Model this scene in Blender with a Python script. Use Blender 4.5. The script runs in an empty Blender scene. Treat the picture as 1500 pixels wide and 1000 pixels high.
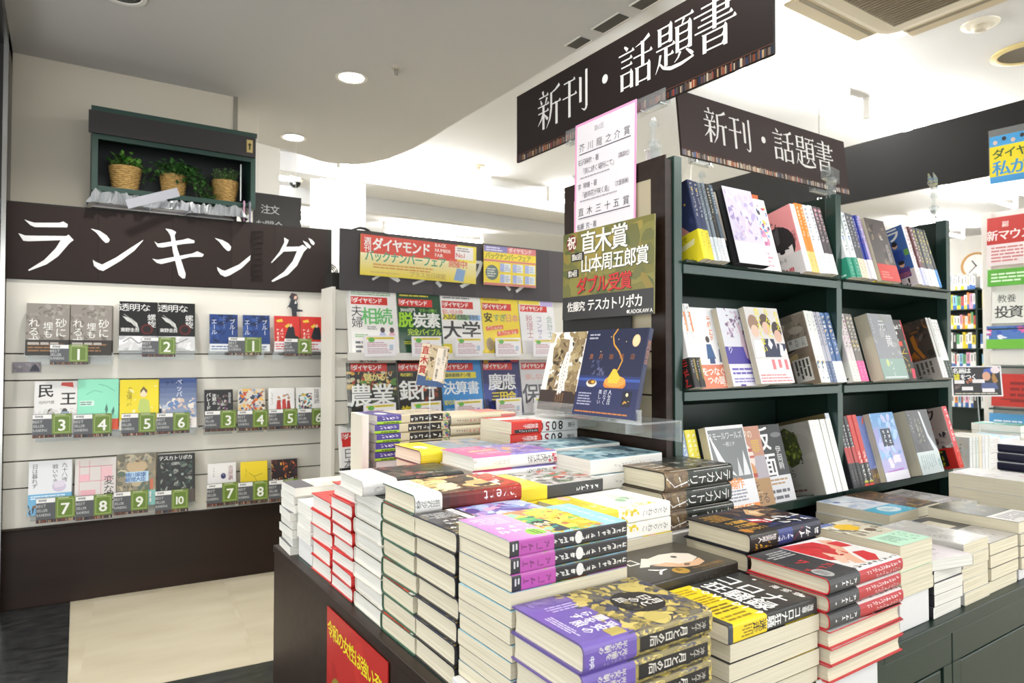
import bpy, math, random
from mathutils import Matrix, Vector
sc = bpy.context.scene
C = sc.collection
# ---------------------------------------------------------------- camera, world, lights, exposure
F_PX, EYE = 988.0, 0.90
cam_d = bpy.data.cameras.new('camera'); cam = bpy.data.objects.new('camera', cam_d); C.objects.link(cam)
cam_d.sensor_width = 36.0; cam_d.lens = F_PX / 1500 * 36
cam.location = (0, 0, EYE)
cam.rotation_euler = (math.pi / 2 + math.atan(22 / F_PX), 0, -math.atan2(.5552, .8317))
cam_d.clip_start = .02
cam_d.dof.use_dof = True; cam_d.dof.focus_distance = 1.22; cam_d.dof.aperture_fstop = 9.0
sc.camera = cam
sc.view_settings.view_transform = 'Standard'; sc.view_settings.look = 'None'
sc.view_settings.exposure = 1.15; sc.view_settings.gamma = 1.0; sc.view_settings.use_curve_mapping = False
sc.cycles.max_bounces = 7; sc.cycles.diffuse_bounces = 4; sc.cycles.glossy_bounces = 3
sc.cycles.transparent_max_bounces = 12; sc.cycles.transmission_bounces = 4
sc.cycles.use_denoising = True
wd = bpy.data.worlds.new('world'); sc.world = wd; wd.use_nodes = True
wd.node_tree.nodes['Background'].inputs[0].default_value = (.97, .99, 1.0, 1)
wd.node_tree.nodes['Background'].inputs[1].default_value = 1.2
# the shop's bare fluorescent tubes hang along X just under the high ceiling (built as meshes with the fittings below)
LUM = [(3.0, 2.08, 1.3), (4.5, 2.08, 1.3), (2.6, -1.1, 1.3), (4.3, -.9, 1.3), (2.3, 4.75, 1.3), (4.2, 4.75, 1.3), (6.6, 2.6, 1.6), (8.1, 3.6, 1.3), (1.0, 5.35, 1.0), (1.8, 7.0, 1.3), (3.6, 7.0, 1.3), (5.6, .4, 1.0)]
DOWN = [(.979, 2.657), (.998, 3.56), (.15, 2.45), (.1, 1.2), (.95, .9), (-.7, .2), (.5, -.6), (-.8, 1.9)]
for x, y in DOWN:
    l = bpy.data.lights.new('downlight_lamp', 'SPOT'); l.energy = 19; l.spot_size = 2.2; l.spot_blend = .7; l.shadow_soft_size = .05; l.color = (1, .975, .93)
    o = bpy.data.objects.new('downlight_lamp', l); C.objects.link(o); o.location = (x, y, 2.035)
# ---------------------------------------------------------------- colour, materials
def lin(c):
    if isinstance(c, tuple): return c
    if len(c) == 1: c = c * 6
    if len(c) == 3: c = ''.join(k * 2 for k in c)
    return tuple((v / 12.92 if v <= .04045 else ((v + .055) / 1.055) ** 2.4) for v in (int(c[i:i + 2], 16) / 255 for i in (0, 2, 4)))
MAT = {}
def mat(name, col=None, rough=.5, coat=0, metal=0, trans=0, emit=None, attr=False, nz=None, bump=None, alpha=1, spec=.5):
    """nz=(scale xyz, colour2, strength, detail) mixes a noise; bump=(scale, strength)"""
    if name in MAT: return MAT[name]
    m = bpy.data.materials.new(name); m.use_nodes = True; nt = m.node_tree; N = nt.nodes; L = nt.links
    b = N['Principled BSDF']; b.inputs['Roughness'].default_value = rough; b.inputs['Metallic'].default_value = metal
    b.inputs['Coat Weight'].default_value = coat; b.inputs['Coat Roughness'].default_value = .12
    b.inputs['Transmission Weight'].default_value = trans; b.inputs['Alpha'].default_value = alpha; b.inputs['Specular IOR Level'].default_value = spec
    if col: b.inputs['Base Color'].default_value = (*lin(col), 1)
    if emit: b.inputs['Emission Color'].default_value = (*lin(emit[0]), 1); b.inputs['Emission Strength'].default_value = emit[1]
    src = None
    if attr:
        a = N.new('ShaderNodeAttribute'); a.attribute_name = 'Col'; src = a.outputs['Color']; L.new(src, b.inputs['Base Color'])
    tc = N.new('ShaderNodeTexCoord')
    if nz:
        mp = N.new('ShaderNodeMapping'); mp.inputs['Scale'].default_value = nz[0]; L.new(tc.outputs['Object'], mp.inputs[0])
        n = N.new('ShaderNodeTexNoise'); n.inputs['Scale'].default_value = 1; n.inputs['Detail'].default_value = nz[3]; L.new(mp.outputs[0], n.inputs[0])
        r = N.new('ShaderNodeMapRange'); r.inputs[1].default_value = .35; r.inputs[2].default_value = .65; r.inputs[4].default_value = nz[2]; L.new(n.outputs[0], r.inputs[0])
        x = N.new('ShaderNodeMix'); x.data_type = 'RGBA'; L.new(r.outputs[0], x.inputs[0])
        if src: L.new(src, x.inputs[6])
        else: x.inputs[6].default_value = (*lin(col), 1)
        x.inputs[7].default_value = (*lin(nz[1]), 1); L.new(x.outputs[2], b.inputs['Base Color'])
    if bump:
        n = N.new('ShaderNodeTexNoise'); n.inputs['Scale'].default_value = bump[0]; n.inputs['Detail'].default_value = 3; L.new(tc.outputs['Object'], n.inputs[0])
        bp = N.new('ShaderNodeBump'); bp.inputs['Strength'].default_value = bump[1]; bp.inputs['Distance'].default_value = .002
        L.new(n.outputs[0], bp.inputs['Height']); L.new(bp.outputs[0], b.inputs['Normal'])
    MAT[name] = m
    return m
M_INK = mat('printed_gloss_paper', attr=True, rough=.4, coat=.14, bump=(60, .05))
M_MATTE = mat('printed_matte_paper', attr=True, rough=.6)
M_PAINT = mat('painted_surface', attr=True, rough=.45)
M_PAGE = mat('page_edges', 'e2dbc4', .85, nz=((6, 6, 1400), 'bdb297', .75, 2))
M_PAGEW = mat('white_page_edges', 'e9e7df', .85, nz=((6, 6, 1400), 'c6c3b8', .75, 2))
M_PAGEK = mat('black_page_edges', '17171a', .7)
M_WOOD = mat('dark_brown_laminate', '2e2019', .4, spec=.3, nz=((3, 40, 40), '21160f', .8, 4), bump=(90, .06))
M_WOODX = mat('dark_brown_laminate_long_grain', '2c1d15', .42, spec=.3, nz=((1.2, 9, 60), '1f130d', .9, 5))
M_GREEN = mat('dark_green_steel', '1a2c24', .36, spec=.35, bump=(250, .03))
M_GREENL = mat('shelf_steel', '2b423b', .25, metal=.2, spec=.7)
M_WALL = mat('cream_wall_paint', 'cfc7b6', .8, nz=((2, 2, 2), 'c4bba8', .5, 3), bump=(300, .15))
M_CEIL = mat('soffit_paint', 'c9c8c6', .85, bump=(180, .08))
M_CEIL2 = mat('white_ceiling_board', 'cfd0d1', .9, bump=(120, .2))
M_SLAT = mat('white_slat_panel', 'e6e2d6', .42, bump=(40, .02))
M_DARK = mat('groove_shadow_board', '1d1a16', .7)
M_FLOOR = mat('cream_stone_floor', 'c6bda6', .3, nz=((2.2, 7, 2), 'ab9f84', .6, 8), bump=(30, .03))
M_GRAN = mat('black_stone_floor', '1b1c1d', .25, nz=((16, 40, 16), '4b4d4c', .35, 9))
M_SIGN = mat('dark_sign_board', attr=True, rough=.5, spec=.18)
M_WHITE = mat('white_plastic', 'e9e6df', .45)
M_LAMP = mat('lamp_glow', 'fff', emit=('fffaf0', 14))
M_TUBE = mat('fluorescent_glow', 'fff', emit=('fffefc', 54))
M_CHROME = mat('polished_metal', 'c9c7c2', .15, metal=1)
M_LEAF = mat('plastic_leaves', attr=True, rough=.45)
M_BASKET = mat('woven_reed', 'c09c5c', .7, nz=((90, 90, 160), '84642f', .7, 2))
def acrylic():
    m = bpy.data.materials.new('clear_acrylic'); m.use_nodes = True; nt = m.node_tree; N = nt.nodes; L = nt.links
    for n in list(N): N.remove(n)
    o = N.new('ShaderNodeOutputMaterial'); t = N.new('ShaderNodeBsdfTransparent'); t.inputs[0].default_value = (.93, .95, .95, 1)
    df = N.new('ShaderNodeBsdfDiffuse'); df.inputs[0].default_value = (.9, .92, .92, 1); xd = N.new('ShaderNodeMixShader'); xd.inputs[0].default_value = .1; L.new(t.outputs[0], xd.inputs[1]); L.new(df.outputs[0], xd.inputs[2])
    g = N.new('ShaderNodeBsdfGlossy'); g.inputs['Roughness'].default_value = .05; f = N.new('ShaderNodeLayerWeight'); f.inputs[0].default_value = .5
    pw = N.new('ShaderNodeMath'); pw.operation = 'POWER'; pw.inputs[1].default_value = 3; L.new(f.outputs['Facing'], pw.inputs[0])
    mt = N.new('ShaderNodeMath'); mt.operation = 'MULTIPLY_ADD'; mt.inputs[1].default_value = .6; mt.inputs[2].default_value = .06; L.new(pw.outputs[0], mt.inputs[0])
    x = N.new('ShaderNodeMixShader'); L.new(mt.outputs[0], x.inputs[0]); L.new(xd.outputs[0], x.inputs[1]); L.new(g.outputs[0], x.inputs[2]); L.new(x.outputs[0], o.inputs[0])
    return m
M_ACR = acrylic()
M_BAG = mat('wrinkled_clear_plastic', 'b9bcc0', .22, alpha=.6, coat=.6, bump=(45, .9))
# ---------------------------------------------------------------- mesh builder
class MB:
    def __init__(s): s.v = []; s.f = []; s.c = []; s.mi = []
    def add(s, vs, fs, col=(.8, .8, .8), mi=0, M=None):
        k = len(s.v)
        s.v += [tuple(M @ Vector(p)) for p in vs] if M else [tuple(p) for p in vs]
        for f in fs: s.f.append(tuple(i + k for i in f)); s.c.append(col); s.mi.append(mi)
    def box(s, x0, y0, z0, x1, y1, z1, col='ccc', mi=0, M=None):
        s.add([(x0, y0, z0), (x1, y0, z0), (x1, y1, z0), (x0, y1, z0), (x0, y0, z1), (x1, y0, z1), (x1, y1, z1), (x0, y1, z1)],
              [(0, 3, 2, 1), (4, 5, 6, 7), (0, 1, 5, 4), (1, 2, 6, 5), (2, 3, 7, 6), (3, 0, 4, 7)], lin(col), mi, M)
    def lathe(s, prof, n=24, col='ccc', mi=0, M=None, close=True):
        vs = []; fs = []
        for r, z in prof:
            for i in range(n): vs.append((r * math.cos(2 * math.pi * i / n), r * math.sin(2 * math.pi * i / n), z))
        for j in range(len(prof) - 1):
            for i in range(n): a = j * n + i; b = j * n + (i + 1) % n; fs.append((a, b, b + n, a + n))
        if close: fs.append(tuple(range(n))[::-1]); fs.append(tuple(range((len(prof) - 1) * n, len(prof) * n)))
        s.add(vs, fs, lin(col), mi, M)
    def tube(s, pts, r, col='ccc', mi=0, n=6):
        vs = []; fs = []; P = [Vector(p) for p in pts]
        for i, p in enumerate(P):
            d = (P[min(i + 1, len(P) - 1)] - P[max(i - 1, 0)]).normalized(); a = d.orthogonal().normalized(); b = d.cross(a)
            for k in range(n): t = 2 * math.pi * k / n; vs.append(p + (a * math.cos(t) + b * math.sin(t)) * r)
        for j in range(len(P) - 1):
            for k in range(n): x = j * n + k; y = j * n + (k + 1) % n; fs.append((x, y, y + n, x + n))
        fs.append(tuple(range(n))[::-1]); fs.append(tuple(range((len(P) - 1) * n, len(P) * n)))
        s.add(vs, fs, lin(col), mi)
    def mesh(s, name, mats):
        me = bpy.data.meshes.new(name); me.from_pydata(s.v, [], s.f)
        for m in (mats if isinstance(mats, list) else [mats]): me.materials.append(m)
        a = me.attributes.new('Col', 'FLOAT_COLOR', 'FACE')
        a.data.foreach_set('color', [x for c in s.c for x in (c[0], c[1], c[2], 1)])
        if any(s.mi): me.polygons.foreach_set('material_index', s.mi)
        me.update(); return me
def link(name, me, parent=None, M=None):
    o = bpy.data.objects.new(name, me); C.objects.link(o)
    if parent: o.parent = parent
    if M is not None: o.matrix_local = M
    return o
def tag(o, label, cat, group=None):
    o['label'] = label; o['category'] = cat
    if group: o['group'] = group
    return o
def struct(o): o['kind'] = 'structure'; return o
def frame(org, x, y):
    x = Vector(x).normalized(); y = Vector(y).normalized(); z = x.cross(y).normalized(); y = z.cross(x)
    return Matrix((( x.x, y.x, z.x, org[0]), (x.y, y.y, z.y, org[1]), (x.z, y.z, z.z, org[2]), (0, 0, 0, 1)))
def bevel(o, w=.002, n=2):
    m = o.modifiers.new('bevel', 'BEVEL'); m.width = w; m.segments = n; m.limit_method = 'ANGLE'; return o
def boxob(name, a, b, m, parent=None, col='ccc', bev=0, M=None):
    mb = MB(); mb.box(*a, *b, col=col); o = link(name, mb.mesh(name, m), parent, M)
    if bev: bevel(o, bev)
    return o
# ---------------------------------------------------------------- glyphs and the small drawing language
GL = {}
def glyph(ch, bold=0, res=2):
    k = (ch, bold, res)
    if k in GL: return GL[k]
    cu = bpy.data.curves.new('g', 'FONT'); cu.body = ch; cu.size = 1; cu.resolution_u = res; cu.fill_mode = 'FRONT'
    ob = bpy.data.objects.new('g', cu); me = ob.to_mesh()
    vs = [(v.co.x, v.co.y) for v in me.vertices]; fs = [tuple(p.vertices) for p in me.polygons]
    ob.to_mesh_clear(); bpy.data.objects.remove(ob); bpy.data.curves.remove(cu)
    w = max([v[0] for v in vs], default=.3) - min([v[0] for v in vs], default=0)
    if ord(ch) < 256:
        x0 = min([v[0] for v in vs], default=0); GL[k] = ([((x - x0 - w / 2) * 1.15, (y - .36) * 1.15) for x, y in vs], fs, w * 1.15 + .09)
    else: GL[k] = ([((x - EMX), (y - EMY)) for x, y in vs], fs, 1.0)
    if EMS != 1 and ord(ch) >= 256: GL[k] = ([(x * EMS, y * EMS) for x, y in GL[k][0]], fs, 1.0)
    return GL[k]
EMX, EMY, EMS = 0, 0, 1
g0 = glyph('国')[0]
EMX = (max(v[0] for v in g0) + min(v[0] for v in g0)) / 2; EMY = (max(v[1] for v in g0) + min(v[1] for v in g0)) / 2
EMS = .9 / (max(v[0] for v in g0) - min(v[0] for v in g0)); GL.clear()
def draw(mb, mapf, W, H, ops, lift0=5e-5, brk=(), mi=0, res=1):
    """ops in percent of W (x, sizes) and percent of H (y); mapf(u, v, lift) gives the 3-D point"""
    li = lift0
    def poly(pts, fs, c): mb.add([mapf(u, v, li) for u, v in pts], fs, lin(c), mi)
    def quad(u0, v0, u1, v1, c):
        cuts = [u0] + [b for b in brk if u0 + 1e-5 < b < u1 - 1e-5] + [u1]
        for p, q in zip(cuts, cuts[1:]): poly([(p, v0), (q, v0), (q, v1), (p, v1)], [(0, 1, 2, 3)], c)
    w = W / 100; h = H / 100
    for op in ops:
        k = op[0]; li += 2.5e-5
        if k == 'R': quad(op[1] * w, op[2] * h, op[3] * w, op[4] * h, op[5])
        elif k == 'G':
            n = op[7] if len(op) > 7 else 10; a = lin(op[5]); b = lin(op[6])
            for i in range(n):
                t = (i + .5) / n; c = tuple(a[j] * (1 - t) + b[j] * t for j in range(3))
                quad(op[1] * w, (op[2] + (op[4] - op[2]) * i / n) * h, op[3] * w, (op[2] + (op[4] - op[2]) * (i + 1) / n) * h, c)
        elif k == 'E':
            n = 18; poly([(op[1] * w + op[3] * w * math.cos(6.2832 * i / n), op[2] * h + op[4] * w * math.sin(6.2832 * i / n)) for i in range(n)], [tuple(range(n))], op[5])
        elif k == 'P': p = op[2]; poly([(p[i] * w, p[i + 1] * h) for i in range(0, len(p), 2)], [tuple(range(len(p) // 2))], op[1])
        elif k == 'L':
            p = [(op[3][i] * w, op[3][i + 1] * h) for i in range(0, len(op[3]), 2)]; r = op[2] * w / 2
            for (x0, y0), (x1, y1) in zip(p, p[1:]):
                d = math.hypot(x1 - x0, y1 - y0) or 1; nx, ny = -(y1 - y0) / d * r, (x1 - x0) / d * r
                poly([(x0 + nx, y0 + ny), (x0 - nx, y0 - ny), (x1 - nx, y1 - ny), (x1 + nx, y1 + ny)], [(0, 1, 2, 3)], op[1])
        elif k == 'T':
            _, x, y, s, txt, c = op[:6]; o = op[6] if len(op) > 6 else ''; s *= w; cx, cy = x * w, y * h
            bold = .02 if 'b' in o else (.034 if 'B' in o else 0); rs = 3 if 'H' in o else (2 if s > .02 else res)
            rot = math.radians(float(op[7])) if len(op) > 7 else 0; cr, sr = math.cos(rot), math.sin(rot); adv = 0; X0, Y0 = cx, cy
            sx = op[8] if len(op) > 8 else 1
            if 'c' in o: X0 -= sum(glyph(ch, 0, rs)[2] for ch in txt) * s * sx / 2 - s * sx / 2
            for ch in txt:
                if ch == ' ': adv += s * .5; continue
                gv, gf, ga = glyph(ch, 0, rs)
                if 'v' in o:
                    px, py = 0, -adv; step = s * (1.02 if ga > .95 else ga + .1)
                    if ch in 'ー-' or (ga < .95 and 'u' not in o): gv = [(b, -a) for a, b in gv]
                else: px, py = adv + (ga * s * sx / 2 - s * sx / 2 if ga < .95 else 0), 0; step = s * sx * ga
                if -s * .2 < Y0 + px * sr + py * cr < H + s * .2 and -s * .2 < X0 + px * cr - py * sr < W + s * .2:
                    for dx, dy in (((0, 0),) if not bold else ((-bold, -bold * .6), (bold, -bold * .6), (-bold, bold * .6), (bold, bold * .6))):
                        li += 4e-7
                        poly([(X0 + (px + (a + dx) * s * sx) * cr - (py + (b + dy) * s) * sr, Y0 + (px + (a + dx) * s * sx) * sr + (py + (b + dy) * s) * cr) for a, b in gv], gf, c)
                adv += step
        elif k == 'K':  # illegible character-like marks
            _, x, y, s, n, c = op[:6]; o = op[6] if len(op) > 6 else ''; rnd = random.Random(int(x * 7 + y * 13 + n)); s *= w
            for i in range(n):
                cx, cy = (x * w, y * h - i * s * 1.05) if 'v' in o else (x * w + i * s * 1.05, y * h); th = s * (.13 if 'b' in o else .08)
                if not (s * .45 < cy < H - s * .45 and s * .3 < cx < W - s * .3): continue
                for j in range(rnd.choice((3, 4, 4, 5))):
                    a = cx + rnd.uniform(-.35, .2) * s; b = cy + rnd.uniform(-.4, .4) * s; l = rnd.uniform(.3, .8) * s; q = rnd.random()
                    if q < .5: poly([(a, b - th / 2), (min(a + l, cx + .45 * s), b - th / 2), (min(a + l, cx + .45 * s), b + th / 2), (a, b + th / 2)], [(0, 1, 2, 3)], c)
                    elif q < .8: b = cy + .42 * s; a += .15 * s; poly([(a, b - l), (a + th, b - l), (a + th, b), (a, b)], [(0, 1, 2, 3)], c)
                    else: poly([(a, cy + .2 * s), (a + th, cy + .22 * s), (a + th - .25 * s, cy - .4 * s), (a - .25 * s, cy - .42 * s)], [(0, 1, 2, 3)], c)
                    li += 1e-7
        elif k == 'D':  # small print: rows (or columns) of dashes
            _, x0, y0, x1, y1, c, n = op[:7]; vt = len(op) > 7; rnd = random.Random(int(x0 * 11 + y0 * 5 + n))
            for i in range(n):
                if vt: a = x0 + (x1 - x0) * (i + .25) / n; b = x0 + (x1 - x0) * (i + .75) / n; p = y1; e = y0 + (y1 - y0) * rnd.random() * .3; st = (x1 - x0) / n * w / h
                else: a = y0 + (y1 - y0) * (i + .25) / n; b = y0 + (y1 - y0) * (i + .75) / n; p = x0; e = x1 - (x1 - x0) * rnd.random() * .3; st = (y1 - y0) / n * h / w
                g = max(st * .25, abs(x1 - x0) * .006)
                m = 0
                while (p > e if vt else p < e) and m < 14:
                    m += 1; l = max(st, abs(e - p) * .05) * rnd.uniform(.8, 3)
                    if vt: quad(a * w, max(p - l, e) * h, b * w, p * h, c); p -= l + g
                    else: quad(p * w, a * h, min(p + l, e) * w, b * h, c); p += l + g
        elif k == 'N':  # painterly patches
            _, x0, y0, x1, y1, cols, n, sz, seed = op; rnd = random.Random(seed)
            for i in range(n):
                cx = rnd.uniform(x0, x1) * w; cy = rnd.uniform(y0, y1) * h; r = rnd.uniform(.4, 1) * sz * w; e = rnd.uniform(.25, .8); t = rnd.uniform(0, 3.14)
                pts = []
                for j in range(7):
                    a = 6.2832 * j / 7; q = r * rnd.uniform(.7, 1.2); u = q * math.cos(a); v = q * math.sin(a) * e
                    pts.append((min(max(cx + u * math.cos(t) - v * math.sin(t), x0 * w), x1 * w), min(max(cy + u * math.sin(t) + v * math.cos(t), y0 * h), y1 * h)))
                li += 1.5e-6
                poly(pts, [tuple(range(7))], rnd.choice(cols))
def flat(z): return lambda u, v, l: (u, v, z + l)
def panel(name, W, H, th, col, ops, M=None, parent=None, m=None, res=1):
    mb = MB(); mb.box(0, 0, 0, W, H, th, col); draw(mb, flat(th), W, H, ops, res=res)
    return link(name, mb.mesh(name, m or M_INK), parent, M)
# Mincho-like strokes: 'h' thin bar with a triangular foot, 'v' thick bar, 's' tapered stroke
def strokes(mb, mapf, x, y, S, defs, col):
    li = 8e-5
    for d in defs:
        li += 2e-6
        def P(pts): mb.add([mapf(x + a / 100 * S, y + b / 100 * S, li) for a, b in pts], [tuple(range(len(pts)))], lin(col))
        k = d[0]
        if k == 'h': _, a, b, q = d; P([(a, q), (b, q), (b, q + 3.2), (a, q + 3.2)]); P([(b - 8, q + 3), (b + 1.5, q + 1), (b - 3.5, q + 8.5)])
        elif k == 'v': _, a, t, b = d; P([(a - 4.6, b), (a + 4.6, b), (a + 4.6, t), (a + 2, t + 2.5), (a - 6.5, t + 4), (a - 4.6, t)])
        else:
            pts = d[1]; n = len(pts)
            for i in range(n - 1):
                (x0, y0, w0), (x1, y1, w1) = pts[i], pts[i + 1]; dd = math.hypot(x1 - x0, y1 - y0) or 1; nx, ny = -(y1 - y0) / dd / 2, (x1 - x0) / dd / 2
                P([(x0 + nx * w0, y0 + ny * w0), (x0 - nx * w0, y0 - ny * w0), (x1 - nx * w1, y1 - ny * w1), (x1 + nx * w1, y1 + ny * w1)])
KJ = {
'新': [('s', [(24, 99, 8), (28, 86, 4)]), ('h', 8, 48, 83), ('s', [(15, 78, 3), (20, 66, 8)]), ('s', [(42, 79, 8), (35, 64, 3)]), ('h', 3, 50, 60), ('h', 5, 49, 43), ('v', 27, 60, 0), ('s', [(26, 42, 6), (18, 28, 5), (3, 14, 1)]), ('s', [(31, 38, 2), (40, 27, 8), (46, 22, 7)]),
      ('s', [(94, 96, 9), (78, 88, 5), (58, 83, 2)]), ('s', [(60, 86, 8), (60, 45, 8), (54, 20, 6), (40, 0, 1)]), ('h', 60, 99, 53), ('v', 82, 54, 0)],
'刊': [('h', 6, 50, 86), ('h', 1, 56, 50), ('v', 28, 87, 0), ('v', 70, 82, 24), ('s', [(92, 97, 8), (92, 8, 8), (86, 1, 5), (74, 8, 1)])],
'話': [('s', [(18, 98, 4), (28, 88, 8)]), ('h', 0, 48, 80), ('h', 8, 42, 66), ('h', 8, 42, 52), ('v', 10, 36, 2), ('v', 40, 36, 2), ('h', 10, 42, 36), ('h', 10, 40, 6), ('s', [(94, 97, 9), (76, 89, 5), (52, 85, 1)]), ('h', 46, 102, 61), ('v', 74, 88, 36), ('v', 57, 36, 0), ('v', 92, 36, 0), ('h', 57, 96, 36), ('h', 57, 92, 5)],
'題': [('v', 12, 92, 58), ('v', 42, 92, 58), ('h', 12, 46, 92), ('h', 12, 42, 76), ('h', 12, 42, 60), ('h', 2, 54, 49), ('v', 29, 48, 12), ('h', 30, 50, 31), ('s', [(14, 40, 6), (10, 22, 5), (0, 4, 1)]), ('s', [(10, 24, 3), (22, 10, 6), (42, 3, 8), (70, 3, 7), (102, 8, 4)]),
      ('h', 54, 102, 92), ('s', [(78, 92, 6), (72, 80, 2)]), ('v', 60, 78, 28), ('v', 93, 78, 28), ('h', 60, 96, 78), ('h', 60, 93, 62), ('h', 60, 93, 46), ('h', 60, 93, 30), ('s', [(68, 28, 6), (62, 18, 4), (52, 11, 1)]), ('s', [(83, 28, 3), (94, 18, 7), (100, 12, 7)])],
'書': [('v', 50, 100, 40), ('h', 18, 86, 89), ('v', 80, 89, 66), ('h', 0, 102, 77), ('h', 18, 82, 66), ('h', 10, 92, 55), ('h', 2, 100, 44), ('v', 26, 34, 0), ('v', 75, 34, 0), ('h', 26, 79, 34), ('h', 26, 74, 19), ('h', 26, 74, 3)],
'・': [('s', [(40.5, 50, 4), (42, 50, 12), (45, 50, 18), (50, 50, 21), (55, 50, 18), (58, 50, 12), (59.5, 50, 4)])]}
# ---------------------------------------------------------------- books
class Des: pass
DS = {}
def U(w, t, r, hard):
    def pos(u, off):
        if u <= w - r: return (u, t + off)
        if u < w + r: a = (u - w + r) / (2 * r) * math.pi / 2; return (w - r + (r + off) * math.sin(a), t - r + (r + off) * math.cos(a))
        if u <= w + t - r: return (w + off, t - (u - w))
        if u < w + t + r: a = (u - w - t + r) / (2 * r) * math.pi / 2; return (w - r + (r + off) * math.cos(a), r - (r + off) * math.sin(a))
        return (2 * w + t - u, -off)
    return pos
def book(key, desc, w, h, t, front, spine=None, back=None, hard=0, art=(), sart=(), band=None, board=None, page=0, small=0):
    """band=(height mm, colour, front art, spine art, spine colour)"""
    d = Des(); d.w, d.h, d.t = w / 1000, h / 1000, t / 1000; d.desc = desc
    w, h, t = d.w, d.h, d.t
    r = min(.0085 if hard else .003, t * .4); th = .0018 if hard else .0004; th = min(th, r * .6)
    pos = U(w, t, r, hard); spine = spine or front; back = back or spine
    arcs = [w - r + 2 * r * i / 4 for i in range(5)] + [w + t - r + 2 * r * i / 4 for i in range(5)]
    us = sorted(set([0] + arcs + [w, w + t] + [2 * w + t])); brk = us[1:-1]
    mb = MB(); inner = lin(board or 'e8e4da')
    for a, b in zip(us, us[1:]):
        m = (a + b) / 2; c = lin(front if m < w else (spine if m < w + t else back))
        o0, o1, i0, i1 = pos(a, 0), pos(b, 0), pos(a, -th), pos(b, -th)
        q = [(o0[0], 0, o0[1]), (o1[0], 0, o1[1]), (o1[0], h, o1[1]), (o0[0], h, o0[1]), (i0[0], 0, i0[1]), (i1[0], 0, i1[1]), (i1[0], h, i1[1]), (i0[0], h, i0[1])]
        mb.add(q, [(0, 1, 2, 3)], c); mb.add(q, [(7, 6, 5, 4), (0, 4, 5, 1), (3, 2, 6, 7)] + ([(0, 3, 7, 4)] if a == 0 else []) + ([(1, 5, 6, 2)] if b == us[-1] else []), inner if hard else c)
    mf = lambda u, v, l: (pos(u, l)[0], v, pos(u, l)[1])
    draw(mb, mf, w, h, art, brk=brk)
    sp = lambda u, v, l: mf(u + w, v, l)
    draw(mb, sp, t, h, sart, brk=[b - w for b in brk])
    d.cover = mb.mesh('cover', M_INK)
    # page block
    hi = .0028 if hard else .0003; fi = .003 if hard else .0005; mb = MB()
    pr = [(fi, t - th)] + [pos(u, -th) for u in arcs] + [(fi, th)]
    if hard: pr += [(fi + .0015, th + (t - 2 * th) * .25), (fi + .0022, t / 2), (fi + .0015, th + (t - 2 * th) * .75)]
    n = len(pr); mb.add([(x, hi, z) for x, z in pr] + [(x, h - hi, z) for x, z in pr], [tuple(range(n)), tuple(range(2 * n - 1, n - 1, -1))] + [(i, i + n, (i + 1) % n + n, (i + 1) % n) for i in range(n)])
    d.page = mb.mesh('page_block', (M_PAGE, M_PAGEW, M_PAGEK)[page])
    d.band = None
    if band:
        bh, bc, ba, bs = band[0] / 1000, band[1], band[2], band[3]; bsc = band[4] if len(band) > 4 else bc; mb = MB(); L = .00035
        for a, b in zip(us, us[1:]):
            m = (a + b) / 2; o0, o1 = pos(a, L), pos(b, L)
            mb.add([(o0[0], .0002, o0[1]), (o1[0], .0002, o1[1]), (o1[0], bh, o1[1]), (o0[0], bh, o0[1])], [(0, 1, 2, 3)], lin(bc if m < w else (bsc if m < w + t else bc)))
        draw(mb, mf, w, bh, ba, L + 4e-5, brk); draw(mb, sp, t, bh, bs, L + 4e-5, [b - w for b in brk])
        d.band = mb.mesh('paper_band', M_INK)
    DS[key] = d; return d
def put(d, M, label, group=None, cat='book'):
    if isinstance(d, str): d = DS[d]
    o = link('book' if cat == 'book' else cat, None, None, M)
    tag(o, label, cat, group)
    cv = link('cover', d.cover, o); link('page_block', d.page, o)
    if d.band: link('paper_band', d.band, cv)
    return o
ORD = ['topmost', 'second', 'third', 'fourth', 'fifth', 'sixth', 'seventh', 'eighth', 'ninth', 'tenth', 'eleventh', 'twelfth', 'thirteenth', 'fourteenth', 'fifteenth', 'sixteenth', 'seventeenth', 'eighteenth', 'nineteenth', 'twentieth']
RJ = random.Random(4)
def omat(o, a, b, w, h, z, rot=0):
    X, Y, org = {'E': ((0, -1, 0), (1, 0, 0), (a, b + w, z)), 'W': ((0, 1, 0), (-1, 0, 0), (a + h, b, z)), 'N': ((1, 0, 0), (0, 1, 0), (a, b, z)), 'S': ((-1, 0, 0), (0, -1, 0), (a + w, b + h, z))}[o]
    M = frame(org, X, Y)
    c = Vector((a + (h if o in 'EW' else w) / 2, b + (w if o in 'EW' else h) / 2, 0))
    return Matrix.Translation(c) @ Matrix.Rotation(rot, 4, 'Z') @ Matrix.Translation(-c) @ M
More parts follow.
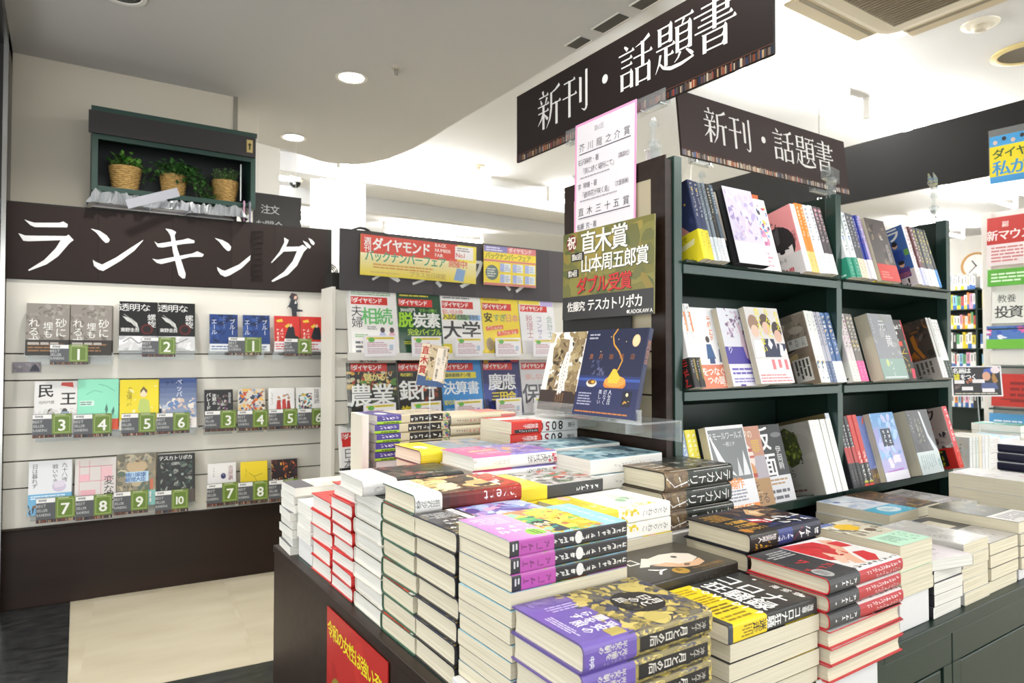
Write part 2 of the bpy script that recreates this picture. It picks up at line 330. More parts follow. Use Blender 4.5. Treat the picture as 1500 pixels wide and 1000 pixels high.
def stack(key, n, a, b, where, z0=.45, o='E', flip=99, top=None, jit=.0022, rot=.012, riser=True):
    """n copies piled from z0 up; books from index `flip` (counted from the top) lie turned round"""
    d = DS[key]; fl = {'E': 'W', 'W': 'E', 'N': 'S', 'S': 'N'}
    for i in range(n):
        k = n - 1 - i; oo = o if k < flip else fl[o]
        aa, bb, rr = a + RJ.uniform(-jit, jit), b + RJ.uniform(-jit, jit), RJ.uniform(-rot, rot)
        if k == 0 and top: aa, bb, rr = a + top[0], b + top[1], top[2]
        M = omat(oo, aa, bb, d.w, d.h, z0 + i * (d.t + .0004), rr)
        lb = '%s, %s, %s' % (d.desc, 'topmost' if k == 0 else ORD[k] + ' down', where)
        put(d, M, lb if n > 1 else '%s, %s' % (d.desc, where), d.desc + ' stack' if n > 1 else None)
    if z0 > .4508 and riser:
        q = boxob('riser_box', (a + .004, b + .004, .4502), (a + (d.h if o in 'EW' else d.w) - .004, b + (d.w if o in 'EW' else d.h) - .004, z0 - .0003), mat('white_card', 'dcdbd9', .6), bev=.0015)
        tag(q, 'white card riser under the ' + ' '.join(d.desc.split(' ')[:6]).replace(' with', '') + ', ' + where.replace('at the foot of the brown', 'foot of the'), 'box')
# ---------------------------------------------------------------- setting
mb = MB(); mb.add([(-3, -3, 0), (10, -3, 0), (10, 9, 0), (-3, 9, 0)], [(0, 1, 2, 3)])
floor = struct(link('floor', mb.mesh('floor', M_FLOOR)))
# black granite border: left strip and front strip (the joint runs askew to the shop grid), pale tiles with open joints between
mb = MB()
mb.add([(-3, -3, .001), (.02, -3, .001), (.0225, 2.118, .001), (.0377, 2.999, .001), (-3, 3.2, .001)], [(0, 1, 2, 3, 4)])
mb.add([(.0222, -3, .001), (1.5, -3, .001), (1.5, 1.98, .001), (.5356, 2.07, .001), (.0225, 2.118, .001)], [(0, 1, 2, 3, 4)])
o = link('stone_border', mb.mesh('stone_border', M_GRAN), floor)
tl = boxob('tile', (0, 0, 0), (.44, .9, .0012), M_FLOOR, floor, M=frame((.04, 2.118, 0), (1, -.088, 0), (.02, 1, 0)))
for i, (x, y) in enumerate([(.492, 2.076)]):
    t2 = tl.copy(); C.objects.link(t2); t2.parent = floor; t2.matrix_local = frame((x, y, 0), (1, -.088, 0), (.02, 1, 0))
# ranking wall (a low partition turned five degrees) with real slats
WO = Vector((-.146, 2.995, 0)); WD = Vector((.99655, -.0830, 0)); WN = Vector((-.0830, -.99655, 0))
def WP(t, z, off=0): p = WO + WD * t + WN * off; return Vector((p.x, p.y, z))
def WF(t, z, off=0, lean=0): up = Vector((0, 0, 1)) * math.cos(lean) - WN * math.sin(lean); return frame(WP(t, z, off), WD, up)
MW = frame(WO, WD, (0, 0, 1))       # local x along the wall, y up, z towards the viewer
mb = MB(); mb.box(-.025, 0, -.12, 1.135, 1.46, -.012, '3c372f')
wl = struct(link('wall_left', mb.mesh('wall_left', M_DARK), None, MW))
zs = [.285] + [.428 + .0964 * i for i in range(6)] + [1.18]
for i in range(7):
    boxob('slat', (-.022, zs[i] + .0022, -.0125), (1.112, zs[i + 1] - .0022, 0), M_SLAT, wl, 'e6e0d0', .0012)
bb = struct(boxob('baseboard_left', (-.04, 0, -.05), (1.2, .283, .004), M_WOODX, None, bev=.003, M=MW))
tr = struct(boxob('trim_1', (-.04, .278, -.004), (1.2, .287, .012), M_WOODX, None, bev=.003, M=MW))
struct(boxob('trim_2', (1.112, .285, -.03), (1.166, 1.2, .006), M_SLAT, None, bev=.003, M=MW))
# back wall above the partition, dark corner post at the very left
struct(boxob('wall_back', (-.22, 3.15, 0), (.62, 3.3, 2.05), M_WALL))
struct(boxob('trim_3', (.618, 3.142, 1.2), (.636, 3.3, 2.05), M_CHROME, col='ccc'))
struct(boxob('trim_4', (-.6, 2.95, 0), (-.168, 3.3, 2.05), mat('dark_door_frame', '1f1d1b', .3)))
struct(boxob('trim_5', (-.182, 2.935, 0), (-.168, 2.97, 2.05), M_CHROME))
struct(boxob('trim_6', (-.7, 1.6, 2.0), (-.168, 3.2, 2.05), mat('dark_door_frame')))
struct(boxob('window_1', (-.6, 2.93, 1.2), (-.185, 2.949, 1.45), mat('blue_glass', '8fa7b5', .15)))
# soffit with a curved edge
pts = [(-3, -3), (1.6, -3), (1.6, 2.95)]
ctrl = [(1.6, 2.95), (1.606, 3.3), (1.575, 3.6), (1.47, 3.84), (1.3, 3.915), (1.11, 3.84), (.86, 3.76), (.3, 3.6)]
for i in range(len(ctrl) - 1):
    p0, p1, p2, p3 = [Vector(ctrl[max(0, min(len(ctrl) - 1, i + j))]) for j in (-1, 0, 1, 2)]
    for k in range(1, 7):
        t = k / 6; q = .5 * ((2 * p1) + (p2 - p0) * t + (2 * p0 - 5 * p1 + 4 * p2 - p3) * t * t + (3 * p1 - p0 - 3 * p2 + p3) * t ** 3); pts.append((q.x, q.y))
pts += [(-3, 3.6)]
n = len(pts); mb = MB(); mb.add([(x, y, 2.05) for x, y in pts] + [(x, y, 2.4) for x, y in pts], [tuple(range(n))[::-1]] + [(i, (i + 1) % n, (i + 1) % n + n, i + n) for i in range(n)])
struct(link('ceiling', mb.mesh('ceiling', M_CEIL)))
mb = MB(); mb.box(-3, -3, 2.4, 10, 9, 2.45)
hc = struct(link('ceiling', mb.mesh('ceiling_high', M_CEIL2)))
struct(boxob('wall_right', (9.4, -3, 0), (9.5, 9, 2.4), mat('white_wall_paint', 'eeece6', .8, bump=(200, .1))))
struct(boxob('wall_far', (-3, 8.9, 0), (9.5, 9.0, 2.4), mat('white_wall_paint')))
for i, (x0, y0, x1, y1) in enumerate([(1.62, 5.05, 1.98, 5.3), (.95, 4.6, 1.2, 4.8)]):
    struct(boxob('trim_%d' % (i + 7), (x0, y0, 0), (x1, y1, 2.4), mat('white_wall_paint')))
for y in (5.0, 6.0): struct(boxob('trim_9', (-1, y, 2.26), (9.3, y + .12, 2.4), M_CEIL2, bev=.004))
# ---------------------------------------------------------------- ceiling fittings
def luminaire(x, y, l, where):
    r = link('ceiling_light', None, None, Matrix.Translation((x, y, 2.4))); tag(r, 'long fluorescent ceiling luminaire ' + where, 'lamp')
    mb = MB(); mb.box(-l / 2, -.02, -.03, l / 2, .02, 0, 'f4f4f2'); mb.box(-l / 2, -.018, -.125, -l / 2 + .02, .018, -.03, 'f4f4f2'); mb.box(l / 2 - .02, -.018, -.125, l / 2, .018, -.03, 'f4f4f2'); link('housing', mb.mesh('housing', M_WHITE), r)
    mb = MB(); mb.tube([(-l / 2 + .02, 0, -.108), (l / 2 - .02, 0, -.108)], .015, n=12); link('tube', mb.mesh('tube', M_TUBE), r)
for (x, y, l), w in zip(LUM, ['behind the bookcase, nearest the second heading', 'beyond the bookcase, over the hanging board', 'near the entrance on the right', 'near the entrance at the far right', 'behind the curved ceiling edge', 'behind the large sign, far back', 'over the far aisle on the right', 'before the distant bookcase', 'just behind the curved ceiling edge by the pillar', 'in the last row on the left', 'in the last row on the right', 'above the second display table']): luminaire(x, y, l, w)
DW = ['nearest the sign board', 'near the curved ceiling edge', 'dark and unlit at the top left', 'over the aisle', 'over the table', 'by the entrance', 'behind the camera', 'beside the door frame']
for (x, y), w in zip(DOWN, DW):
    if y < 2.2: continue
    r = link('downlight', None, None, Matrix.Translation((x, y, 2.05))); tag(r, 'round recessed ceiling downlight ' + w, 'lamp')
    mb = MB(); mb.lathe([(.062, -.001), (.066, -.004), (.052, -.004), (.048, .001)], 32, 'eee', close=False); link('ring', mb.mesh('ring', M_WHITE), r)
    mb = MB()
    if 'unlit' in w:
        mb.lathe([(.05, -.0015), (.05, -.001)], 32, '3a3733'); link('reflector', mb.mesh('reflector', M_PAINT), r)
        mb = MB(); mb.lathe([(.034, -.003), (.036, -.0025), (.02, -.003), (.018, -.0022)], 24, '8a857c', close=False); link('baffle', mb.mesh('baffle', M_CHROME), r)
    else: mb.lathe([(.049, -.0025), (.049, -.001)], 32); link('diffuser', mb.mesh('diffuser', M_LAMP), r)
def ceil_disc(name, x, y, z, R, col, label, cat, prof=None):
    r = link(name, None, None, Matrix.Translation((x, y, z))); tag(r, label, cat)
    mb = MB(); mb.lathe([(R, 0), (R, -.006), (R * .7, -.012)], 24, col); link('base', mb.mesh('base', M_PAINT), r)
    mb = MB(); mb.lathe([(R * .4, -.012), (R * .45, -.02), (R * .3, -.034), (R * .1, -.036)], 16, prof or '8a8578'); link('nozzle', mb.mesh('nozzle', M_PAINT), r)
ceil_disc('sprinkler', 1.09, 2.46, 2.05, .02, 'b9b2a4', 'small sprinkler head in the grey soffit beside the downlight', 'sprinkler')
ceil_disc('sprinkler', 2.56, 4.93, 2.4, .03, 'e8e4da', 'white sprinkler head on the bright far ceiling left of the sign', 'sprinkler', 'cfc9bb')
ceil_disc('sprinkler', 3.95, 2.39, 2.4, .03, 'e8e4da', 'pale sprinkler head on the bright ceiling just right of the large sign', 'sprinkler', 'cfc9bb')
ceil_disc('smoke_detector', 2.708, 4.54, 2.4, .055, 'd8cfb9', 'flat cream smoke detector on the far white ceiling', 'detector', 'd8cfb9')
ceil_disc('ceiling_speaker', 3.427, 1.33, 2.4, .075, 'e4dfd2', 'small round cream air nozzle on the ceiling beside the air conditioner', 'vent', 'b9b2a0')
r = tag(link('ceiling_speaker', None, None, Matrix.Translation((3.93, 1.33, 2.4))), 'round ceiling fitting with brass ring and dark centre, top right', 'speaker')
mb = MB(); mb.lathe([(.14, 0), (.145, -.012), (.12, -.018), (.115, -.008)], 36, 'cdbb84', close=False); link('rim', mb.mesh('rim', M_PAINT), r)
mb = MB(); mb.lathe([(.117, -.0065), (.117, -.005)], 36, '6d665e'); link('grille', mb.mesh('grille', M_PAINT), r)
r = tag(link('security_camera', None, None, Matrix.Translation((1.62, 5.72, 2.395))), 'white dome security camera on the bright ceiling behind the cabinet', 'camera')
mb = MB(); mb.lathe([(.066, .004), (.066, -.0), (.064, .0), (.066, -.01), (.05, -.03)], 24, 'f0efec'); link('housing', mb.mesh('housing', M_WHITE), r)
mb = MB(); mb.lathe([(.047, -.025), (.042, -.052), (.024, -.07), (.004, -.076)], 20, '1b1c1e'); link('dome', mb.mesh('dome', mat('dark_dome', '1a1b1d', .1)), r)
# recessed slots at the soffit edge
for i, (y0, y1, x) in enumerate([(1.86, 1.94, 1.585), (1.66, 1.79, 1.585), (1.5, 1.6, 1.585)]):
    r = tag(link('ceiling_slot', None, None, Matrix.Translation((x, y0, 2.049))), 'dark recessed slot in the soffit edge, %s of three' % ['nearest the curve', 'middle', 'closest to the sign top'][i], 'vent')
    mb = MB(); mb.box(-.05, 0, -.002, 0, y1 - y0, .0, '2a2826'); link('recess', mb.mesh('recess', M_PAINT), r)
    mb = MB(); mb.box(-.056, -.004, -.003, -.05, y1 - y0 + .004, 0, 'd5d0c6'); mb.box(0, -.004, -.003, .004, y1 - y0 + .004, 0, 'd5d0c6'); link('frame', mb.mesh('frame', M_WHITE), r)
# ceiling cassette air conditioner
ac = tag(link('air_conditioner', None, None, Matrix.Translation((2.68, 1.2, 2.4))), 'cream ceiling cassette air conditioner with grey grille at the top right', 'air conditioner')
def ring(mb, R0, z0, R1, z1, col, c0=.09, c1=.09):
    def sq(R, c, z):
        out = []
        for qx, qy in ((1, 1), (-1, 1), (-1, -1), (1, -1)):
            a = [(R, R - c), (R - c * .3, R - c * .3), (R - c, R)]
            for x, y in (a if qx * qy > 0 else a[::-1]): out.append((x * qx, y * qy, z))
        return out
    A_, B_ = sq(R0, c0, z0), sq(R1, c1, z1); n = len(A_); mb.add(A_ + B_, [(i, (i + 1) % n, (i + 1) % n + n, i + n) for i in range(n)], lin(col))
mb = MB()
for a in [(.47, 0, .475, -.02), (.475, -.02, .45, -.06), (.45, -.06, .34, -.085), (.34, -.085, .33, -.08), (.33, -.08, 0, -.08)]: ring(mb, a[0], a[1], a[2], a[3], 'efe7d6', .06, .06 if a[2] else 0)
bevel(link('housing', mb.mesh('housing', M_PAINT), ac), .004)
mb = MB(); mb.box(-.27, -.27, -.088, .27, .27, -.0805, '9a907a')
for i in range(26): mb.box(-.262 + i * .0205, -.262, -.092, -.254 + i * .0205, .262, -.088, '857b66')
link('intake_grille', mb.mesh('intake_grille', M_PAINT), ac)
for i in range(4):
    mb = MB(); mb.box(-.27, .345, -.0865, .27, .43, -.076, 'cfc2a6'); mb.box(-.26, .352, -.0885, .26, .372, -.086, '8f8570')
    o = link('louvre', mb.mesh('louvre', M_PAINT), ac, Matrix.Rotation(i * math.pi / 2, 4, 'Z'))
# ---------------------------------------------------------------- hanging dark board beyond the bookcase
hb = tag(link('hanging_board', None, None, Matrix.Translation((3.4, -1.0, 1.70))), 'long plain dark board hanging high over the right side of the shop', 'sign')
mb = MB(); mb.box(0, 0, 0, .02, 4.2, .295, '1f1e1d'); link('board', mb.mesh('board', M_SIGN), hb)
for y in (.2, 3.1, 4.0): boxob('hanger', (.008, y, .295), (.012, y + .004, .7), M_CHROME, hb)
# ---------------------------------------------------------------- ranking board
rb = tag(link('header_board', None, None, WF(-.026, 1.18, .003)), 'dark brown header board with large white ranking lettering above the slat wall', 'sign', None)
for i, (a, b) in enumerate([(0, .283), (.2836, .5324), (.533, .7495), (.75, .92), (.9205, 1.133)]):
    mb = MB(); mb.box(a, 0, 0, b, .27, .006, ['2e2421', '302623', '2d2421', '322926', '332b28'][i]); link('panel', mb.mesh('panel', M_SIGN), rb)
LET = [[29, 213, 43, 208, 60, 204, 134, 211, 146, 217, 160, 208, 159, 196, 61, 188, 47, 194], [12, 162, 33, 155, 156, 164, 163, 170, 179, 151, 167, 139, 132, 87, 97, 55, 45, 28, 43, 32, 90, 71, 124, 116, 139, 147, 41, 135, 27, 136], [232, 199, 261, 193, 284, 177, 294, 162, 290, 151, 280, 149, 269, 160, 250, 185], [240, 82, 251, 74, 270, 66, 315, 96, 361, 135, 405, 171, 403, 165, 376, 127, 330, 84, 289, 53, 274, 42, 259, 46, 244, 60], [480, 222, 503, 219, 519, 211, 513, 197, 524, 143, 554, 48, 552, 30, 542, 29, 529, 42, 508, 132, 499, 194, 491, 209], [443, 168, 455, 160, 544, 183, 561, 190, 584, 183, 584, 173, 544, 166, 471, 146, 455, 147], [436, 100, 456, 97, 578, 131, 595, 141, 619, 130, 614, 120, 570, 116, 468, 81, 452, 85], [658, 200, 689, 193, 711, 181, 721, 168, 717, 153, 708, 150, 693, 163, 676, 185], [668, 83, 685, 72, 698, 69, 751, 98, 796, 140, 833, 174, 830, 166, 800, 126, 760, 82, 716, 51, 699, 44, 681, 53, 671, 69], [929, 225, 948, 215, 944, 203, 927, 164, 879, 112, 877, 115, 911, 163, 930, 204], [923, 185, 992, 191, 1006, 200, 1026, 187, 1011, 170, 983, 108, 945, 66, 884, 33, 879, 38, 930, 80, 965, 127, 982, 171, 916, 163], [1006, 218, 1026, 210, 1041, 195, 1036, 185, 1023, 191], [1029, 232, 1045, 225, 1057, 212, 1052, 201, 1041, 208]]
for grp in ([0, 1], [2, 3], [4, 5, 6], [7, 8], [9, 10, 11, 12]):
    mb = MB()
    for j in grp:
        p = LET[j]; mb.add([(p[i] / 1000 + .026, p[i + 1] / 1000, .0064 + j * 2e-5) for i in range(0, len(p), 2)], [tuple(range(len(p) // 2))[::-1]], lin('e9e8e6'))
    link('letter', mb.mesh('letter', M_SIGN), rb)
mb = MB(); rr = random.Random(2)
for i in range(9):
    y = .03 + i * .023; mb.add([(.822 + rr.uniform(-.003, .003), y, .0068), (.868 + rr.uniform(-.004, .004), y + .004, .0068 + rr.uniform(0, .004)), (.868 + rr.uniform(-.004, .004), y + .03, .0068), (.824, y + .026, .0068 + rr.uniform(0, .004))], [(0, 1, 2, 3)], lin('2a2220'))
link('tape_strip', mb.mesh('tape_strip', mat('brown_tape', '241c19', .55, spec=.2)), rb)
# ---------------------------------------------------------------- green display case on the partition
M_BOTTLE = mat('bottle_green_paint', '1c3a31', .4)
cs = tag(link('display_cabinet', None, None, Matrix.Translation((.085, 2.97, 1.525))), 'dark green open display cabinet holding three baskets above the header board', 'cabinet')
W_, H_, D_ = .59, .315, .178
boxob('back_panel', (.012, D_ - .01, .012), (W_ - .012, D_, H_), mat('near_black_panel', '141b1c', .5), cs)
boxob('side_panel', (0, 0, 0), (.02, D_, H_), M_BOTTLE, cs, bev=.001); boxob('side_panel', (W_ - .02, 0, 0), (W_, D_, H_), M_BOTTLE, cs, bev=.001)
boxob('top_panel', (0, 0, H_ - .018), (W_, D_, H_), M_BOTTLE, cs, bev=.001); boxob('bottom_panel', (.02, 0, 0), (W_ - .02, D_, .02), M_BOTTLE, cs, bev=.001)
boxob('rail', (.02, .0, H_ - .118), (W_ - .02, .014, H_ - .098), M_BOTTLE, cs)
boxob('header_panel', (-.012, -.012, H_ - .1), (W_ - .004, -.001, H_ - .016), mat('dark_header', '231e1c', .5), cs)
boxob('top_edge', (-.004, -.012, H_ - .016), (W_ + .002, 0, H_ + .002), M_BOTTLE, cs)
lp = boxob('lock_plate', (W_ - .04, -.0145, H_ - .083), (W_ - .016, -.012, H_ - .03), mat('brass', 'c9b478', .3, metal=.6), cs)
mb = MB(); mb.lathe([(.006, 0), (.006, .002)], 12, '4a3c20', M=Matrix.Translation((W_ - .028, -.0145, H_ - .05)) @ Matrix.Rotation(math.pi / 2, 4, 'X')); mb.box(W_ - .031, -.0165, H_ - .072, W_ - .025, -.0145, H_ - .05, '4a3c20'); link('keyhole', mb.mesh('keyhole', M_PAINT), lp)
boxob('light_strip', (W_ - .058, .016, .03), (W_ - .054, .02, H_ - .13), mat('pale_strip', 'cfd6d2', .3), cs)
def basket(x, z0, R, H, label, kind, seed):
    r = tag(link('potted_plant', None, None, Matrix.Translation((x, 3.055, z0))), label, 'plant'); rnd = random.Random(seed)
    mb = MB(); n = 40; rows = 13; vs = []; fs = []
    for j in range(rows * 3 + 1):
        z = H * j / (rows * 3); base = R * (.76 + .24 * min(1, j / (rows * 3) * 1.15)); row = j // 3; ph = j % 3
        for i in range(n):
            w = .5 + .5 * math.cos(math.pi * (i / 2 + row)); rad = base + (.0022 * w if ph else -.0006); vs.append((rad * math.cos(6.2832 * i / n), rad * math.sin(6.2832 * i / n), z))
    for j in range(rows * 3):
        for i in range(n): a = j * n + i; b = j * n + (i + 1) % n; fs.append((a, b, b + n, a + n))
    fs.append(tuple(range(n))[::-1]); mb.add(vs, fs); mb.lathe([(R * 1.01, H - .002), (R * 1.04, H + .003), (R * .95, H + .004), (R * .9, H - .008)], n)
    link('basket', mb.mesh('basket', M_BASKET), r)
    mb = MB(); mb.lathe([(R * .93, H - .014), (R * .93, H - .013)], 20, '2e2a1c'); link('soil', mb.mesh('soil', M_PAINT), r)
    mb = MB(); st = MB()
    def leaf(p, s, az, el, c):
        M = Matrix.Translation(p) @ Matrix.Rotation(az, 4, 'Z') @ Matrix.Rotation(el, 4, 'Y')
        mb.add([(0, 0, 0), (s * .45, s * .32, s * .08), (s, 0, 0), (s * .45, -s * .32, s * .08)], [(0, 1, 2), (0, 2, 3)], lin(c), M=M)
    greens = ['3f7a2c', '5a9438', '74aa48', '356426', '8cbc60'] if kind == 0 else (['2f5a28', '3f7030', '548440', '264a20'] if kind == 1 else ['5f8a4a', '7a9e5e', '4c7240', '90b074'])
    if kind == 1:
        for s in range(26):
            a = rnd.uniform(-.6, 3.5); L_ = rnd.uniform(.04, .15) if rnd.random() < .55 else .05; droop = rnd.uniform(.4, 1.3)
            if s < 14: a = rnd.uniform(-1.1, .3); L_ = rnd.uniform(.09, .17)
            pts = []
            for k in range(8):
                t = k / 7; pts.append((R * .4 * math.cos(a) + L_ * t * math.cos(a) * .9, -abs(R * .6 * math.sin(a)) - .012 * t - R * .25, H + .035 * math.sin(t * 3.1) - L_ * droop * t * t * (1 if s < 14 else .3) + .02 * (1 - t)))
                for q in range(3): leaf(Vector(pts[-1]) + Vector((rnd.uniform(-.01, .01), rnd.uniform(-.01, .01), rnd.uniform(-.01, .01))), rnd.uniform(.018, .028), rnd.uniform(0, 6.3), rnd.uniform(-.6, 1), rnd.choice(greens))
            st.tube(pts, .0007, '3a4a20', n=4)
    else:
        for s in range(60 if kind == 0 else 80):
            a = rnd.uniform(0, 6.283); q = rnd.random() ** .5; h = rnd.uniform(.02, .062) * (1.25 - .5 * q); x1, y1 = R * 1.12 * q * math.cos(a), R * 1.12 * q * math.sin(a)
            st.tube([(x1 * .6, y1 * .6, H - .01), (x1, y1, H + h)], .0006, '4a5a28', n=4)
            for k in range(5 if kind == 0 else 7):
                t = rnd.random(); leaf((x1 * (.7 + .3 * t) + rnd.uniform(-.006, .006), y1 * (.7 + .3 * t) + rnd.uniform(-.006, .006), H + h * t + .004), rnd.uniform(.018, .028) if kind == 0 else rnd.uniform(.008, .013), rnd.uniform(0, 6.3), rnd.uniform(-1, .3), rnd.choice(greens))
    o = link('foliage', mb.mesh('foliage', M_LEAF), r); o['kind'] = 'stuff'; o = link('stem', st.mesh('stem', M_LEAF), r); o['kind'] = 'stuff'
basket(.2, 1.545, .056, .096, 'leafy green plant in a woven basket, leftmost in the dark cabinet', 0, 3)
basket(.372, 1.545, .05, .09, 'trailing ivy spilling from the middle woven basket in the cabinet', 1, 8)
basket(.57, 1.545, .052, .094, 'fine-leaved bushy plant in woven basket, rightmost in the dark cabinet', 2, 5)
# wrapped papers and plastic bags piled on top of the partition
rnd = random.Random(11)
def bag(x0, x1, y, z, th, rot, label, n=26, colr=None):
    mb = MB(); vs = []; fs = []; ny = 7
    for j in range(ny):
        for i in range(n):
            e = min(i, n - 1 - i, 3) / 3; vs.append((x0 + (x1 - x0) * i / (n - 1) + rnd.uniform(-.004, .004), y + (j / (ny - 1)) * .13 * (.25 if j == 1 else 1) + rnd.uniform(-.009, .009), z + (th * e * (1 - abs(j / (ny - 1) - .5) * .5) + rnd.uniform(-.009, .009)) * (1 if j else .15)))
    for j in range(ny - 1):
        for i in range(n - 1): a = j * n + i; fs.append((a, a + 1, a + 1 + n, a + n))
    mb.add(vs, fs, lin('ccc')); o = link('plastic_bag', mb.mesh('plastic_bag', colr or M_BAG)); c = Vector(((x0 + x1) / 2, y, z)); o.matrix_world = Matrix.Translation(c) @ Matrix.Rotation(rot, 4, 'Z') @ Matrix.Translation(-c)
    sm = o.modifiers.new('thick', 'SOLIDIFY'); sm.thickness = .0006
    tag(o, label, 'bag')
M_BAG2 = mat('milky_plastic', '86898b', .3, coat=.5, bump=(60, .9))
bag(.07, .28, 2.925, 1.466, .06, .03, 'crumpled clear plastic bag at the left end of the pile under the cabinet', colr=M_BAG2)
bag(.22, .45, 2.915, 1.468, .048, -.02, 'flat grey plastic wrapper in the middle of the pile under the cabinet')
bag(.4, .63, 2.905, 1.464, .052, -.1, 'wrinkled plastic wrapper at the right end of the pile under the cabinet', colr=M_BAG2)
boxob('folded_envelope', (0, 0, 0), (.19, .034, .004), mat('milky_film', 'a9aab2', .35, coat=.3), M=frame((.2, 2.885, 1.452), (.92, .06, .38), (-.35, -.25, .9)))
tag(bpy.data.objects['folded_envelope'], 'milky plastic sleeve leaning diagonally across the bags below the ivy', 'sleeve')
for i in range(4):
    cc = ['b9b4ad', '8e8a90', 'd6d2c8', '77757a'][i]
    o = boxob('magazine', (0, 0, 0), (.5 - i * .03, .16, .006), mat('dull_print_%d' % i, cc, .5), bev=.001, M=Matrix.Translation((.085 + i * .012, 2.965 - .003 * i, 1.4615 + i * .0066)) @ Matrix.Rotation(.01 * (i - 2), 4, 'Z'))
    tag(o, 'grey wrapped paper lying flat under the cabinet, %s of four' % ['lowest', 'second from bottom', 'third from bottom', 'uppermost'][i], 'paper')
# two upright booklets at the right of the pile
for i, c in enumerate(('b58aa0', '6f6a78')):
    o = panel('booklet', .11, .085, .006, c, [('N', 4, 4, 96, 96, ['d9c8d0', '8a5f78', '4a4a58', 'e9e4e4'], 30, 14, i), ('R', 80, 0, 100, 100, 'e4dfe4')], frame((.618 + i * .022, 2.93, 1.46), (.25, .97, 0), (0, 0, 1)))
    tag(o, ['pinkish', 'dark grey'][i] + ' booklet standing upright right of the cabinet behind the header board', 'booklet')
# order-counter sign far behind
o = panel('hanging_sign', .226, .18, .012, '4c4a49', [('T', 25, 58, 19, '注文', 'dcdcda'), ('T', 14, 16, 19, 'お問合', 'c9c9c7')], frame((.747, 3.34, 1.5), (1, 0, 0), (0, 0, 1)), m=M_SIGN)
tag(o, 'grey sign with two white characters behind the header board', 'sign')
boxob('hanger', (.02, .18, .004), (.0215, .9, .0055), M_WHITE, o); boxob('hanger', (.2, .18, .004), (.2015, .9, .0055), M_WHITE, o)
# ---------------------------------------------------------------- magazine rack
mw = struct(boxob('wall_middle', (.905, 2.662, 0), (2.6, 2.76, 1.24), M_DARK))
zz = [0.02, .24, .336, .432, .528, .625, .721, .817, .913, 1.01, 1.172]
for a, b in zip(zz, zz[1:]): boxob('slat', (.905, 2.65, a + .0022), (2.6, 2.662, b - .0022), M_SLAT, mw, 'ece7da', .0012)
struct(boxob('trim_10', (.895, 2.64, 0), (.912, 2.77, 1.18), M_SLAT, bev=.002))
mh = tag(link('header_board', None, None, Matrix.Translation((.928, 2.648, 1.168))), 'grey header board behind the yellow magazine posters', 'sign')
BL = ['4f4b4d', '5a5557', '555153', '5b5659', '524e50', '575355']
for i in range(6):
    mb = MB(); mb.box(i * .21, -.012, 0, min((i + 1) * .21 - .0006, 1.14), 0, .25, BL[i]); link('panel', mb.mesh('panel', M_SIGN), mh)
for op in [('L', 'dcdcda', .8, [12, 20, 15, 28]), ('P', 'e6e6e4', [18, 27, 20, 22, 22, 18, 23, 22, 22, 27]), ('L', 'dcdcda', .9, [28, 17, 33, 26]), ('L', 'dcdcda', 1.4, [38, 24, 40, 16]), ('T', 53, 45, 15, 'ク', 'e6e6e4'), ('L', 'e6e6e4', 1.2, [70, 26, 72, 17]), ('L', 'e6e6e4', 1.2, [75, 15, 79, 28])]:
    mb = MB(); draw(mb, lambda u, v, l: (u, -.0125 - l, v), 1.14, .25, [op]); link('letter_stroke', mb.mesh('letter_stroke', M_SIGN), mh)
mb = MB(); mb.tube([(1.04 + .05 * math.cos(a / 10 * math.pi), 2.7, 1.405 + .035 * math.sin(a / 10 * math.pi)) for a in range(11)], .006, '2b2b2d'); tag(link('cable_loop', mb.mesh('cable_loop', M_PAINT)), 'black cable loop rising behind the magazine header board', 'cable')
mb = MB()
for k in range(3): mb.tube([(1.0 + .04 * math.cos(a * .4) + .006 * k, 3.02, 1.27 + .04 * math.sin(a * .4) + .006 * k) for a in range(9)], .0028, '2b2b2d')
tag(link('cable_bundle', mb.mesh('cable_bundle', M_PAINT)), 'thin black cables bundled in the gap right of the ranking board', 'cable')
# ---------------------------------------------------------------- green bookcase with brown end board
bc = tag(link('bookcase', None, None, Matrix.Translation((1.084, 1.0, 0))), 'dark green steel bookcase with sloping shelves full of new books', 'bookcase')
BT = 1.33; SH = (1.10, .825, .548); TILT = math.radians(15); ST, CT = math.sin(TILT), math.cos(TILT)
for a in (0, .612, 1.226):
    boxob('post', (a, 0, 0), (a + .024, .03, BT), M_GREENL, bc, bev=.001)
    boxob('side_panel', (a + .004, .03, 0), (a + .02, .36, BT - .004), M_GREEN, bc)
for k in (0, 1):
    a0 = .0245 + .612 * k; a1 = a0 + .587
    for z in SH:
        mb = MB(); mb.box(0, -.178, -.006, a1 - a0, .012, 0); link('shelf', mb.mesh('shelf', M_GREEN), bc, frame((a0, 0, z - .001), (1, 0, 0), (0, -CT, ST)))
        o = boxob('shelf_lip', (a0, -.004, z - .021), (a1, .003, z - .001), M_GREENL, bc, bev=.001)
        boxob('bracket', (a0 + .01, .02, z - .05), (a0 + .012, .16, z - .045), M_GREEN, bc)
    boxob('back_panel', (a0, .186, .45), (a1, .19, 1.285), M_GREEN, bc)
mb = MB()
for a in (.635, ):
    for i in range(15): mb.box(a, .06, .6 + i * .05, a + .001, .068, .606 + i * .05, '0b1310')
link('slot_row', mb.mesh('slot_row', M_PAINT), bc)['kind'] = 'stuff'
eb = tag(link('end_panel', None, None, Matrix.Translation((1.062, 1.005, 0))), 'dark brown laminate end panel of the bookcase with cream slat inset', 'panel')
boxob('board', (.004, 0, 0), (.02, .345, BT - .008), M_WOOD, eb)
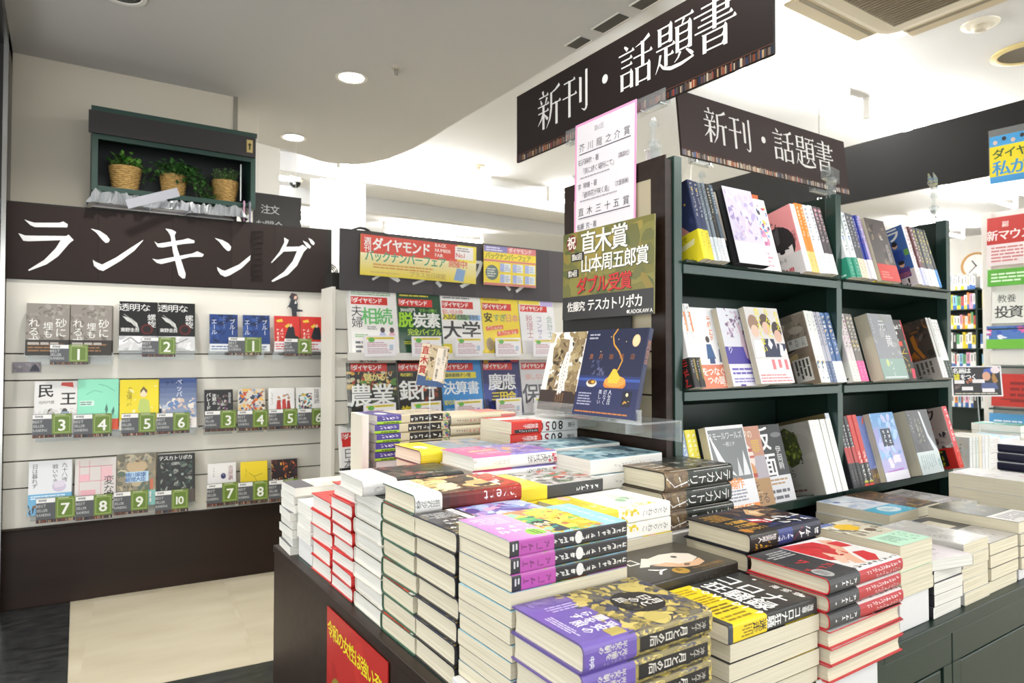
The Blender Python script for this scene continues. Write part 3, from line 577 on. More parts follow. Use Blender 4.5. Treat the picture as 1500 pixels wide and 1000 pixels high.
for a in ((0, .0, 1.288, .345, BT), (0, 0, .45, .042, 1.288), (0, .308, .45, .345, 1.288), (0, .042, .45, .308, .72)):
    boxob('frame_board', (a[0], a[1], a[2]), (.004, a[3], a[4]), M_WOOD, eb)
for i in range(6): boxob('slat', (.0005, .0425, .724 + i * .0945), (.0035, .3075, .724 + (i + 1) * .0945 - .004), mat('beige_slat', 'b3a88c', .5), eb)
# ---------------------------------------------------------------- display table (two boxes forming one stepped stand)
TB = tag(link('display_table', None, None, Matrix.Translation((0, 0, 0))), 'low display table with brown left side and green steel front, loaded with books', 'table')
boxob('side_panel', (.428, .556, 0), (.442, 1.664, .4495), M_WOOD, TB)
boxob('top_edge', (.426, .552, .434), (.444, 1.666, .45), M_WOOD, TB, bev=.001)
boxob('end_panel', (.442, 1.65, 0), (1.06, 1.664, .445), M_WOOD, TB)
boxob('tabletop', (.444, .5525, .425), (1.055, 1.65, .45), M_GREEN, TB)
boxob('tabletop', (1.055, .5525, .425), (2.9, .999, .45), M_GREEN, TB, bev=.002)
boxob('plinth', (.46, .6, 0), (2.9, .98, .06), M_DARK, TB)
for i, (a0, a1) in enumerate([(.445, 1.2835), (1.2865, 1.98), (1.983, 2.9)]):
    boxob('front_rail', (a0, .556, .372), (a1, .575, .424), M_GREEN, TB, bev=.002)
    boxob('upright', (a0, .556, .06), (a0 + .03, .575, .372), M_GREEN, TB, bev=.001); boxob('upright', (a1 - .03, .556, .06), (a1, .575, .372), M_GREEN, TB, bev=.001)
    d_ = boxob('door', (a0 + .033, .5585, .065), (a1 - .033, .57, .368), M_GREEN, TB, bev=.003)
o = tag(boxob('card', (.872, .5475, .318), (1.026, .5505, .452), mat('white_card', 'dcdbd9', .6)), 'plain white card hanging over the table edge below the red stack', 'card')
o = tag(boxob('riser_box', (.9, .862, .4503), (1.056, .99, .578), mat('white_card'), bev=.0015), 'tall white card box under the scrawled title books', 'box')
# ---------------------------------------------------------------- hanging headings on clips
KT = ['新', '刊', '・', '話', '題', '書']; KP = [.101, .213, .327, .429, .547, .656]
def heading(name, M, label, base, white, strip):
    r = tag(link(name, None, None, M), label, 'sign')
    mb = MB(); mb.box(0, 0, 0, .843, .192, .007, base); link('board', mb.mesh('board', M_SIGN), r)
    for k, x in zip(KT, KP):
        mb = MB(); strokes(mb, flat(.0072), x, .060, .106, KJ[k], white); link('letter', mb.mesh('letter', M_SIGN), r)
    mb = MB(); q = random.Random(5); x = 0; cols = strip
    while x < .84: w = q.uniform(.0018, .006); mb.box(x, .001, .007, min(x + w, .843), q.uniform(.014, .0185), .0074, q.choice(cols)); x += w + .0003
    mb.box(0, .0195, .007, .843, .021, .0073, '5c3b2c'); o = link('book_strip', mb.mesh('book_strip', M_SIGN), r)
SP = ['3a2a26', '5b3d30', '7c5a44', '2d3550', '8b3a2e', 'a88a68', '4a4440', '6a5a50', '26303c', 'b8a890', '2a201e', '713d2a']
heading('hanging_sign', frame((1.092, 1.6, 1.458), (0, -1, 0), (0, 0, 1)), 'large dark heading board with white characters over the brown end panel', '231b19', 'dedcd8', SP)
heading('hanging_sign', frame((1.435, 1.30, 1.463), (1, 0, 0), (0, .10, 1)), 'second dark heading board with white characters behind the bookcase top', '3a302f', 'dedcd8', ['6a5a54', '8a7868', 'b5a692', '5a6684', 'a4674e', 'c9bda8', '77706c', '4a4442'])  # same board as the first; lighter base and strip colours paint in its brighter light
def clip(x, y, z, top, ang, label):
    r = tag(link('sign_clip', None, None, Matrix.Translation((x, y, z)) @ Matrix.Rotation(ang, 4, 'Z')), label, 'clip')
    mb = MB(); mb.box(-.02, -.004, -.012, .02, -.001, .026); mb.box(-.02, .004, -.012, .02, .007, .026); mb.box(-.022, -.005, .024, .022, .008, .03); link('lower_jaw', mb.mesh('lower_jaw', M_ACR), r)
    mb = MB(); mb.tube([(0, .0015, .026), (0, .0015, top - .03)], .0055, n=10); mb.lathe([(.011, .03), (.013, .036), (.013, .042), (.009, .046)], 14); mb.lathe([(.009, top - .05), (.012, top - .044), (.009, top - .036)], 14); link('stem', mb.mesh('stem', M_ACR), r)
    mb = MB(); mb.box(-.045, -.006, top - .012, .045, -.0035, top + .022); mb.box(-.045, .008, top - .012, .045, .0105, top + .022); mb.box(-.045, -.006, top - .014, .045, .0105, top - .0115); link('upper_jaw', mb.mesh('upper_jaw', M_ACR), r)
    mb = MB(); mb.tube([(-.03, -.009, top - .006), (-.03, .013, top - .006)], .0028, n=8); mb.tube([(.03, -.009, top - .006), (.03, .013, top - .006)], .0028, n=8); mb.tube([(-.012, -.006, .008), (.012, -.006, .008)], .0022, n=6); link('pin', mb.mesh('pin', M_CHROME), r)
clip(1.085, 1.315, 1.333, .125, math.pi / 2, 'clear plastic sign clip at the far corner of the end panel')
clip(1.085, 1.06, 1.333, .125, math.pi / 2, 'clear plastic sign clip at the near corner of the end panel')
clip(1.53, 1.306, 1.335, .13, 0, 'clear plastic clip under the left end of the second heading')
clip(2.12, 1.306, 1.335, .13, 0, 'clear plastic clip under the right end of the second heading')
clip(1.71, 1.02, 1.333, .05, .2, 'empty clear plastic clip on the middle post of the bookcase')
clip(2.3, 1.03, 1.333, .12, .3, 'tall empty clear plastic clip on the right post of the bookcase')
struct(boxob('trim_11', (1.1, 1.36, .1), (2.32, 1.375, 1.1), M_GREEN))
# cards on the end panel
o = panel('poster', .215, .3, .001, 'f0a5cf', [('R', 3, 0, 97.5, 98, 'ebe6ea'), ('T', 36, 91, 6.5, '第165回', '8a8388', '', 0, .7)] +
    [('T', x, 79, 9.5, c, '48424a') for x, c in zip((12, 27, 42, 57, 71, 86), '芥川龍之介賞')] + [('R', 8, 73.5, 92, 74.3, '55505a'), ('T', 9, 67, 7, '石沢麻依・著', '5a545c', '', 0, .85), ('T', 14, 59, 7.2, '「貝に続く場所にて」', '5a545c', '', 0, .82), ('T', 72, 62, 6, '（講談社）', '6a646c', '', 0, .8), ('D', 10, 53, 72, 55, 'a09aa2', 1),
     ('T', 9, 47, 7, '李 琴峰・著', '5a545c', '', 0, .85), ('T', 14, 39.5, 7.2, '「彼岸花が咲く島」', '5a545c', '', 0, .8), ('T', 68, 41, 6, '（文藝春秋）', '6a646c', '', 0, .75), ('D', 10, 34, 72, 36, 'a09aa2', 1)] +
    [('T', x, 26, 9.5, c, '48424a') for x, c in zip((12, 27, 42, 57, 71, 86), '直木三十五賞')] + [('R', 8, 20.5, 92, 21.3, '55505a'), ('T', 9, 14, 7, '佐藤 究・著', '5a545c', '', 0, .85), ('T', 10, 7, 7, '「テスカトリポカ」', '5a545c', '', 0, .72), ('T', 60, 7, 6, '（KADOKAWA）', '6a646c', '', 0, .75), ('D', 10, 2, 72, 4, 'a09aa2', 1)],
    frame((1.055, 1.302, 1.175), (0, -1, 0), (.02, 0, 1)))
tag(o, 'tall white award list sheet with pink border above the gold board', 'poster')
gold = [('N', 0, 26, 100, 100, ['8d7a30', '6a6a34', '7d7634', '9a8a3c', '58602c', '85803a'], 90, 13, 7)]
o = panel('award_board', .31, .212, .004, '77722f', gold + [('R', 0, 0, 100, 26, '2b2928'), ('E', 10.5, 88, 6.5, 6.5, '7a2c22'), ('T', 10.5, 88, 10, '祝', 'efe9dd', 'b'), ('T', 31, 84, 17.5, '直木賞', '2c2a1a', 'B'), ('T', 30.5, 84.5, 17.5, '直木賞', 'f2efe4', 'b'),
    ('R', 10, 66, 26, 76, '1f1c1a'), ('T', 13, 71, 5.2, '第165回', 'eeeadd', 'b', 0, .72), ('T', 29, 60, 13, '山本周五郎賞', '2c2a1a', 'B', 0, .93), ('T', 28.5, 60.5, 13, '山本周五郎賞', 'f2efe4', 'b', 0, .93), ('R', 6, 48, 20, 57, '1f1c1a'), ('T', 8.5, 52.5, 5, '第34回', 'eeeadd', 'b', 0, .7),
    ('T', 24, 36.5, 12.5, 'ダブル受賞', '2c1a12', 'B', 0, .98), ('T', 23.5, 37, 12.5, 'ダブル受賞', 'c8281e', 'b', 0, .98), ('T', 10, 14, 7.5, '佐藤究', 'e9e6df', 'b', 0, .95), ('T', 35, 14.5, 9.2, 'テスカトリポカ', 'f0ede6', 'b', 0, .92), ('T', 77, 4, 3.4, 'KADOKAWA', 'e9e6df', 'b'), ('E', 75, 4, 1, 1.2, 'e9e6df')],
    frame((1.037, 1.322, .99), (0, -1, 0), (.02, 0, 1)), res=2)
tag(o, 'gold and black award board with white and red lettering on the end panel', 'poster')
tag(boxob('backing_card', (1.052, 1.1, .95), (1.056, 1.345, 1.12), mat('black_card', '1d1c1c', .6), bev=.001), 'plain black card behind the gold award board', 'card')
# acrylic ledge with two big picture books
lg = tag(link('acrylic_ledge', None, None, Matrix.Translation((1.0, .96, .765))), 'clear acrylic book ledge fixed to the end panel', 'stand')
mb = MB(); mb.box(-.055, .005, 0, .055, .36, .004); link('tray', mb.mesh('tray', M_ACR), lg)
mb = MB(); mb.box(-.058, 0, 0, -.054, .36, .03); mb.box(-.0585, .09, .0, -.054, .094, .045); link('front_lip', mb.mesh('front_lip', M_ACR), lg)
mb = MB(); mb.box(.055, 0, -.04, .059, .36, .004); mb.box(.0, .1, -.03, .055, .104, 0); mb.box(.0, .26, -.03, .055, .264, 0); link('bracket', mb.mesh('bracket', M_ACR), lg)
# ---------------------------------------------------------------- posters on rack and table
o = panel('poster', .548, .168, .003, 'f3df55', [('R', 0, 55, 82, 100, 'd9452f'), ('G', 0, 0, 100, 55, 'f1d93a', 'f7ecc0'), ('T', 5.5, 84, 5.5, '週刊', 'f4efe8', 'vb'), ('T', 13.5, 78, 9.6, 'ダイヤモンド', 'f8f4ee', 'B', 0, .84), ('T', 63.5, 93, 3.4, 'BACK', 'f5e4dc', 'b'), ('T', 63.5, 80, 3.4, 'NUMBER', 'f5e4dc', 'b'), ('T', 63.5, 67, 3.4, 'FAIR', 'f5e4dc', 'b'),
    ('T', 7, 48, 8.2, 'バックナンバーフェア', '3b9b76', 'b', 0, .83), ('T', 77, 49, 6.3, '開催中!', 'e0705a', 'b', 0, .85), ('R', 80, 62, 97, 96, 'f6f1ee'), ('T', 83, 73, 4.4, 'No.1', 'd05040', 'b'), ('D', 82, 82, 95, 94, '9a8a88', 2), ('D', 10, 18, 72, 32, 'dca050', 2), ('T', 42, 11, 4.6, 'プラス当日掲載', 'c9a860'), ('P', '8fb0d8', [79, 6, 88, 3, 90, 34, 82, 38]), ('D', 8, 6, 40, 12, 'e0c270', 1)],
    frame((1.008, 2.628, 1.234), (1, 0, -.012), (.012, 0, 1)))
tag(o, 'wide red and yellow magazine back-number poster on the grey header', 'poster')
o = panel('poster', .292, .182, .003, 'f2d93c', [('R', 0, 84, 44, 100, '8d84c0'), ('R', 44, 84, 100, 100, 'dd7f80'), ('D', 4, 86, 40, 98, 'e6e2f0', 2), ('T', 50, 92, 8, 'ダイヤモンド', 'f6e9e6', 'b', 0, .95), ('T', 7, 74, 10, 'バックナンバーフェア', '78833a', 'b', 0, .87), ('R', 0, 60, 100, 65, 'd88078'), ('E', 15, 32, 12, 12, '6f7d74'), ('D', 6, 20, 24, 44, 'd9dcd4', 4)] + [('R', 30 + 24 * i, 36 - 28 * j, 50 + 24 * i, 57 - 28 * j, 'e9eef2') for i in range(3) for j in (0, 1)] + [('R', 30 + 24 * i, 36 - 28 * j, 38 + 24 * i, 57 - 28 * j, 'a9b4dc') for i in range(3) for j in (0, 1)] + [('D', 39 + 24 * i, 38 - 28 * j, 49 + 24 * i, 55 - 28 * j, '9fa6b4', 4) for i in range(3) for j in (0, 1)] + [('R', 0, 0, 100, 6, 'd88078')],
    frame((1.596, 2.625, 1.228), (1, 0, 0), (0, 0, 1)))
tag(o, 'smaller yellow magazine fair poster with rows of thumbnails', 'poster')
o = panel('poster', .285, .405, .002, 'b5241d', [('N', 0, 0, 100, 100, ['b5241d', 'a81f1a', 'bf2c22'], 24, 20, 1), ('E', 20, 61, 13, 15, '8a7a24'), ('E', 20, 61, 9, 11, 'a8983a'), ('K', 17, 60, 7, 1, '3a3410'), ('E', 43, 57, 14, 16, '8a7a24'), ('E', 43, 57, 10, 12, 'a8983a'), ('T', 43, 57, 12, '1', '3a3410', 'b'), ('P', '2f5a36', [12, 50, 20, 47, 26, 42, 20, 40, 10, 43]),
    ('P', '2b2326', [62, 40, 58, 55, 66, 64, 78, 60, 80, 46, 74, 38]), ('P', 'd9a898', [66, 44, 65, 55, 74, 57, 78, 50, 74, 42]), ('P', '2a4152', [54, 0, 56, 30, 66, 40, 80, 38, 92, 26, 94, 0]), ('P', 'c9a77a', [70, 44, 72, 28, 78, 30, 82, 44]), ('R', 6, 4, 22, 40, 'd9c9b0'), ('D', 7, 6, 21, 38, '5a3028', 5, 'v'), ('D', 26, 4, 50, 34, 'e6d8c8', 6, 'v'), ('P', 'd6bd62', [84, 36, 94, 34, 98, 50, 88, 52])] +
    [('T', 7 + 9.9 * i, 91 - .3 * i, 10.5, c, 'e8d426', 'b') for i, c in enumerate('令和の女性は強いぞ!')], frame((.4265, 1.267, .022), (0, -1, 0), (0, 0, 1)), res=2)
tag(o, 'red poster with yellow lettering on the brown side of the table', 'poster')
# award card on a wire stand standing among the stacks
cd = tag(link('card_stand', None, None, Matrix.Translation((.722, 1.43, .76))), 'small slanted award card held up on a clear rod above the stacks', 'sign')
mb = MB(); mb.tube([(0, 0, -.3), (0, 0, .1)], .002, n=6); link('rod', mb.mesh('rod', M_ACR), cd)
o = panel('card', .076, .098, .0015, 'cdbd9c', [('N', 20, 18, 100, 100, ['b5a27c', '8a7858', 'e0d4b8', 'd8c9a4', '6a5a44'], 46, 10, 3), ('P', '45618c', [0, 0, 100, 0, 100, 9, 0, 27]), ('P', 'dcd2b8', [0, 25, 26, 22, 28, 100, 0, 100])] + [('T', 14, 84 - 23 * i, 25, c, 'b3342a', 'B') for i, c in enumerate('直木賞')] + [('R', 56, 14, 93, 94, 'ece4d2'), ('T', 84, 88, 12.5, '星落ちて、', '3a322c', 'v'), ('T', 68, 66, 12, 'なお', '3a322c', 'v'), ('T', 66, 40, 8, '澤田瞳子', '4a4038', 'vb'), ('T', 36, 18, 11, '受賞', 'e0cc4a', 'b')],
    frame((-.04, -.006, .075), (.97, .1, -.12), (.14, -.1, .98)), cd)
# ---------------------------------------------------------------- book designs (front art: 0-100 from fore-edge to spine, 0-100 from tail to head)
GO = ['b9a658', 'd0bd6c', '8d8050', '4a4a5e', '5c5a60', 'c6b264', '3f4050', 'a39350']
book('gold', 'thick hardback with gold foliage cover and purple band', 134, 194, 30.5, '6d6656', '8d8052', hard=1, board='6a5a9a',
     art=[('N', 0, 30, 100, 100, GO, 260, 9, 5), ('E', 52, 70, 25, 25, '26221f'), ('N', 38, 58, 68, 66, ['4a463c', '8a7f50'], 12, 6, 3), ('E', 22, 84, 13, 13, 'c4b266'), ('E', 88, 62, 12, 12, 'bfae62'), ('N', 6, 56, 30, 98, ['c4b266', 'a89a58'], 10, 6, 9), ('T', 60, 80, 12, '月と', 'e9e6de', 'vb'), ('T', 48, 78, 12, '日の', 'e9e6de', 'vb'), ('T', 42, 62, 11, '后', 'e9e6de', 'b')],
     sart=[('N', 0, 30, 100, 100, GO, 80, 40, 6), ('R', 24, 40, 80, 97, '221f1d'), ('T', 52, 92, 26, '冲方丁', 'cfcabd', 'v'), ('T', 52, 75, 38, '月と日の后', 'ded9cc', 'vb')],
     band=(73, '6f5aa8', [('K', 84, 84, 10.5, 1, 'f'), ('T', 78, 84, 11.5, '平安の', 'eceaf2', 'vb'), ('T', 63, 88, 11.5, '闇を照', 'eceaf2', 'vb'), ('T', 50, 80, 11, 'らす', 'eceaf2', 'vb'), ('D', 20, 20, 34, 90, 'b7abd6', 3, 'v'), ('N', 2, 20, 18, 96, ['8a78ba', '7c68ac'], 12, 8, 2), ('R', 84, 58, 97, 88, 'b5a458'), ('D', 40, 10, 88, 26, 'd4cdea', 3)],
           [('T', 30, 76, 26, '平安王朝の', 'd8d4c8', 'vb'), ('T', 58, 76, 24, '光と闇を', 'd8d4c8', 'vb'), ('K', 82, 76, 18, 6, 'b9aec8', 'v'), ('T', 50, 14, 22, '中央', 'efedf4', 'b')]))
SF = ['e8d23a', 'f0dc4a', 'd9b830', '6fae5a', '8cc46a', '9adcae', 'c8e0a0', 'd88a5a']
book('sunflower', 'sunflower paperback with magenta band', 127, 188, 20.2, '8fc6d8', '26252a', hard=0,
     art=[('R', 0, 78, 100, 100, '9fd2e4'), ('K', 8, 90, 10, 9, 'eef6f4', 'b'), ('N', 0, 30, 100, 80, SF, 150, 14, 4), ('N', 10, 50, 90, 78, ['e8d23a', 'f2e05a', 'dcc22e'], 40, 16, 9), ('N', 20, 55, 80, 72, ['c87a4a', 'b0643a'], 8, 6, 10), ('N', 30, 36, 96, 52, ['2f8a86', '3aa06a', '5ab86a', '2b3a4a'], 24, 10, 2), ('N', 50, 38, 72, 54, ['f2e0d0', 'e8c8b8', '2c2a30'], 10, 9, 3)],
     sart=[('K', 50, 97, 42, 12, 'dcdcd8', 'vb'), ('E', 50, 56, 40, 30, 'd9d9d6'), ('K', 50, 50, 42, 8, 'dcdcd8', 'vb')],
     band=(66, 'b955a8', [('G', 0, 0, 100, 100, 'c76ab8', 'e0a8d8'), ('K', 70, 80, 13, 4, 'f6e4f2', 'vb'), ('K', 54, 84, 13, 4, 'f6e4f2', 'vb'), ('E', 86, 78, 14, 10, '8fcf3a'), ('D', 76, 70, 96, 86, '4a6a1a', 2), ('D', 10, 10, 40, 80, 'e9c6e2', 5, 'v')], [('R', 0, 0, 100, 20, '2a2a2c'), ('K', 50, 84, 56, 4, '7e3572', 'vb'), ('D', 20, 4, 70, 18, 'c9c9c9', 2)], 'b04ea0'))
book('painted', 'hardback with blue violet painted cover and black spine', 131, 194, 30, '7d8fc8', '1e1d20', hard=1, board='232225',
     art=[('N', 0, 20, 100, 100, ['7d8fc8', '9ab4e0', 'b8c8ea', 'a890cc', '6a5aa8', 'c8d8f0', 'e0a8c8', '5a4a94'], 120, 18, 21), ('E', 60, 60, 16, 8, 'dfe8f6')],
     sart=[('K', 50, 90, 40, 7, 'd8d8d8', 'v')],
     band=(74, '2b2a2d', [('N', 0, 0, 100, 100, ['3a383c', '4a484c', '28272a', '6a6458'], 40, 16, 2), ('R', 0, 76, 100, 92, 'e6e6e8'), ('R', 60, 30, 92, 60, '6e6436'), ('T', 80, 82, 12, '愛される', 'f2f2f2', 'vb'), ('K', 62, 88, 11, 5, 'e8e8e8', 'vb'), ('K', 46, 88, 11, 5, 'e8e8e8', 'vb'), ('D', 10, 10, 36, 90, 'bdbdbd', 5, 'v'), ('N', 74, 0, 100, 30, ['8a7a48', '5a5030'], 12, 6, 5)], [('K', 50, 85, 40, 4, 'cccccc', 'v')]))
book('invert', 'hardback with red spine lettered invert and white band', 127, 194, 29.5, '3a2a20', '8e1f18', hard=1, board='2f5a46',
     art=[('G', 0, 22, 100, 100, '4a3528', '8a4a30'), ('N', 0, 24, 100, 80, ['e9c98a', 'd8b070', 'f0d8a0', '3a2a20', '5a4028', '2a1e1a'], 60, 20, 6), ('N', 30, 30, 90, 50, ['f2e2b8', 'e6cc8e'], 10, 20, 7), ('N', 0, 80, 100, 100, ['c83a2c', 'b02a20', 'e0e0da', 'd8583e'], 40, 14, 8)],
     sart=[('G', 0, 23, 100, 100, '3a2620', 'b02a1e'), ('T', 50, 94, 68, 'invert', 'ece6e2', 'vH', 0, 1.25)],
     band=(46, 'ecebe8', [('K', 55, 86, 9, 1, '86b58a'), ('D', 20, 50, 60, 80, 'b8d0b8', 3, 'v'), ('K', 76, 80, 9, 4, 'c2c6c2', 'v')], [('T', 50, 80, 36, '相沢沙呼', '9a9c98', 'vb'), ('E', 30, 12, 5, 5, '777'), ('E', 60, 12, 5, 5, '777')]))
book('spiral', 'black hardback of the transparent spiral novel with white band', 127, 194, 26.2, '1b1d1c', '171817', hard=1, board='d8d4c8', page=1,
     art=[('N', 0, 30, 100, 100, ['1b1d1c', '2c3430', '3a4a40', '4a2a28', '6a5a50', '22282a', '8a4a44'], 90, 13, 12), ('K', 78, 80, 14, 3, 'c8c8c8', 'vb')],
     sart=[('T', 50, 88, 66, '透明な螺旋', 'e6e6e4', 'vb'), ('L', 'd0d0d0', 4, [20, 36, 80, 40]), ('L', 'd0d0d0', 4, [20, 40, 80, 33])],
     band=(62, 'dfdedc', [('N', 0, 0, 100, 100, ['d4d3d2', 'e8e8e6', 'c9c8c8'], 26, 14, 3), ('K', 70, 80, 16, 4, 'c4c2c2', 'vb')], [('K', 50, 84, 50, 3, 'b0b0ae', 'v')]))
book('crimson', 'thick red hardback seen from its page end', 125, 194, 31.5, 'd23a36', 'd8302c', hard=1, board='c92e2a', page=1,
     art=[('N', 0, 10, 100, 100, ['d23a36', 'd9504a', 'c42c28', 'e8e2e2'], 22, 14, 4), ('R', 30, 60, 96, 92, 'f0e6e4'), ('K', 80, 84, 10, 3, 'c03030', 'v')], sart=[('K', 50, 90, 40, 6, 'f4e2e0', 'v')])
book('scarlet', 'bright red hardback with red board edges', 125, 194, 25, 'd8423e', 'cf2a28', hard=1, board='b8282a', page=1, art=[('N', 0, 0, 100, 100, ['d8423e', 'e0605a', 'cc3430'], 14, 20, 14), ('K', 82, 90, 9, 6, 'f4dcda', 'v')], sart=[('K', 50, 90, 40, 6, 'f4e2e0', 'v')])
book('pocket_cream', 'small cream pocket book with faint gold pattern', 105, 151, 18.6, 'ece8dc', 'e9e6dc', page=1, art=[('N', 0, 0, 100, 100, ['e4dcc0', 'f0ece0', 'd9c890'], 40, 8, 3), ('R', 0, 70, 100, 100, '5a5a60')], sart=[('K', 50, 92, 50, 6, '8a8a86', 'v')])
book('pocket_white', 'small white pocket book', 105, 151, 27, 'edebe8', 'e9e7e4', page=1, art=[('N', 0, 30, 100, 100, ['e0dedd', 'f2f0ee', 'cfcfd2', 'e6dcd0'], 30, 12, 6), ('D', 20, 40, 80, 60, 'a8a8ac', 4)], sart=[('K', 50, 92, 40, 7, '77777a', 'v')])
book('corona', 'black paperback with white title and bright yellow band', 130, 188, 23, '2a2c2d', '26292a', art=[('N', 0, 40, 100, 100, ['3c4a3c', '34383a', '4a5a48', '2e3232'], 24, 5, 3)] +
     [('T', 14 + 31 * i, 76 - 2 * i, 27, c, 'eeeeea', 'b') for i, c in enumerate('コロナ')] + [('T', 20 + 30 * i, 55 - 1 * i, 27, c, 'eeeeea', 'b') for i, c in enumerate('狂騒録')] + [('T', 56 + 14 * i, 93, 10, c, 'e2e2de', 'b') for i, c in enumerate('海堂尊')] + [('E', 90, 92, 3.2, 3.2, 'd9d9d4'), ('E', 60, 60, 3.6, 3.6, 'd9d9d4'), ('E', 28, 94, 2.6, 2.6, 'd9d9d4'), ('E', 12, 60, 2.6, 2.6, 'cfd2c8')],
     sart=[('T', 50, 93, 38, '海堂尊', 'd9d9d6', 'vb'), ('T', 50, 76, 62, 'コロナ狂騒録', 'f0f0ec', 'vb')],
     band=(76, 'efcf1e', [('T', 12 + 14 * i, 96, 12, c, 'f4f2e8', 'B') for i, c in enumerate('COVID19')] + [('D', 80, 6, 94, 80, '9a8412', 2, 'v'), ('D', 56, 10, 76, 84, '7c6a14', 3, 'v'), ('D', 30, 12, 52, 84, 'a89018', 4, 'v'), ('D', 6, 10, 24, 80, 'b89c1c', 3, 'v'), ('R', 93, 0, 100, 13, '3a3f44'), ('R', 0, 0, 93, 13, '3c3c3a')],
           [('T', 50, 88, 60, '迷走', '2c2a1a', 'vb'), ('D', 16, 30, 84, 60, '8a7412', 4, 'v'), ('R', 0, 0, 100, 11, '39424e')]))
book('skull', 'wide black paperback with half skull head cover', 134, 194, 26, '35322b', '302d28', page=0,
     art=[('G', 0, 0, 100, 100, '2e2b26', '403c32'), ('P', 'd8cfc2', [34, 46, 30, 60, 34, 74, 46, 84, 62, 82, 70, 70, 68, 56, 58, 48, 52, 30, 40, 32]), ('P', 'cfa886', [56, 50, 68, 56, 70, 70, 64, 82, 78, 78, 84, 66, 80, 54, 70, 44, 56, 34]), ('E', 46, 66, 4, 4, '55504c'), ('P', 'd9d5c8', [30, 40, 44, 30, 54, 22, 58, 30, 46, 40, 38, 48]), ('P', '7a6656', [70, 60, 76, 56, 78, 60, 73, 65]),
          ('E', 86, 44, 10, 10, 'b08a34'), ('T', 82, 44, 7, '1位', '33250e', 'b'), ('T', 74, 30, 20, '人', 'efece6', 'b'), ('T', 36, 24, 20, '口', 'efece6', 'b'), ('T', 88, 88, 7, '因縁が加速する', 'a87e4a', 'v'), ('K', 96, 86, 6, 7, '8f6a40', 'v')],
     sart=[('K', 50, 90, 40, 8, '4a463e', 'v')])
book('mitori', 'white paperback with green cat and yellow obi', 130, 188, 25.5, 'efefea', 'f2f1ec', page=0,
     art=[('N', 10, 46, 90, 84, ['e4ece0', 'c4dcc0', 'f2f2ee', 'dce8d8'], 30, 12, 3), ('E', 40, 70, 18, 9, 'cfe0cc'), ('E', 60, 64, 9, 7, '9ac49a'), ('N', 46, 64, 66, 80, ['7aa87e', 'b8d4b8'], 10, 5, 3), ('N', 84, 40, 100, 84, ['ecd23c', 'f0dc5a'], 16, 4, 8)],
     sart=[('N', 0, 38, 100, 60, ['e6cf34', 'dcc22c', 'ecdc5c'], 22, 24, 3), ('T', 50, 93, 46, 'みとりねこ', '8a8782', 'v')],
     band=(66, 'eed83e', [('E', 10, 70, 12, 8, 'f2c8b8'), ('D', 20, 20, 60, 80, 'd0b830', 5, 'v'), ('K', 80, 84, 8, 6, 'c0a828', 'v'), ('N', 60, 70, 90, 100, ['f6f2d8', 'f0e8a8'], 8, 6, 4)], [('T', 50, 60, 42, '有川ひろ', '6f6420', 'v')]))
book('greymanga', 'grey paperback with line art cover and yellow band', 130, 188, 24, 'b5b2ae', '343434',
     art=[('N', 0, 28, 100, 100, ['c8c4c0', 'a09c98', 'e0dcd8', 'c85a44', '5f7a5a', '8a8682', 'd8d4d0', '6a6662'], 100, 12, 31), ('K', 80, 90, 13, 5, '3a3a3a', 'vb'), ('K', 62, 90, 11, 5, '3a3a3a', 'vb')],
     sart=[('K', 50, 92, 44, 5, 'e0e0e0', 'vb')], band=(58, 'eed93a', [('N', 0, 50, 100, 100, ['f0e06a', 'e2c82c'], 10, 14, 3), ('K', 80, 80, 10, 3, 'c4a81c', 'v')], [('R', 0, 0, 100, 100, 'ecd532')]))
book('tiger', 'hardback with white brush-lettered spine and pink band', 134, 194, 27, '8a80c4', 'ecebe9', hard=1, board='d8d4cc', page=1,
     art=[('N', 0, 40, 100, 100, ['8a80c4', 'a79ad4', '6f66b4', 'e0a878', 'd88a6a', 'c4b8e0', '9a78b8', 'b8accc'], 90, 14, 9)],
     sart=[('T', 48, 92, 62, '老虎残夢', '35322f', 'v'), ('T', 50, 38, 36, '桃野雑派', 'a9a6a4', 'v'), ('N', 0, 94, 100, 100, ['c8384a', 'd85a6a'], 8, 26, 2), ('N', 60, 84, 100, 94, ['c8384a', 'd8a0a8'], 4, 14, 3)],
     band=(86, 'dd6fa0', [('T', 70, 88, 14, '江戸川', 'f6dce8', 'vb'), ('T', 48, 88, 14, '乱歩賞', 'f6e6a8', 'vb'), ('K', 30, 86, 10, 5, 'f4d4e2', 'vb'), ('D', 6, 14, 24, 84, 'f0bcd4', 4, 'v')], [('R', 0, 0, 100, 100, 'ecebe9'), ('T', 50, 88, 36, '桃野雑派', 'b9b6b4', 'v'), ('R', 10, 0, 40, 8, 'c8c4c2')], 'ecebe9'))
book('yellowtop', 'hardback with misty grey cover and yellow band', 134, 194, 28, '9aa4b0', 'd8c83a', hard=1, board='6a2a3a', page=0, art=[('N', 0, 30, 100, 100, ['8f9aa8', 'a8b2bc', 'b8a898', '7c8896'], 40, 20, 2)], band=(62, 'efdc32', [('E', 60, 40, 18, 10, 'f2efe0'), ('K', 70, 88, 12, 4, 'd8a020', 'vb'), ('D', 10, 20, 40, 80, 'c8b020', 4, 'v')], []))
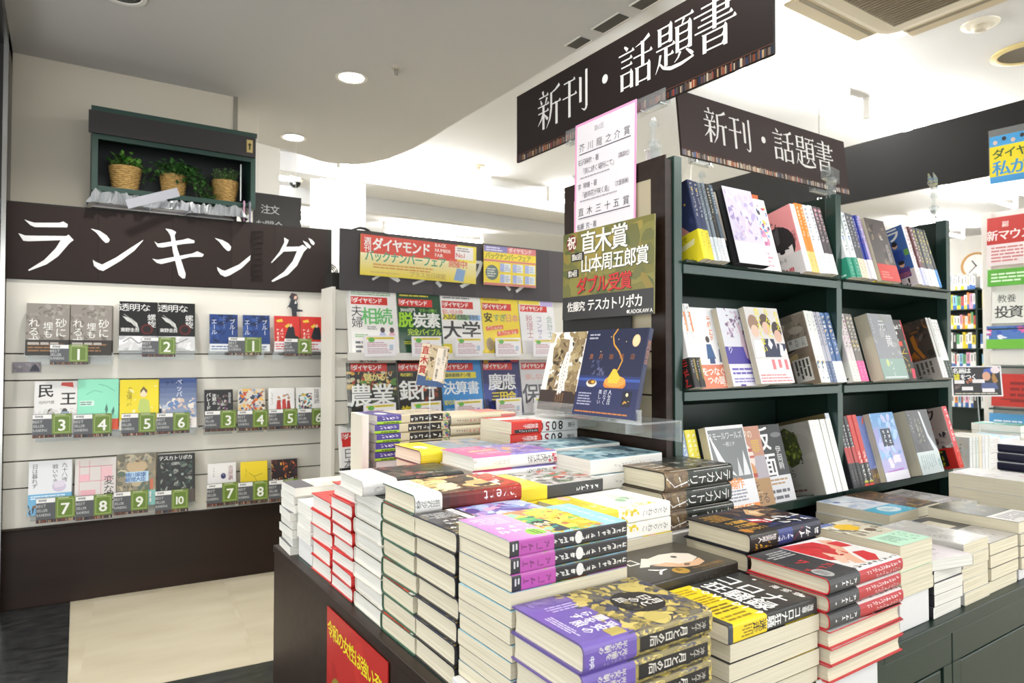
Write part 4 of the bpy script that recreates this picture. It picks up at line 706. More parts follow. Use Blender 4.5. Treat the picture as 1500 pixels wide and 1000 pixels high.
book('sea', 'hardback with pale teal sea painting cover', 127, 190, 30, '7ba0ac', 'e6e4de', page=1, art=[('N', 0, 0, 100, 100, ['7ba0ac', '9ab8c0', '5a8494', 'b8ccd0', '44687a', '8aa4b4', '3a5a6e'], 120, 22, 16), ('T', 84, 72, 15, '父', '232a30', 'b'), ('K', 84, 90, 13, 1, '232a30', 'b'), ('K', 40, 88, 9, 6, 'e0e8ea', 'v')], sart=[('K', 50, 88, 30, 12, 'a8a8a4', 'v')])
book('novel8050', 'white hardback with large spine digits and red band', 130, 190, 27, 'd8d7d4', 'e2e1de', page=0, art=[('G', 0, 0, 100, 100, 'c8c8c6', 'e6e6e4'), ('N', 0, 40, 100, 100, ['d0d0ce', 'e6e6e4', 'b8b8b6'], 20, 20, 2)],
     sart=[('T', 52, 93, 40, '小説', '3a3836', 'vb')] + [('T', 52, 73 - 10 * i, 92, c, '2b2927' if i in (0, 1) else '8e2330', 'bv') for i, c in enumerate('8050')],
     band=(84, 'd9382c', [('R', 20, 0, 60, 100, 'e8e4e2'), ('K', 76, 86, 12, 4, 'f2dcd8', 'vb')], [('T', 40, 82, 38, '林真理子', 'f0dcd8', 'vb'), ('R', 64, 10, 92, 88, '2a2423'), ('K', 78, 82, 20, 9, 'e6e2de', 'vb')]))
book('tesca', 'black hardback with white scrawled title across the spine', 134, 194, 36, '2e302b', '2b2f2a', hard=1, board='1e1e1c',
     art=[('N', 0, 0, 100, 100, ['2e302b', '3a3e34', '50463a', '6a5c48', '22241f', '4a5648', '8a8676'], 130, 9, 18), ('K', 70, 92, 16, 4, 'c9c8c2', 'vb'), ('K', 46, 92, 16, 4, 'b9b8b2', 'vb'), ('L', 'c9c8c2', 1.5, [96, 10, 97, 96])],
     sart=[('N', 0, 0, 100, 100, ['2b3a30', '3a4a3e', '22241f', '1c1e1b'], 40, 34, 2), ('D', 4, 32, 12, 98, 'b8b8b2', 1, 'v'), ('T', 56, 90, 66, 'テスカトリポカ', 'f0efec', 'v')],
     band=(62, '6e5a44', [('N', 0, 0, 100, 100, ['7a6448', '5a4a38', '8a7658', '453a2e'], 40, 10, 4), ('K', 76, 84, 12, 4, 'e6ddc8', 'vb'), ('K', 58, 84, 12, 4, 'e6ddc8', 'vb'), ('K', 40, 84, 10, 4, 'e6ddc8', 'vb')], [('N', 0, 0, 100, 100, ['7a6448', '8a7658', 'a08660'], 14, 30, 5), ('L', 'f0efec', 8, [30, 5, 80, 40, 60, 96]), ('L', 'f0efec', 8, [30, 60, 82, 70])]))
book('tower', 'dark hardback with woman portrait and white slashed title', 134, 194, 31, '1f2030', '23243a', hard=1, board='1a1d2c',
     art=[('N', 0, 20, 100, 100, ['1f2030', '2a2c44', '3a2a26', '2b3566', '5a3e2c', '16161e'], 60, 18, 14), ('P', 'c9a070', [10, 72, 30, 58, 46, 62, 44, 80, 24, 90]), ('P', 'e0c49a', [18, 72, 30, 64, 38, 68, 34, 80]), ('N', 0, 74, 60, 100, ['3a2a22', '4a3a30', '8a6a48'], 22, 14, 4), ('P', 'b4262a', [46, 42, 70, 50, 66, 58, 50, 50]), ('P', 'b4262a', [60, 30, 76, 52, 72, 56, 54, 34])] +
     [('K', 62, 92 - 15 * i, 23, 1, 'efeeec', 'b') for i in range(4)] + [('K', 86, 88, 17, 3, 'efeeec', 'vb')],
     sart=[('K', 50, 92, 62, 3, 'f0f0ee', 'vb'), ('L', 'b02834', 10, [20, 72, 80, 60]), ('R', 0, 38, 100, 58, '2c3a7c'), ('K', 50, 56, 36, 6, 'dfe0ec', 'vb')],
     band=(70, '211c18', [('N', 0, 40, 100, 100, ['3a2e1c', '2a2018'], 14, 12, 5), ('T', 84, 88, 12, 'このミス', 'd9a43a', 'vb'), ('T', 68, 88, 12, '傑作に', 'd9a43a', 'vb'), ('T', 52, 88, 12, '驚愕の', 'd9a43a', 'vb'), ('D', 10, 14, 40, 88, 'b8893a', 6, 'v'), ('E', 86, 22, 9, 7, 'b8792a')], [('T', 36, 88, 30, '知念実希人', 'e6e4e0', 'vb'), ('K', 70, 70, 34, 4, 'e0a83a', 'vb')]))
book('murmur', 'hardback with red dress cover and red lettered spine', 134, 196, 23.5, 'dcdbd9', 'b3232c', hard=1, board='c8202c',
     art=[('P', 'c1262a', [0, 40, 62, 42, 78, 60, 40, 82, 8, 78]), ('P', 'd9ab90', [6, 86, 30, 78, 60, 60, 84, 52, 90, 60, 66, 70, 34, 88, 16, 96]), ('P', 'c6282c', [58, 78, 86, 66, 92, 76, 78, 88, 62, 90]), ('P', 'c6282c', [20, 84, 40, 84, 44, 96, 22, 98]), ('P', 'e0b8a0', [40, 56, 60, 50, 76, 44, 80, 50, 62, 62]), ('N', 10, 42, 60, 74, ['b02226', 'cc3236'], 12, 10, 3)] +
     [('K', 93, 96 - 7.2 * i, 8, 1, '3c3a3a', 'b') for i in range(9)],
     sart=[('K', 32, 95, 30, 13, 'efe6e4', 'vb'), ('K', 70, 95, 36, 8, 'efe6e4', 'v')],
     band=(76, '303032', [('K', 70, 80, 17, 3, 'b8262c', 'vb'), ('K', 48, 86, 20, 3, 'c02a2e', 'vb'), ('D', 8, 12, 30, 88, 'a9a9a9', 4, 'v'), ('E', 84, 24, 12, 10, 'a8a8a6'), ('D', 76, 14, 92, 34, '505050', 3)], [('K', 50, 84, 42, 4, 'efeff0', 'vb'), ('E', 50, 20, 8, 8, 'ccc')], '38393c'))
book('mint', 'yellow flower pocket book with mint green band', 105, 151, 20.5, 'cfc9b4', 'd8d2be', page=0,
     art=[('N', 0, 44, 100, 100, ['c4bea8', 'd8d4c2', 'a8a290', '8f8a78', 'e0dccc', '77705e'], 60, 13, 3), ('P', 'e2b826', [20, 74, 40, 62, 62, 68, 66, 84, 44, 92, 24, 86]), ('E', 62, 56, 12, 9, '6f5f4c'), ('K', 88, 92, 9, 6, '5a5648', 'vb'), ('R', 0, 92, 40, 100, '5a6fb0')],
     band=(56, 'bfe6cc', [('K', 84, 84, 10, 5, '4c6e5c', 'v'), ('K', 66, 84, 10, 5, '4c6e5c', 'v'), ('D', 14, 20, 52, 84, '86a894', 5, 'v')], []))
book('pinkfair', 'pocket book with black cover edge and pale pink leaflet top', 105, 151, 20, 'e8dfe2', '26252a', page=1, art=[('N', 0, 0, 100, 100, ['ece4e6', 'e0d4d8', 'd8ccd0'], 14, 20, 2), ('K', 80, 88, 9, 6, 'd04a6a', 'v'), ('D', 14, 20, 66, 80, '8a7a80', 6, 'v'), ('R', 0, 80, 100, 100, '4a484c')])
book('plainpocket', 'pocket book with pale pages and thin grey cover', 105, 151, 22, 'd6d4ce', 'b9b7b2', page=0, art=[('N', 0, 0, 100, 100, ['d6d4ce', 'c4c2bc', 'e4e2dc'], 20, 20, 5), ('K', 80, 88, 9, 6, '6a6a68', 'v')])
book('spark', 'paperback with black upper cover and pale grey band', 128, 172, 23.5, '403e3c', '383634', page=0,
     art=[('R', 10, 56, 72, 88, 'd9d2bc'), ('N', 12, 58, 70, 86, ['e4dfcf', 'cfc8b0'], 10, 10, 2)], band=(82, 'b9b5ae', [('N', 0, 40, 100, 100, ['c4c0ba', 'a8a49e'], 10, 14, 2), ('K', 60, 84, 11, 4, '5c5854', 'v'), ('D', 10, 14, 50, 84, '8f8b86', 6, 'v')], []))
book('olive', 'paperback with dark olive cover and white band', 128, 172, 23, '3d4030', '33362a', page=0, art=[('N', 0, 30, 100, 100, ['3d4030', '4c4e3a', '2c2f24', '6a6848'], 30, 16, 2), ('K', 50, 80, 9, 5, 'a8a890', 'v')], band=(58, 'dedcd8', [('D', 10, 14, 90, 86, '77757a', 9, 'v')], []))
book('hands', 'paperback with reaching hands cover and dark band', 130, 188, 26, 'a8988a', '302e2c', page=0, art=[('N', 0, 40, 100, 100, ['b8a08c', 'd8b8a0', 'c8b4a4', '8a7a6e', 'e0c8b8', 'a88a74'], 40, 20, 8), ('R', 0, 90, 100, 100, '8a5a4c')], band=(76, '343231', [('K', 76, 84, 9, 8, 'c0beba', 'v'), ('K', 60, 84, 7, 8, '8a8886', 'v')], []))
book('wave', 'paperback with pale blue wave cover and cyan band', 128, 176, 24, 'd8dfe6', 'dedcd4', page=0, art=[('N', 0, 30, 100, 100, ['d8dfe6', 'e6eaee', 'b4c4dc', 'c8d4e0'], 30, 18, 5), ('L', '5a78b8', 3, [6, 92, 30, 74, 60, 68, 88, 52]), ('E', 22, 80, 9, 6, '4a68a8')], band=(62, '45b0cc', [('E', 50, 56, 26, 18, 'd8e6ea'), ('D', 34, 40, 66, 72, '6a9aa8', 3), ('K', 84, 84, 8, 5, 'd4eef4', 'v')], []))
book('baroque', 'paperback with dark brown and gold baroque cover', 128, 176, 24, '4a3c30', '3a2e26', page=0, art=[('N', 0, 0, 100, 100, ['4a3c30', '6a5440', '8a6a40', '2e2620', 'a8843c', '7a4434', '3a3430'], 110, 10, 6), ('L', 'b8923c', 2, [8, 8, 92, 8, 92, 92]), ('L', 'b8923c', 2, [8, 40, 70, 30, 90, 10])])
book('journal', 'flat grey and white journal with fine print cover', 150, 186, 14, 'b8b6b2', '2a3a5a', page=1, art=[('N', 0, 40, 100, 100, ['b8b6b2', 'a4a29e', 'cfcdc8', '8c8a88'], 40, 10, 5), ('D', 10, 50, 90, 90, '55534f', 8, 'v'), ('R', 0, 0, 100, 34, 'dcdad8'), ('D', 8, 6, 92, 30, '9a98a0', 6, 'v')])
book('bigcream', 'very thick book with white cover and pink corner', 140, 190, 36, 'dddbd8', 'e2e0da', page=0, art=[('N', 0, 40, 100, 100, ['dddbd8', 'cfcdca', 'c4c0bc'], 14, 16, 3), ('P', 'd878a8', [30, 0, 100, 0, 100, 24, 60, 34])])
book('navybig', 'navy hardback with tiny gold spine lettering', 134, 194, 27, '23263a', '20233a', hard=1, board='1c1f30', page=1, art=[('R', 0, 0, 100, 40, 'dcdde0'), ('K', 80, 88, 9, 5, 'b8a468', 'v')], sart=[('K', 50, 92, 22, 10, 'c0a85c', 'v')])
book('kudan', 'pocket book with purple and lime spine label', 128, 188, 20.5, 'd8ccb4', 'cfc3a4', page=1, art=[('N', 0, 0, 100, 100, ['d8ccb4', 'e4dcc8', 'b8a888', 'a8a090'], 40, 16, 3)], sart=[('R', 6, 44, 94, 90, '26221f'), ('K', 50, 86, 58, 7, 'ece9e0', 'vb'), ('N', 0, 90, 100, 100, ['6a9a4a', 'c84a3a', '4a6aa0', 'e8d8a0'], 10, 30, 3)], band=(60, '4a3f8c', [('E', 60, 50, 20, 10, 'efeef2')], [('K', 34, 84, 40, 5, 'e9e6f4', 'vb'), ('R', 66, 0, 100, 100, '9fd02e'), ('D', 72, 10, 94, 90, '3a4a10', 1, 'v')]))
book('rosy', 'hardback with cream cover and salmon pink band', 134, 190, 24.5, 'ddd2b8', 'ded4ba', hard=1, board='33507c', page=1, art=[('N', 0, 30, 100, 100, ['ddd2b8', 'e8d8a8', 'd8b8a0', 'e8c860'], 24, 16, 3), ('R', 0, 60, 60, 100, 'df8f88')], sart=[('K', 50, 60, 46, 7, 'd0605c', 'v'), ('R', 0, 76, 100, 100, 'dd8a86'), ('K', 50, 24, 26, 5, '6a6460', 'vb')])
book('greyart', 'hardback standing on end with grey line drawing cover', 100, 190, 16, 'c9c7c4', 'd8d2c0', page=1, art=[('N', 0, 0, 100, 100, ['c9c7c4', 'b4b2b0', 'dad8d6', 'a4a2a0'], 60, 14, 3), ('L', '7a7876', 1.5, [70, 10, 80, 30, 60, 40])])
# ---------------------------------------------------------------- stacks on the display table
stack('gold', 5, .449, .538, 'nearest table corner', rot=.02, jit=.003)
stack('sunflower', 10, .447, .674, 'behind the gold stack', z0=.474, flip=3, riser=False)
boxob('flat_riser', (.438, .676, .4503), (.63, .8, .4737), mat('white_card', 'dcdbd9', .6), bev=.0015); tag(bpy.data.objects['flat_riser'], 'flat white card riser under the sunflower books with magenta bands', 'box')
stack('painted', 7, .447, .803, 'behind the sunflower stack', flip=99, top=(-.004, 0, .03))
stack('invert', 8, .447, .9345, 'left table edge', flip=1, rot=.02)
stack('spiral', 9, .447, 1.062, 'left table edge', flip=1, top=(-.022, .022, -.02))
stack('scarlet', 8, .447, 1.189, 'left table edge', flip=99, rot=.03, jit=.003)
stack('crimson', 5, .447, 1.316, 'left table edge', flip=99, rot=.03, jit=.003)
stack('pocket_white', 3, .447, 1.443, 'left table edge', z0=.495, rot=.03)
stack('pocket_cream', 8, .44, 1.552, 'far left table corner', flip=0, rot=.05, jit=.003)
stack('corona', 5, .692, .55, 'beside the gold stack', flip=1, top=(-.004, 0, 0))
stack('skull', 1, .69, .684, 'behind the yellow banded stack', z0=.5545)
stack('mitori', 4, .69, .82, 'behind the skull book', flip=2, z0=.5475, rot=.025)
stack('greymanga', 3, .652, .953, 'behind the cat books', z0=.602)
stack('tiger', 3, .64, 1.087, 'middle of the table', z0=.63, flip=2)
stack('yellowtop', 2, .6, 1.225, 'behind the brush-lettered books', z0=.654)
stack('sea', 2, .835, .98, 'left of the scrawled title books', z0=.644)
stack('sea', 1, .842, 1.115, 'at the foot of the brown end panel', z0=.68, rot=.03)
stack('novel8050', 2, .826, 1.245, 'behind the sea covers', z0=.70)
stack('kudan', 5, .595, 1.45, 'far end of the table', z0=.661, flip=6, jit=.003)
stack('rosy', 3, .787, 1.45, 'far end of the table', z0=.682)
stack('tesca', 3, .915, .872, 'on the tall white box', z0=.5785, rot=.02, riser=False)
stack('tower', 3, .914, .69, 'behind the red dress stack', z0=.522, rot=.01)
stack('murmur', 6, .881, .535, 'front table edge', z0=.4505, flip=3)
stack('mint', 4, 1.135, .566, 'right of the red dress stack', z0=.5085, o='N', flip=9)
stack('pinkfair', 5, 1.246, .566, 'front table edge', o='N', top=(.012, -.01, -.22), flip=1)
stack('plainpocket', 5, 1.356, .568, 'front table edge', o='N', flip=0)
stack('spark', 4, 1.468, .566, 'front table edge', o='N', jit=.004)
stack('olive', 4, 1.602, .566, 'right picture edge', o='N', z0=.4735)
stack('hands', 1, 1.20, .745, 'behind the mint green stack', o='N', z0=.503)
stack('plainpocket', 1, 1.36, .76, 'between hands and wave covers', o='N', z0=.49)
stack('wave', 2, 1.535, .79, 'in front of the bookcase', o='N', jit=.003, z0=.498)
stack('baroque', 2, 1.668, .80, 'in front of the bookcase', o='N', z0=.494)
stack('journal', 3, 1.80, .775, 'in front of the bookcase', o='N', jit=.005, z0=.49)
stack('bigcream', 4, 1.95, .655, 'far right of the table', o='N')
stack('navybig', 3, 2.376, .70, 'at the far right', z0=.555, o='S')
put('greyart', frame((.56, 1.443, .5785), (.1, .95, .0), (0, 0, 1)), 'grey drawing covered book standing upright beside the purple labelled stack')
# ---------------------------------------------------------------- picture books on the end panel
book('inkart', 'white and sepia picture book', 150, 190, 12, 'e4e1da', 'a8966e', page=1,
     art=[('N', 0, 86, 100, 100, ['a8966e', '8f7c56', 'c2b28a'], 20, 12, 2), ('P', '8d7a5a', [20, 20, 34, 30, 38, 60, 52, 74, 50, 90, 26, 92, 12, 80, 16, 62, 26, 50, 18, 34]), ('P', '8d7a5a', [62, 20, 82, 24, 86, 50, 78, 70, 88, 92, 66, 90, 60, 70, 70, 56, 58, 36]), ('N', 14, 22, 46, 92, ['7a6848', '5c4c36', 'a8966e', '3e3426', 'b5a47c'], 60, 8, 5), ('N', 58, 22, 88, 92, ['7a6848', '9a8860', 'a8966e', '3e3426', 'b5a47c'], 60, 9, 6), ('P', 'e4e1da', [44, 20, 54, 22, 58, 40, 60, 58, 56, 76, 48, 74, 40, 50]), ('K', 52, 70, 6, 11, '6a6258', 'v'), ('K', 47, 58, 4.5, 9, '8a8278', 'v')],
     band=(48, '3a2c27', [('D', 40, 16, 62, 90, '7a5a3a', 4, 'v')], []))
book('moon', 'navy picture book with moon and honey pancakes', 190, 190, 14, '1d2340', '20284e', page=1,
     art=[('R', 0, 30, 100, 46, '27346a'), ('R', 0, 40, 100, 43, '3a56a0'), ('E', 84, 86, 6, 7, 'd8b888'), ('E', 84, 86, 5, 6, 'e6cda0'), ('L', 'c8923a', 2, [52, 100, 46, 92, 50, 82, 60, 74, 68, 64, 64, 54, 58, 48]), ('E', 62, 37, 18, 7, 'c8782c'), ('E', 62, 40, 17, 6.5, 'dd9a44'), ('P', 'eebb3c', [56, 54, 60, 54, 70, 44, 66, 38, 52, 38, 50, 44]), ('E', 24, 37, 9, 4.5, 'd9d2c4'), ('E', 24, 38.5, 7, 3, '6a4420'), ('E', 26, 38.5, 3, 1.6, 'e0a838'), ('N', 18, 46, 42, 64, ['4a4e6e', '5c5e80', '3c4062'], 14, 5, 4)] +
     [('T', 15 + 17 * i, 68, 6.5, c, 'a0643c') for i, c in enumerate('満月珈琲店')] + [('E', 30 + 13 * i, 74 + (i * 17) % 20, .7, .7, 'e0c890') for i in range(5)] + [('D', 6, 88, 24, 96, 'a8a8b8', 2)], sart=[('T', 50, 84, 70, '満月珈琲店', 'b87a44', 'v')],
     band=(62, '1f2650', [('T', 58, 84, 5.5, '人生は', 'd4d6e2', 'v'), ('T', 50, 84, 5.5, '切なく', 'd4d6e2', 'v'), ('T', 42, 84, 5.5, '美しい', 'd4d6e2', 'v'), ('D', 5, 34, 34, 82, '9a9cb4', 5), ('R', 78, 40, 92, 92, '15182c'), ('E', 85, 80, 2, 2, 'e8d8a8'), ('N', 80, 42, 90, 60, ['b88a3a', 'd8b050'], 6, 2, 3), ('D', 4, 8, 96, 18, 'b8743a', 1)], []))
lean = .26
put('inkart', frame((.966, 1.322, .771), (0, -1, 0), (lean, 0, 1)), 'white and sepia picture book leaning on the acrylic ledge, left of the navy one')
put('inkart', frame((.981, 1.304, .771), (0, -1, 0), (lean, 0, 1)), 'second copy of the sepia picture book, mostly hidden behind the navy one')
put('moon', frame((.948, 1.163, .771), (0, -1, 0), (lean, 0, 1)), 'navy picture book with moon and honey pancakes on the acrylic ledge')
# ---------------------------------------------------------------- ranking wall
TG = 0
def ledge(t, z, w):
    o = tag(link('acrylic_ledge', None, None, WF(t, z, 0)), 'clear acrylic ledge under %s' % LW, 'stand', None)
    mb = MB(); mb.box(0, -.003, .001, w, 0, .058); mb.box(0, 0, .055, w, .014, .058); link('tray', mb.mesh('tray', M_ACR), o)
    mb = MB(); mb.box(.004, -.03, .0005, w - .004, .012, .003); link('back_plate', mb.mesh('back_plate', M_ACR), o)
def rank(t, z, key, n=1, desc2='', layers=1, dt=None):
    global LW
    d = DS[key]; LW = 'the ' + (desc2 or d.desc)
    for i in range(n):
        for k in range(layers):
            tt = t + i * (dt or (d.w + .002)) + k * .003
            put(d, WF(tt, z + .001, .044 - k * (d.t + .001), .14), '%s%s%s, ranking wall' % (d.desc, (', ' + ('left copy' if i == 0 else 'right copy')) if n > 1 else '', ', rear layer' if k else ''))
    ledge(t - .004, z, n * (d.w + .003) + .006)
def ranktag(t, z, num, w, h, what):
    ops = [('R', 0, 80, 48, 98, 'f0efec'), ('T', 9, 89, 7, '芳林堂', '33302e', 'b'), ('T', 5, 68, 10.5, 'BEST', 'b9b9b7', 'b'), ('T', 5, 50, 10.5, 'SELLER', 'b9b9b7', 'b', 0, .8), ('T', 5, 32, 10.5, 'RANKING', 'b9b9b7', 'b', 0, .68), ('R', 49, 14, 100, 100, '71883a'), ('R', 54, 20, 95, 90, 'aebb7e'), ('R', 55.2, 22, 93.8, 88, '66802e')]
    ops += [('T', 74.5, 52, 42 if len(num) == 1 else 32, num, 'f0f0e8', 'bc')] + [('D', 56, 92, 92, 98, 'cfd6b4', 1)]
    q = random.Random(len(what)); x = 0
    ops += [('R', 0, 0, 100, 13, '3a2c26')]
    while x < 97: b = q.uniform(1, 3); ops.append(('R', x, 1, min(x + b, 100), q.uniform(9, 13), q.choice(SP))); x += b + .2
    o = panel('rank_card', w, h, .0008, '55575a', ops, WF(t, z, .073), res=1)
    tag(o, 'green and grey ranking card number %s %s' % (num, what), 'card')
book('suna', 'grey hardback with white brush title', 130, 188, 24, '8f8880', '7c756e', page=1, art=[('N', 0, 30, 100, 100, ['8f8880', 'a39c94', '7a736c', '989088', '6c665f'], 80, 10, 2), ('K', 30, 80, 9, 5, '5f5953'), ('T', 80, 62, 26, '砂に', 'ecebe6', 'v'), ('T', 50, 56, 22, '埋も', 'ecebe6', 'v'), ('T', 18, 62, 24, 'れる犬', 'ecebe6', 'v')], band=(56, '37322e', [('D', 5, 20, 92, 80, '8f6a48', 3), ('D', 5, 60, 92, 92, 'b0aaa2', 1)], []))
book('spiralface', 'black novel with white hand and spiral title', 128, 188, 22, '131414', '131414', page=1, art=[('T', 12, 88, 22, '透明な', 'e9e9e6', '', 0, 1.25), ('T', 84, 68, 20, '螺旋', 'e9e9e6', 'v', 0, 1.1), ('P', 'c8c8c4', [8, 70, 30, 66, 46, 56, 50, 46, 44, 48, 32, 56, 20, 60]), ('L', '9a9a98', 2, [12, 74, 34, 62, 46, 44]), ('L', 'c8c8c4', 1.4, [20, 66, 40, 50]), ('E', 72, 44, 16, 16, '5a1a1a'), ('E', 72, 44, 11, 11, '1a1414'), ('T', 10, 42, 12, '東野圭吾', 'e0e0dc', 'b')], band=(56, 'cfcfd0', [('N', 0, 0, 100, 100, ['b9b9bb', 'dededf', 'e9e9ea'], 16, 20, 4), ('L', '8a8a8c', 3, [10, 60, 30, 90, 50, 50, 80, 86])], []))
book('yell', 'small blue pocket book with white katakana', 105, 150, 14, '24407c', '24407c', page=1, art=[('N', 0, 24, 100, 100, ['24407c', '1c3468', '345494', '16284e'], 40, 14, 2), ('T', 80, 80, 20, 'ブルー', 'dfe4ee', 'v'), ('T', 16, 80, 20, 'エール', 'dfe4ee', 'v'), ('K', 50, 92, 9, 5, 'a8b4cc', 'v'), ('R', 0, 0, 100, 20, 'dfe0e2'), ('D', 6, 3, 90, 16, '4a6a9a', 2)])
book('redp', 'small red pocket book with dark suited woman', 105, 150, 14, 'c8342c', 'c8342c', page=1, art=[('P', 'd8b83a', [8, 88, 30, 92, 34, 84, 12, 82]), ('P', 'd8b83a', [40, 72, 56, 80, 60, 72, 46, 66]), ('P', '23262c', [40, 40, 52, 66, 62, 76, 76, 68, 80, 46, 96, 40, 90, 34, 50, 34]), ('P', 'd9b09a', [56, 74, 66, 80, 70, 72, 62, 68]), ('K', 12, 60, 13, 4, 'f0e0d4', 'vb'), ('K', 28, 60, 13, 3, 'f0e0d4', 'vb'), ('R', 0, 0, 100, 28, 'e2dfe0'), ('D', 4, 4, 70, 24, 'c04a4a', 3), ('E', 88, 10, 8, 8, 'd83a30')])
book('tamioh', 'white novel with big black title characters', 130, 188, 20, 'e2e0dd', 'e2e0dd', page=1, art=[('T', 26, 82, 36, '民', '26241f', 'b'), ('T', 78, 66, 36, '王', '26241f', 'b'), ('T', 14, 60, 9, '池井戸潤', '3a3834'), ('P', 'c8483a', [60, 92, 90, 88, 88, 98, 62, 98]), ('E', 38, 42, 7, 9, '5c5650'), ('E', 70, 42, 7, 9, '4c4640'), ('P', 'a8a49e', [26, 32, 50, 32, 46, 42, 30, 42]), ('P', '8fa0b0', [58, 32, 84, 32, 80, 42, 62, 42]), ('N', 0, 34, 100, 48, ['d4d0cc', 'c4c0bc'], 14, 8, 3)], band=(50, 'dcd9d6', [('D', 10, 20, 90, 80, '7a7672', 3)], []))
book('mintr', 'mint green novel with faint drawn face', 130, 188, 20, '8fdcbc', '8fdcbc', page=1, art=[('L', '5aa890', 1.4, [50, 90, 70, 86, 90, 76]), ('L', '5aa890', 1.2, [20, 70, 40, 78, 60, 74]), ('P', '4a7a6a', [66, 40, 70, 52, 74, 40, 70, 30]), ('P', '4a7a6a', [82, 36, 88, 46, 90, 36, 86, 28]), ('R', 6, 48, 40, 58, 'cfe8dc'), ('D', 7, 49, 38, 57, '5a7a6e', 2)], band=(40, 'd8502e', [('D', 6, 20, 90, 90, 'f0c8b0', 3)], []))
book('yelr', 'bright yellow novel with pale figure', 130, 188, 20, 'e8d428', 'e8d428', page=1, art=[('N', 6, 10, 94, 96, ['f6f0c8', 'f0e8a8'], 12, 9, 5), ('T', 24, 76, 14, 'の優', '8a7a1a', 'v'), ('K', 24, 84, 15, 4, 'a8982a', 'v'), ('E', 60, 72, 9, 11, 'e8d8b8'), ('P', 'b8c86a', [46, 40, 50, 60, 60, 62, 74, 58, 78, 34, 60, 26]), ('P', '6a5a3a', [52, 78, 60, 86, 70, 78, 68, 72, 60, 80, 52, 72])], band=(36, 'e2ddd0', [('D', 6, 20, 90, 90, '9a9488', 3)], []))
book('sky', 'tall blue sky cover novel', 130, 194, 20, '33508c', '33508c', page=1, art=[('G', 0, 0, 100, 100, 'a8b4c4', '24407c'), ('N', 0, 18, 100, 60, ['e0d8cc', 'b8c0cc', '6a84b0', 'd0b8a8'], 40, 14, 3), ('T', 52, 92, 18, 'ペッパー', 'dfe4f0', 'v', 0, .9), ('K', 20, 90, 12, 4, '16264c', 'b'), ('R', 0, 20, 6, 40, '222c4a')], band=(40, 'e6e0dc', [('D', 6, 20, 90, 90, '8a5a50', 3)], []))
book('b3', 'small black pocket book with silver robot picture', 105, 150, 14, '1d1d1f', '1d1d1f', page=1, art=[('T', 14, 86, 16, 'パレード', 'e0e0dc', 'vb'), ('T', 34, 84, 14, '沈黙の', 'e0e0dc', 'vb'), ('T', 88, 88, 10, '東野圭吾', 'd0d0cc', 'v'), ('N', 44, 34, 80, 86, ['8a8a88', 'c0b8a8', '5a4a44', '6a2a6a', 'a8a8a4'], 40, 9, 4)], band=(40, 'dcdad6', [('D', 4, 10, 90, 90, '88847f', 3)], []))
book('b4', 'small pocket book with orange and blue collage', 105, 150, 14, 'd0c8b8', 'd0c8b8', page=1, art=[('N', 0, 30, 100, 100, ['d8782a', 'e8b850', '3a5a8c', '2a3a5a', 'e8e0d0', 'c0502a', '7a9ab8', '3a3028'], 90, 12, 6)], band=(40, 'e0dedc', [('D', 4, 10, 90, 90, '88847f', 3)], []))
book('b5', 'small white pocket book with red dressed trio', 105, 150, 14, 'e8e6e4', 'e8e6e4', page=1, art=[('P', 'b8342c', [28, 40, 32, 66, 44, 68, 48, 40]), ('P', 'c0392e', [50, 38, 52, 68, 64, 70, 68, 38]), ('P', '9a2a26', [68, 42, 70, 64, 80, 66, 84, 42]), ('E', 38, 74, 5, 6, 'c89878'), ('E', 58, 78, 5, 6, 'd0a080'), ('E', 76, 72, 5, 6, 'c09070'), ('N', 26, 60, 86, 84, ['6a4a34', '8a6040'], 10, 4, 2), ('K', 12, 86, 10, 5, '6a6660', 'v')], band=(36, 'e6d84a', [('D', 4, 10, 90, 90, '6a6420', 3)], []))
book('b6', 'small pocket book with brush title and colourful demon', 105, 150, 14, 'e6e4df', 'e6e4df', page=1, art=[('T', 82, 88, 20, '陰陽師', '26241f', 'v'), ('N', 10, 34, 62, 84, ['2f8a8a', '2a3a6a', 'b83a3a', 'd8b83a', '3a3a3c', '8ac0c0', '6a3a7a'], 60, 9, 7)], band=(40, '5fb0d8', [('D', 4, 10, 90, 90, 'e4f0f4', 3)], []))
book('k98', 'pale novel with scattered handwritten title', 130, 188, 20, 'dfe0e2', 'dfe0e2', page=1, art=[('T', 82, 90, 13, '九十八歳。', '3a3a3c', 'v'), ('T', 60, 88, 13, '戦いやまず', '3a3a3c', 'v'), ('T', 14, 90, 13, '日は暮れず', '3a3a3c', 'v'), ('E', 70, 50, 16, 14, 'c8bcd0'), ('P', 'd8d0dc', [56, 60, 84, 62, 82, 50, 60, 48])], band=(72, '6ba8cc', [('N', 0, 0, 100, 70, ['3a3834', '7a5a3a', 'a08050', '2a2826'], 40, 8, 3), ('D', 6, 74, 90, 94, 'e0ecf2', 2)], []))
book('henna', 'pale novel with pink floor plan cover', 130, 188, 20, 'd6cfca', 'd6cfca', page=1, art=[('R', 10, 84, 90, 85.5, 'c8808a'), ('R', 10, 56, 90, 57.2, 'd88a94'), ('R', 34, 56, 35.4, 96, 'd88a94'), ('R', 62, 20, 63.4, 84, 'd88a94'), ('R', 10, 20, 11.4, 96, 'd88a94'), ('R', 12, 58, 34, 70, 'e6b0b8'), ('R', 64, 58, 90, 82, 'e6b8be'), ('R', 14, 28, 50, 40, 'e0a8b0'), ('T', 82, 56, 25, '変な', '26221f', 'v'), ('T', 82, 24, 25, '家', '26221f', 'b')])
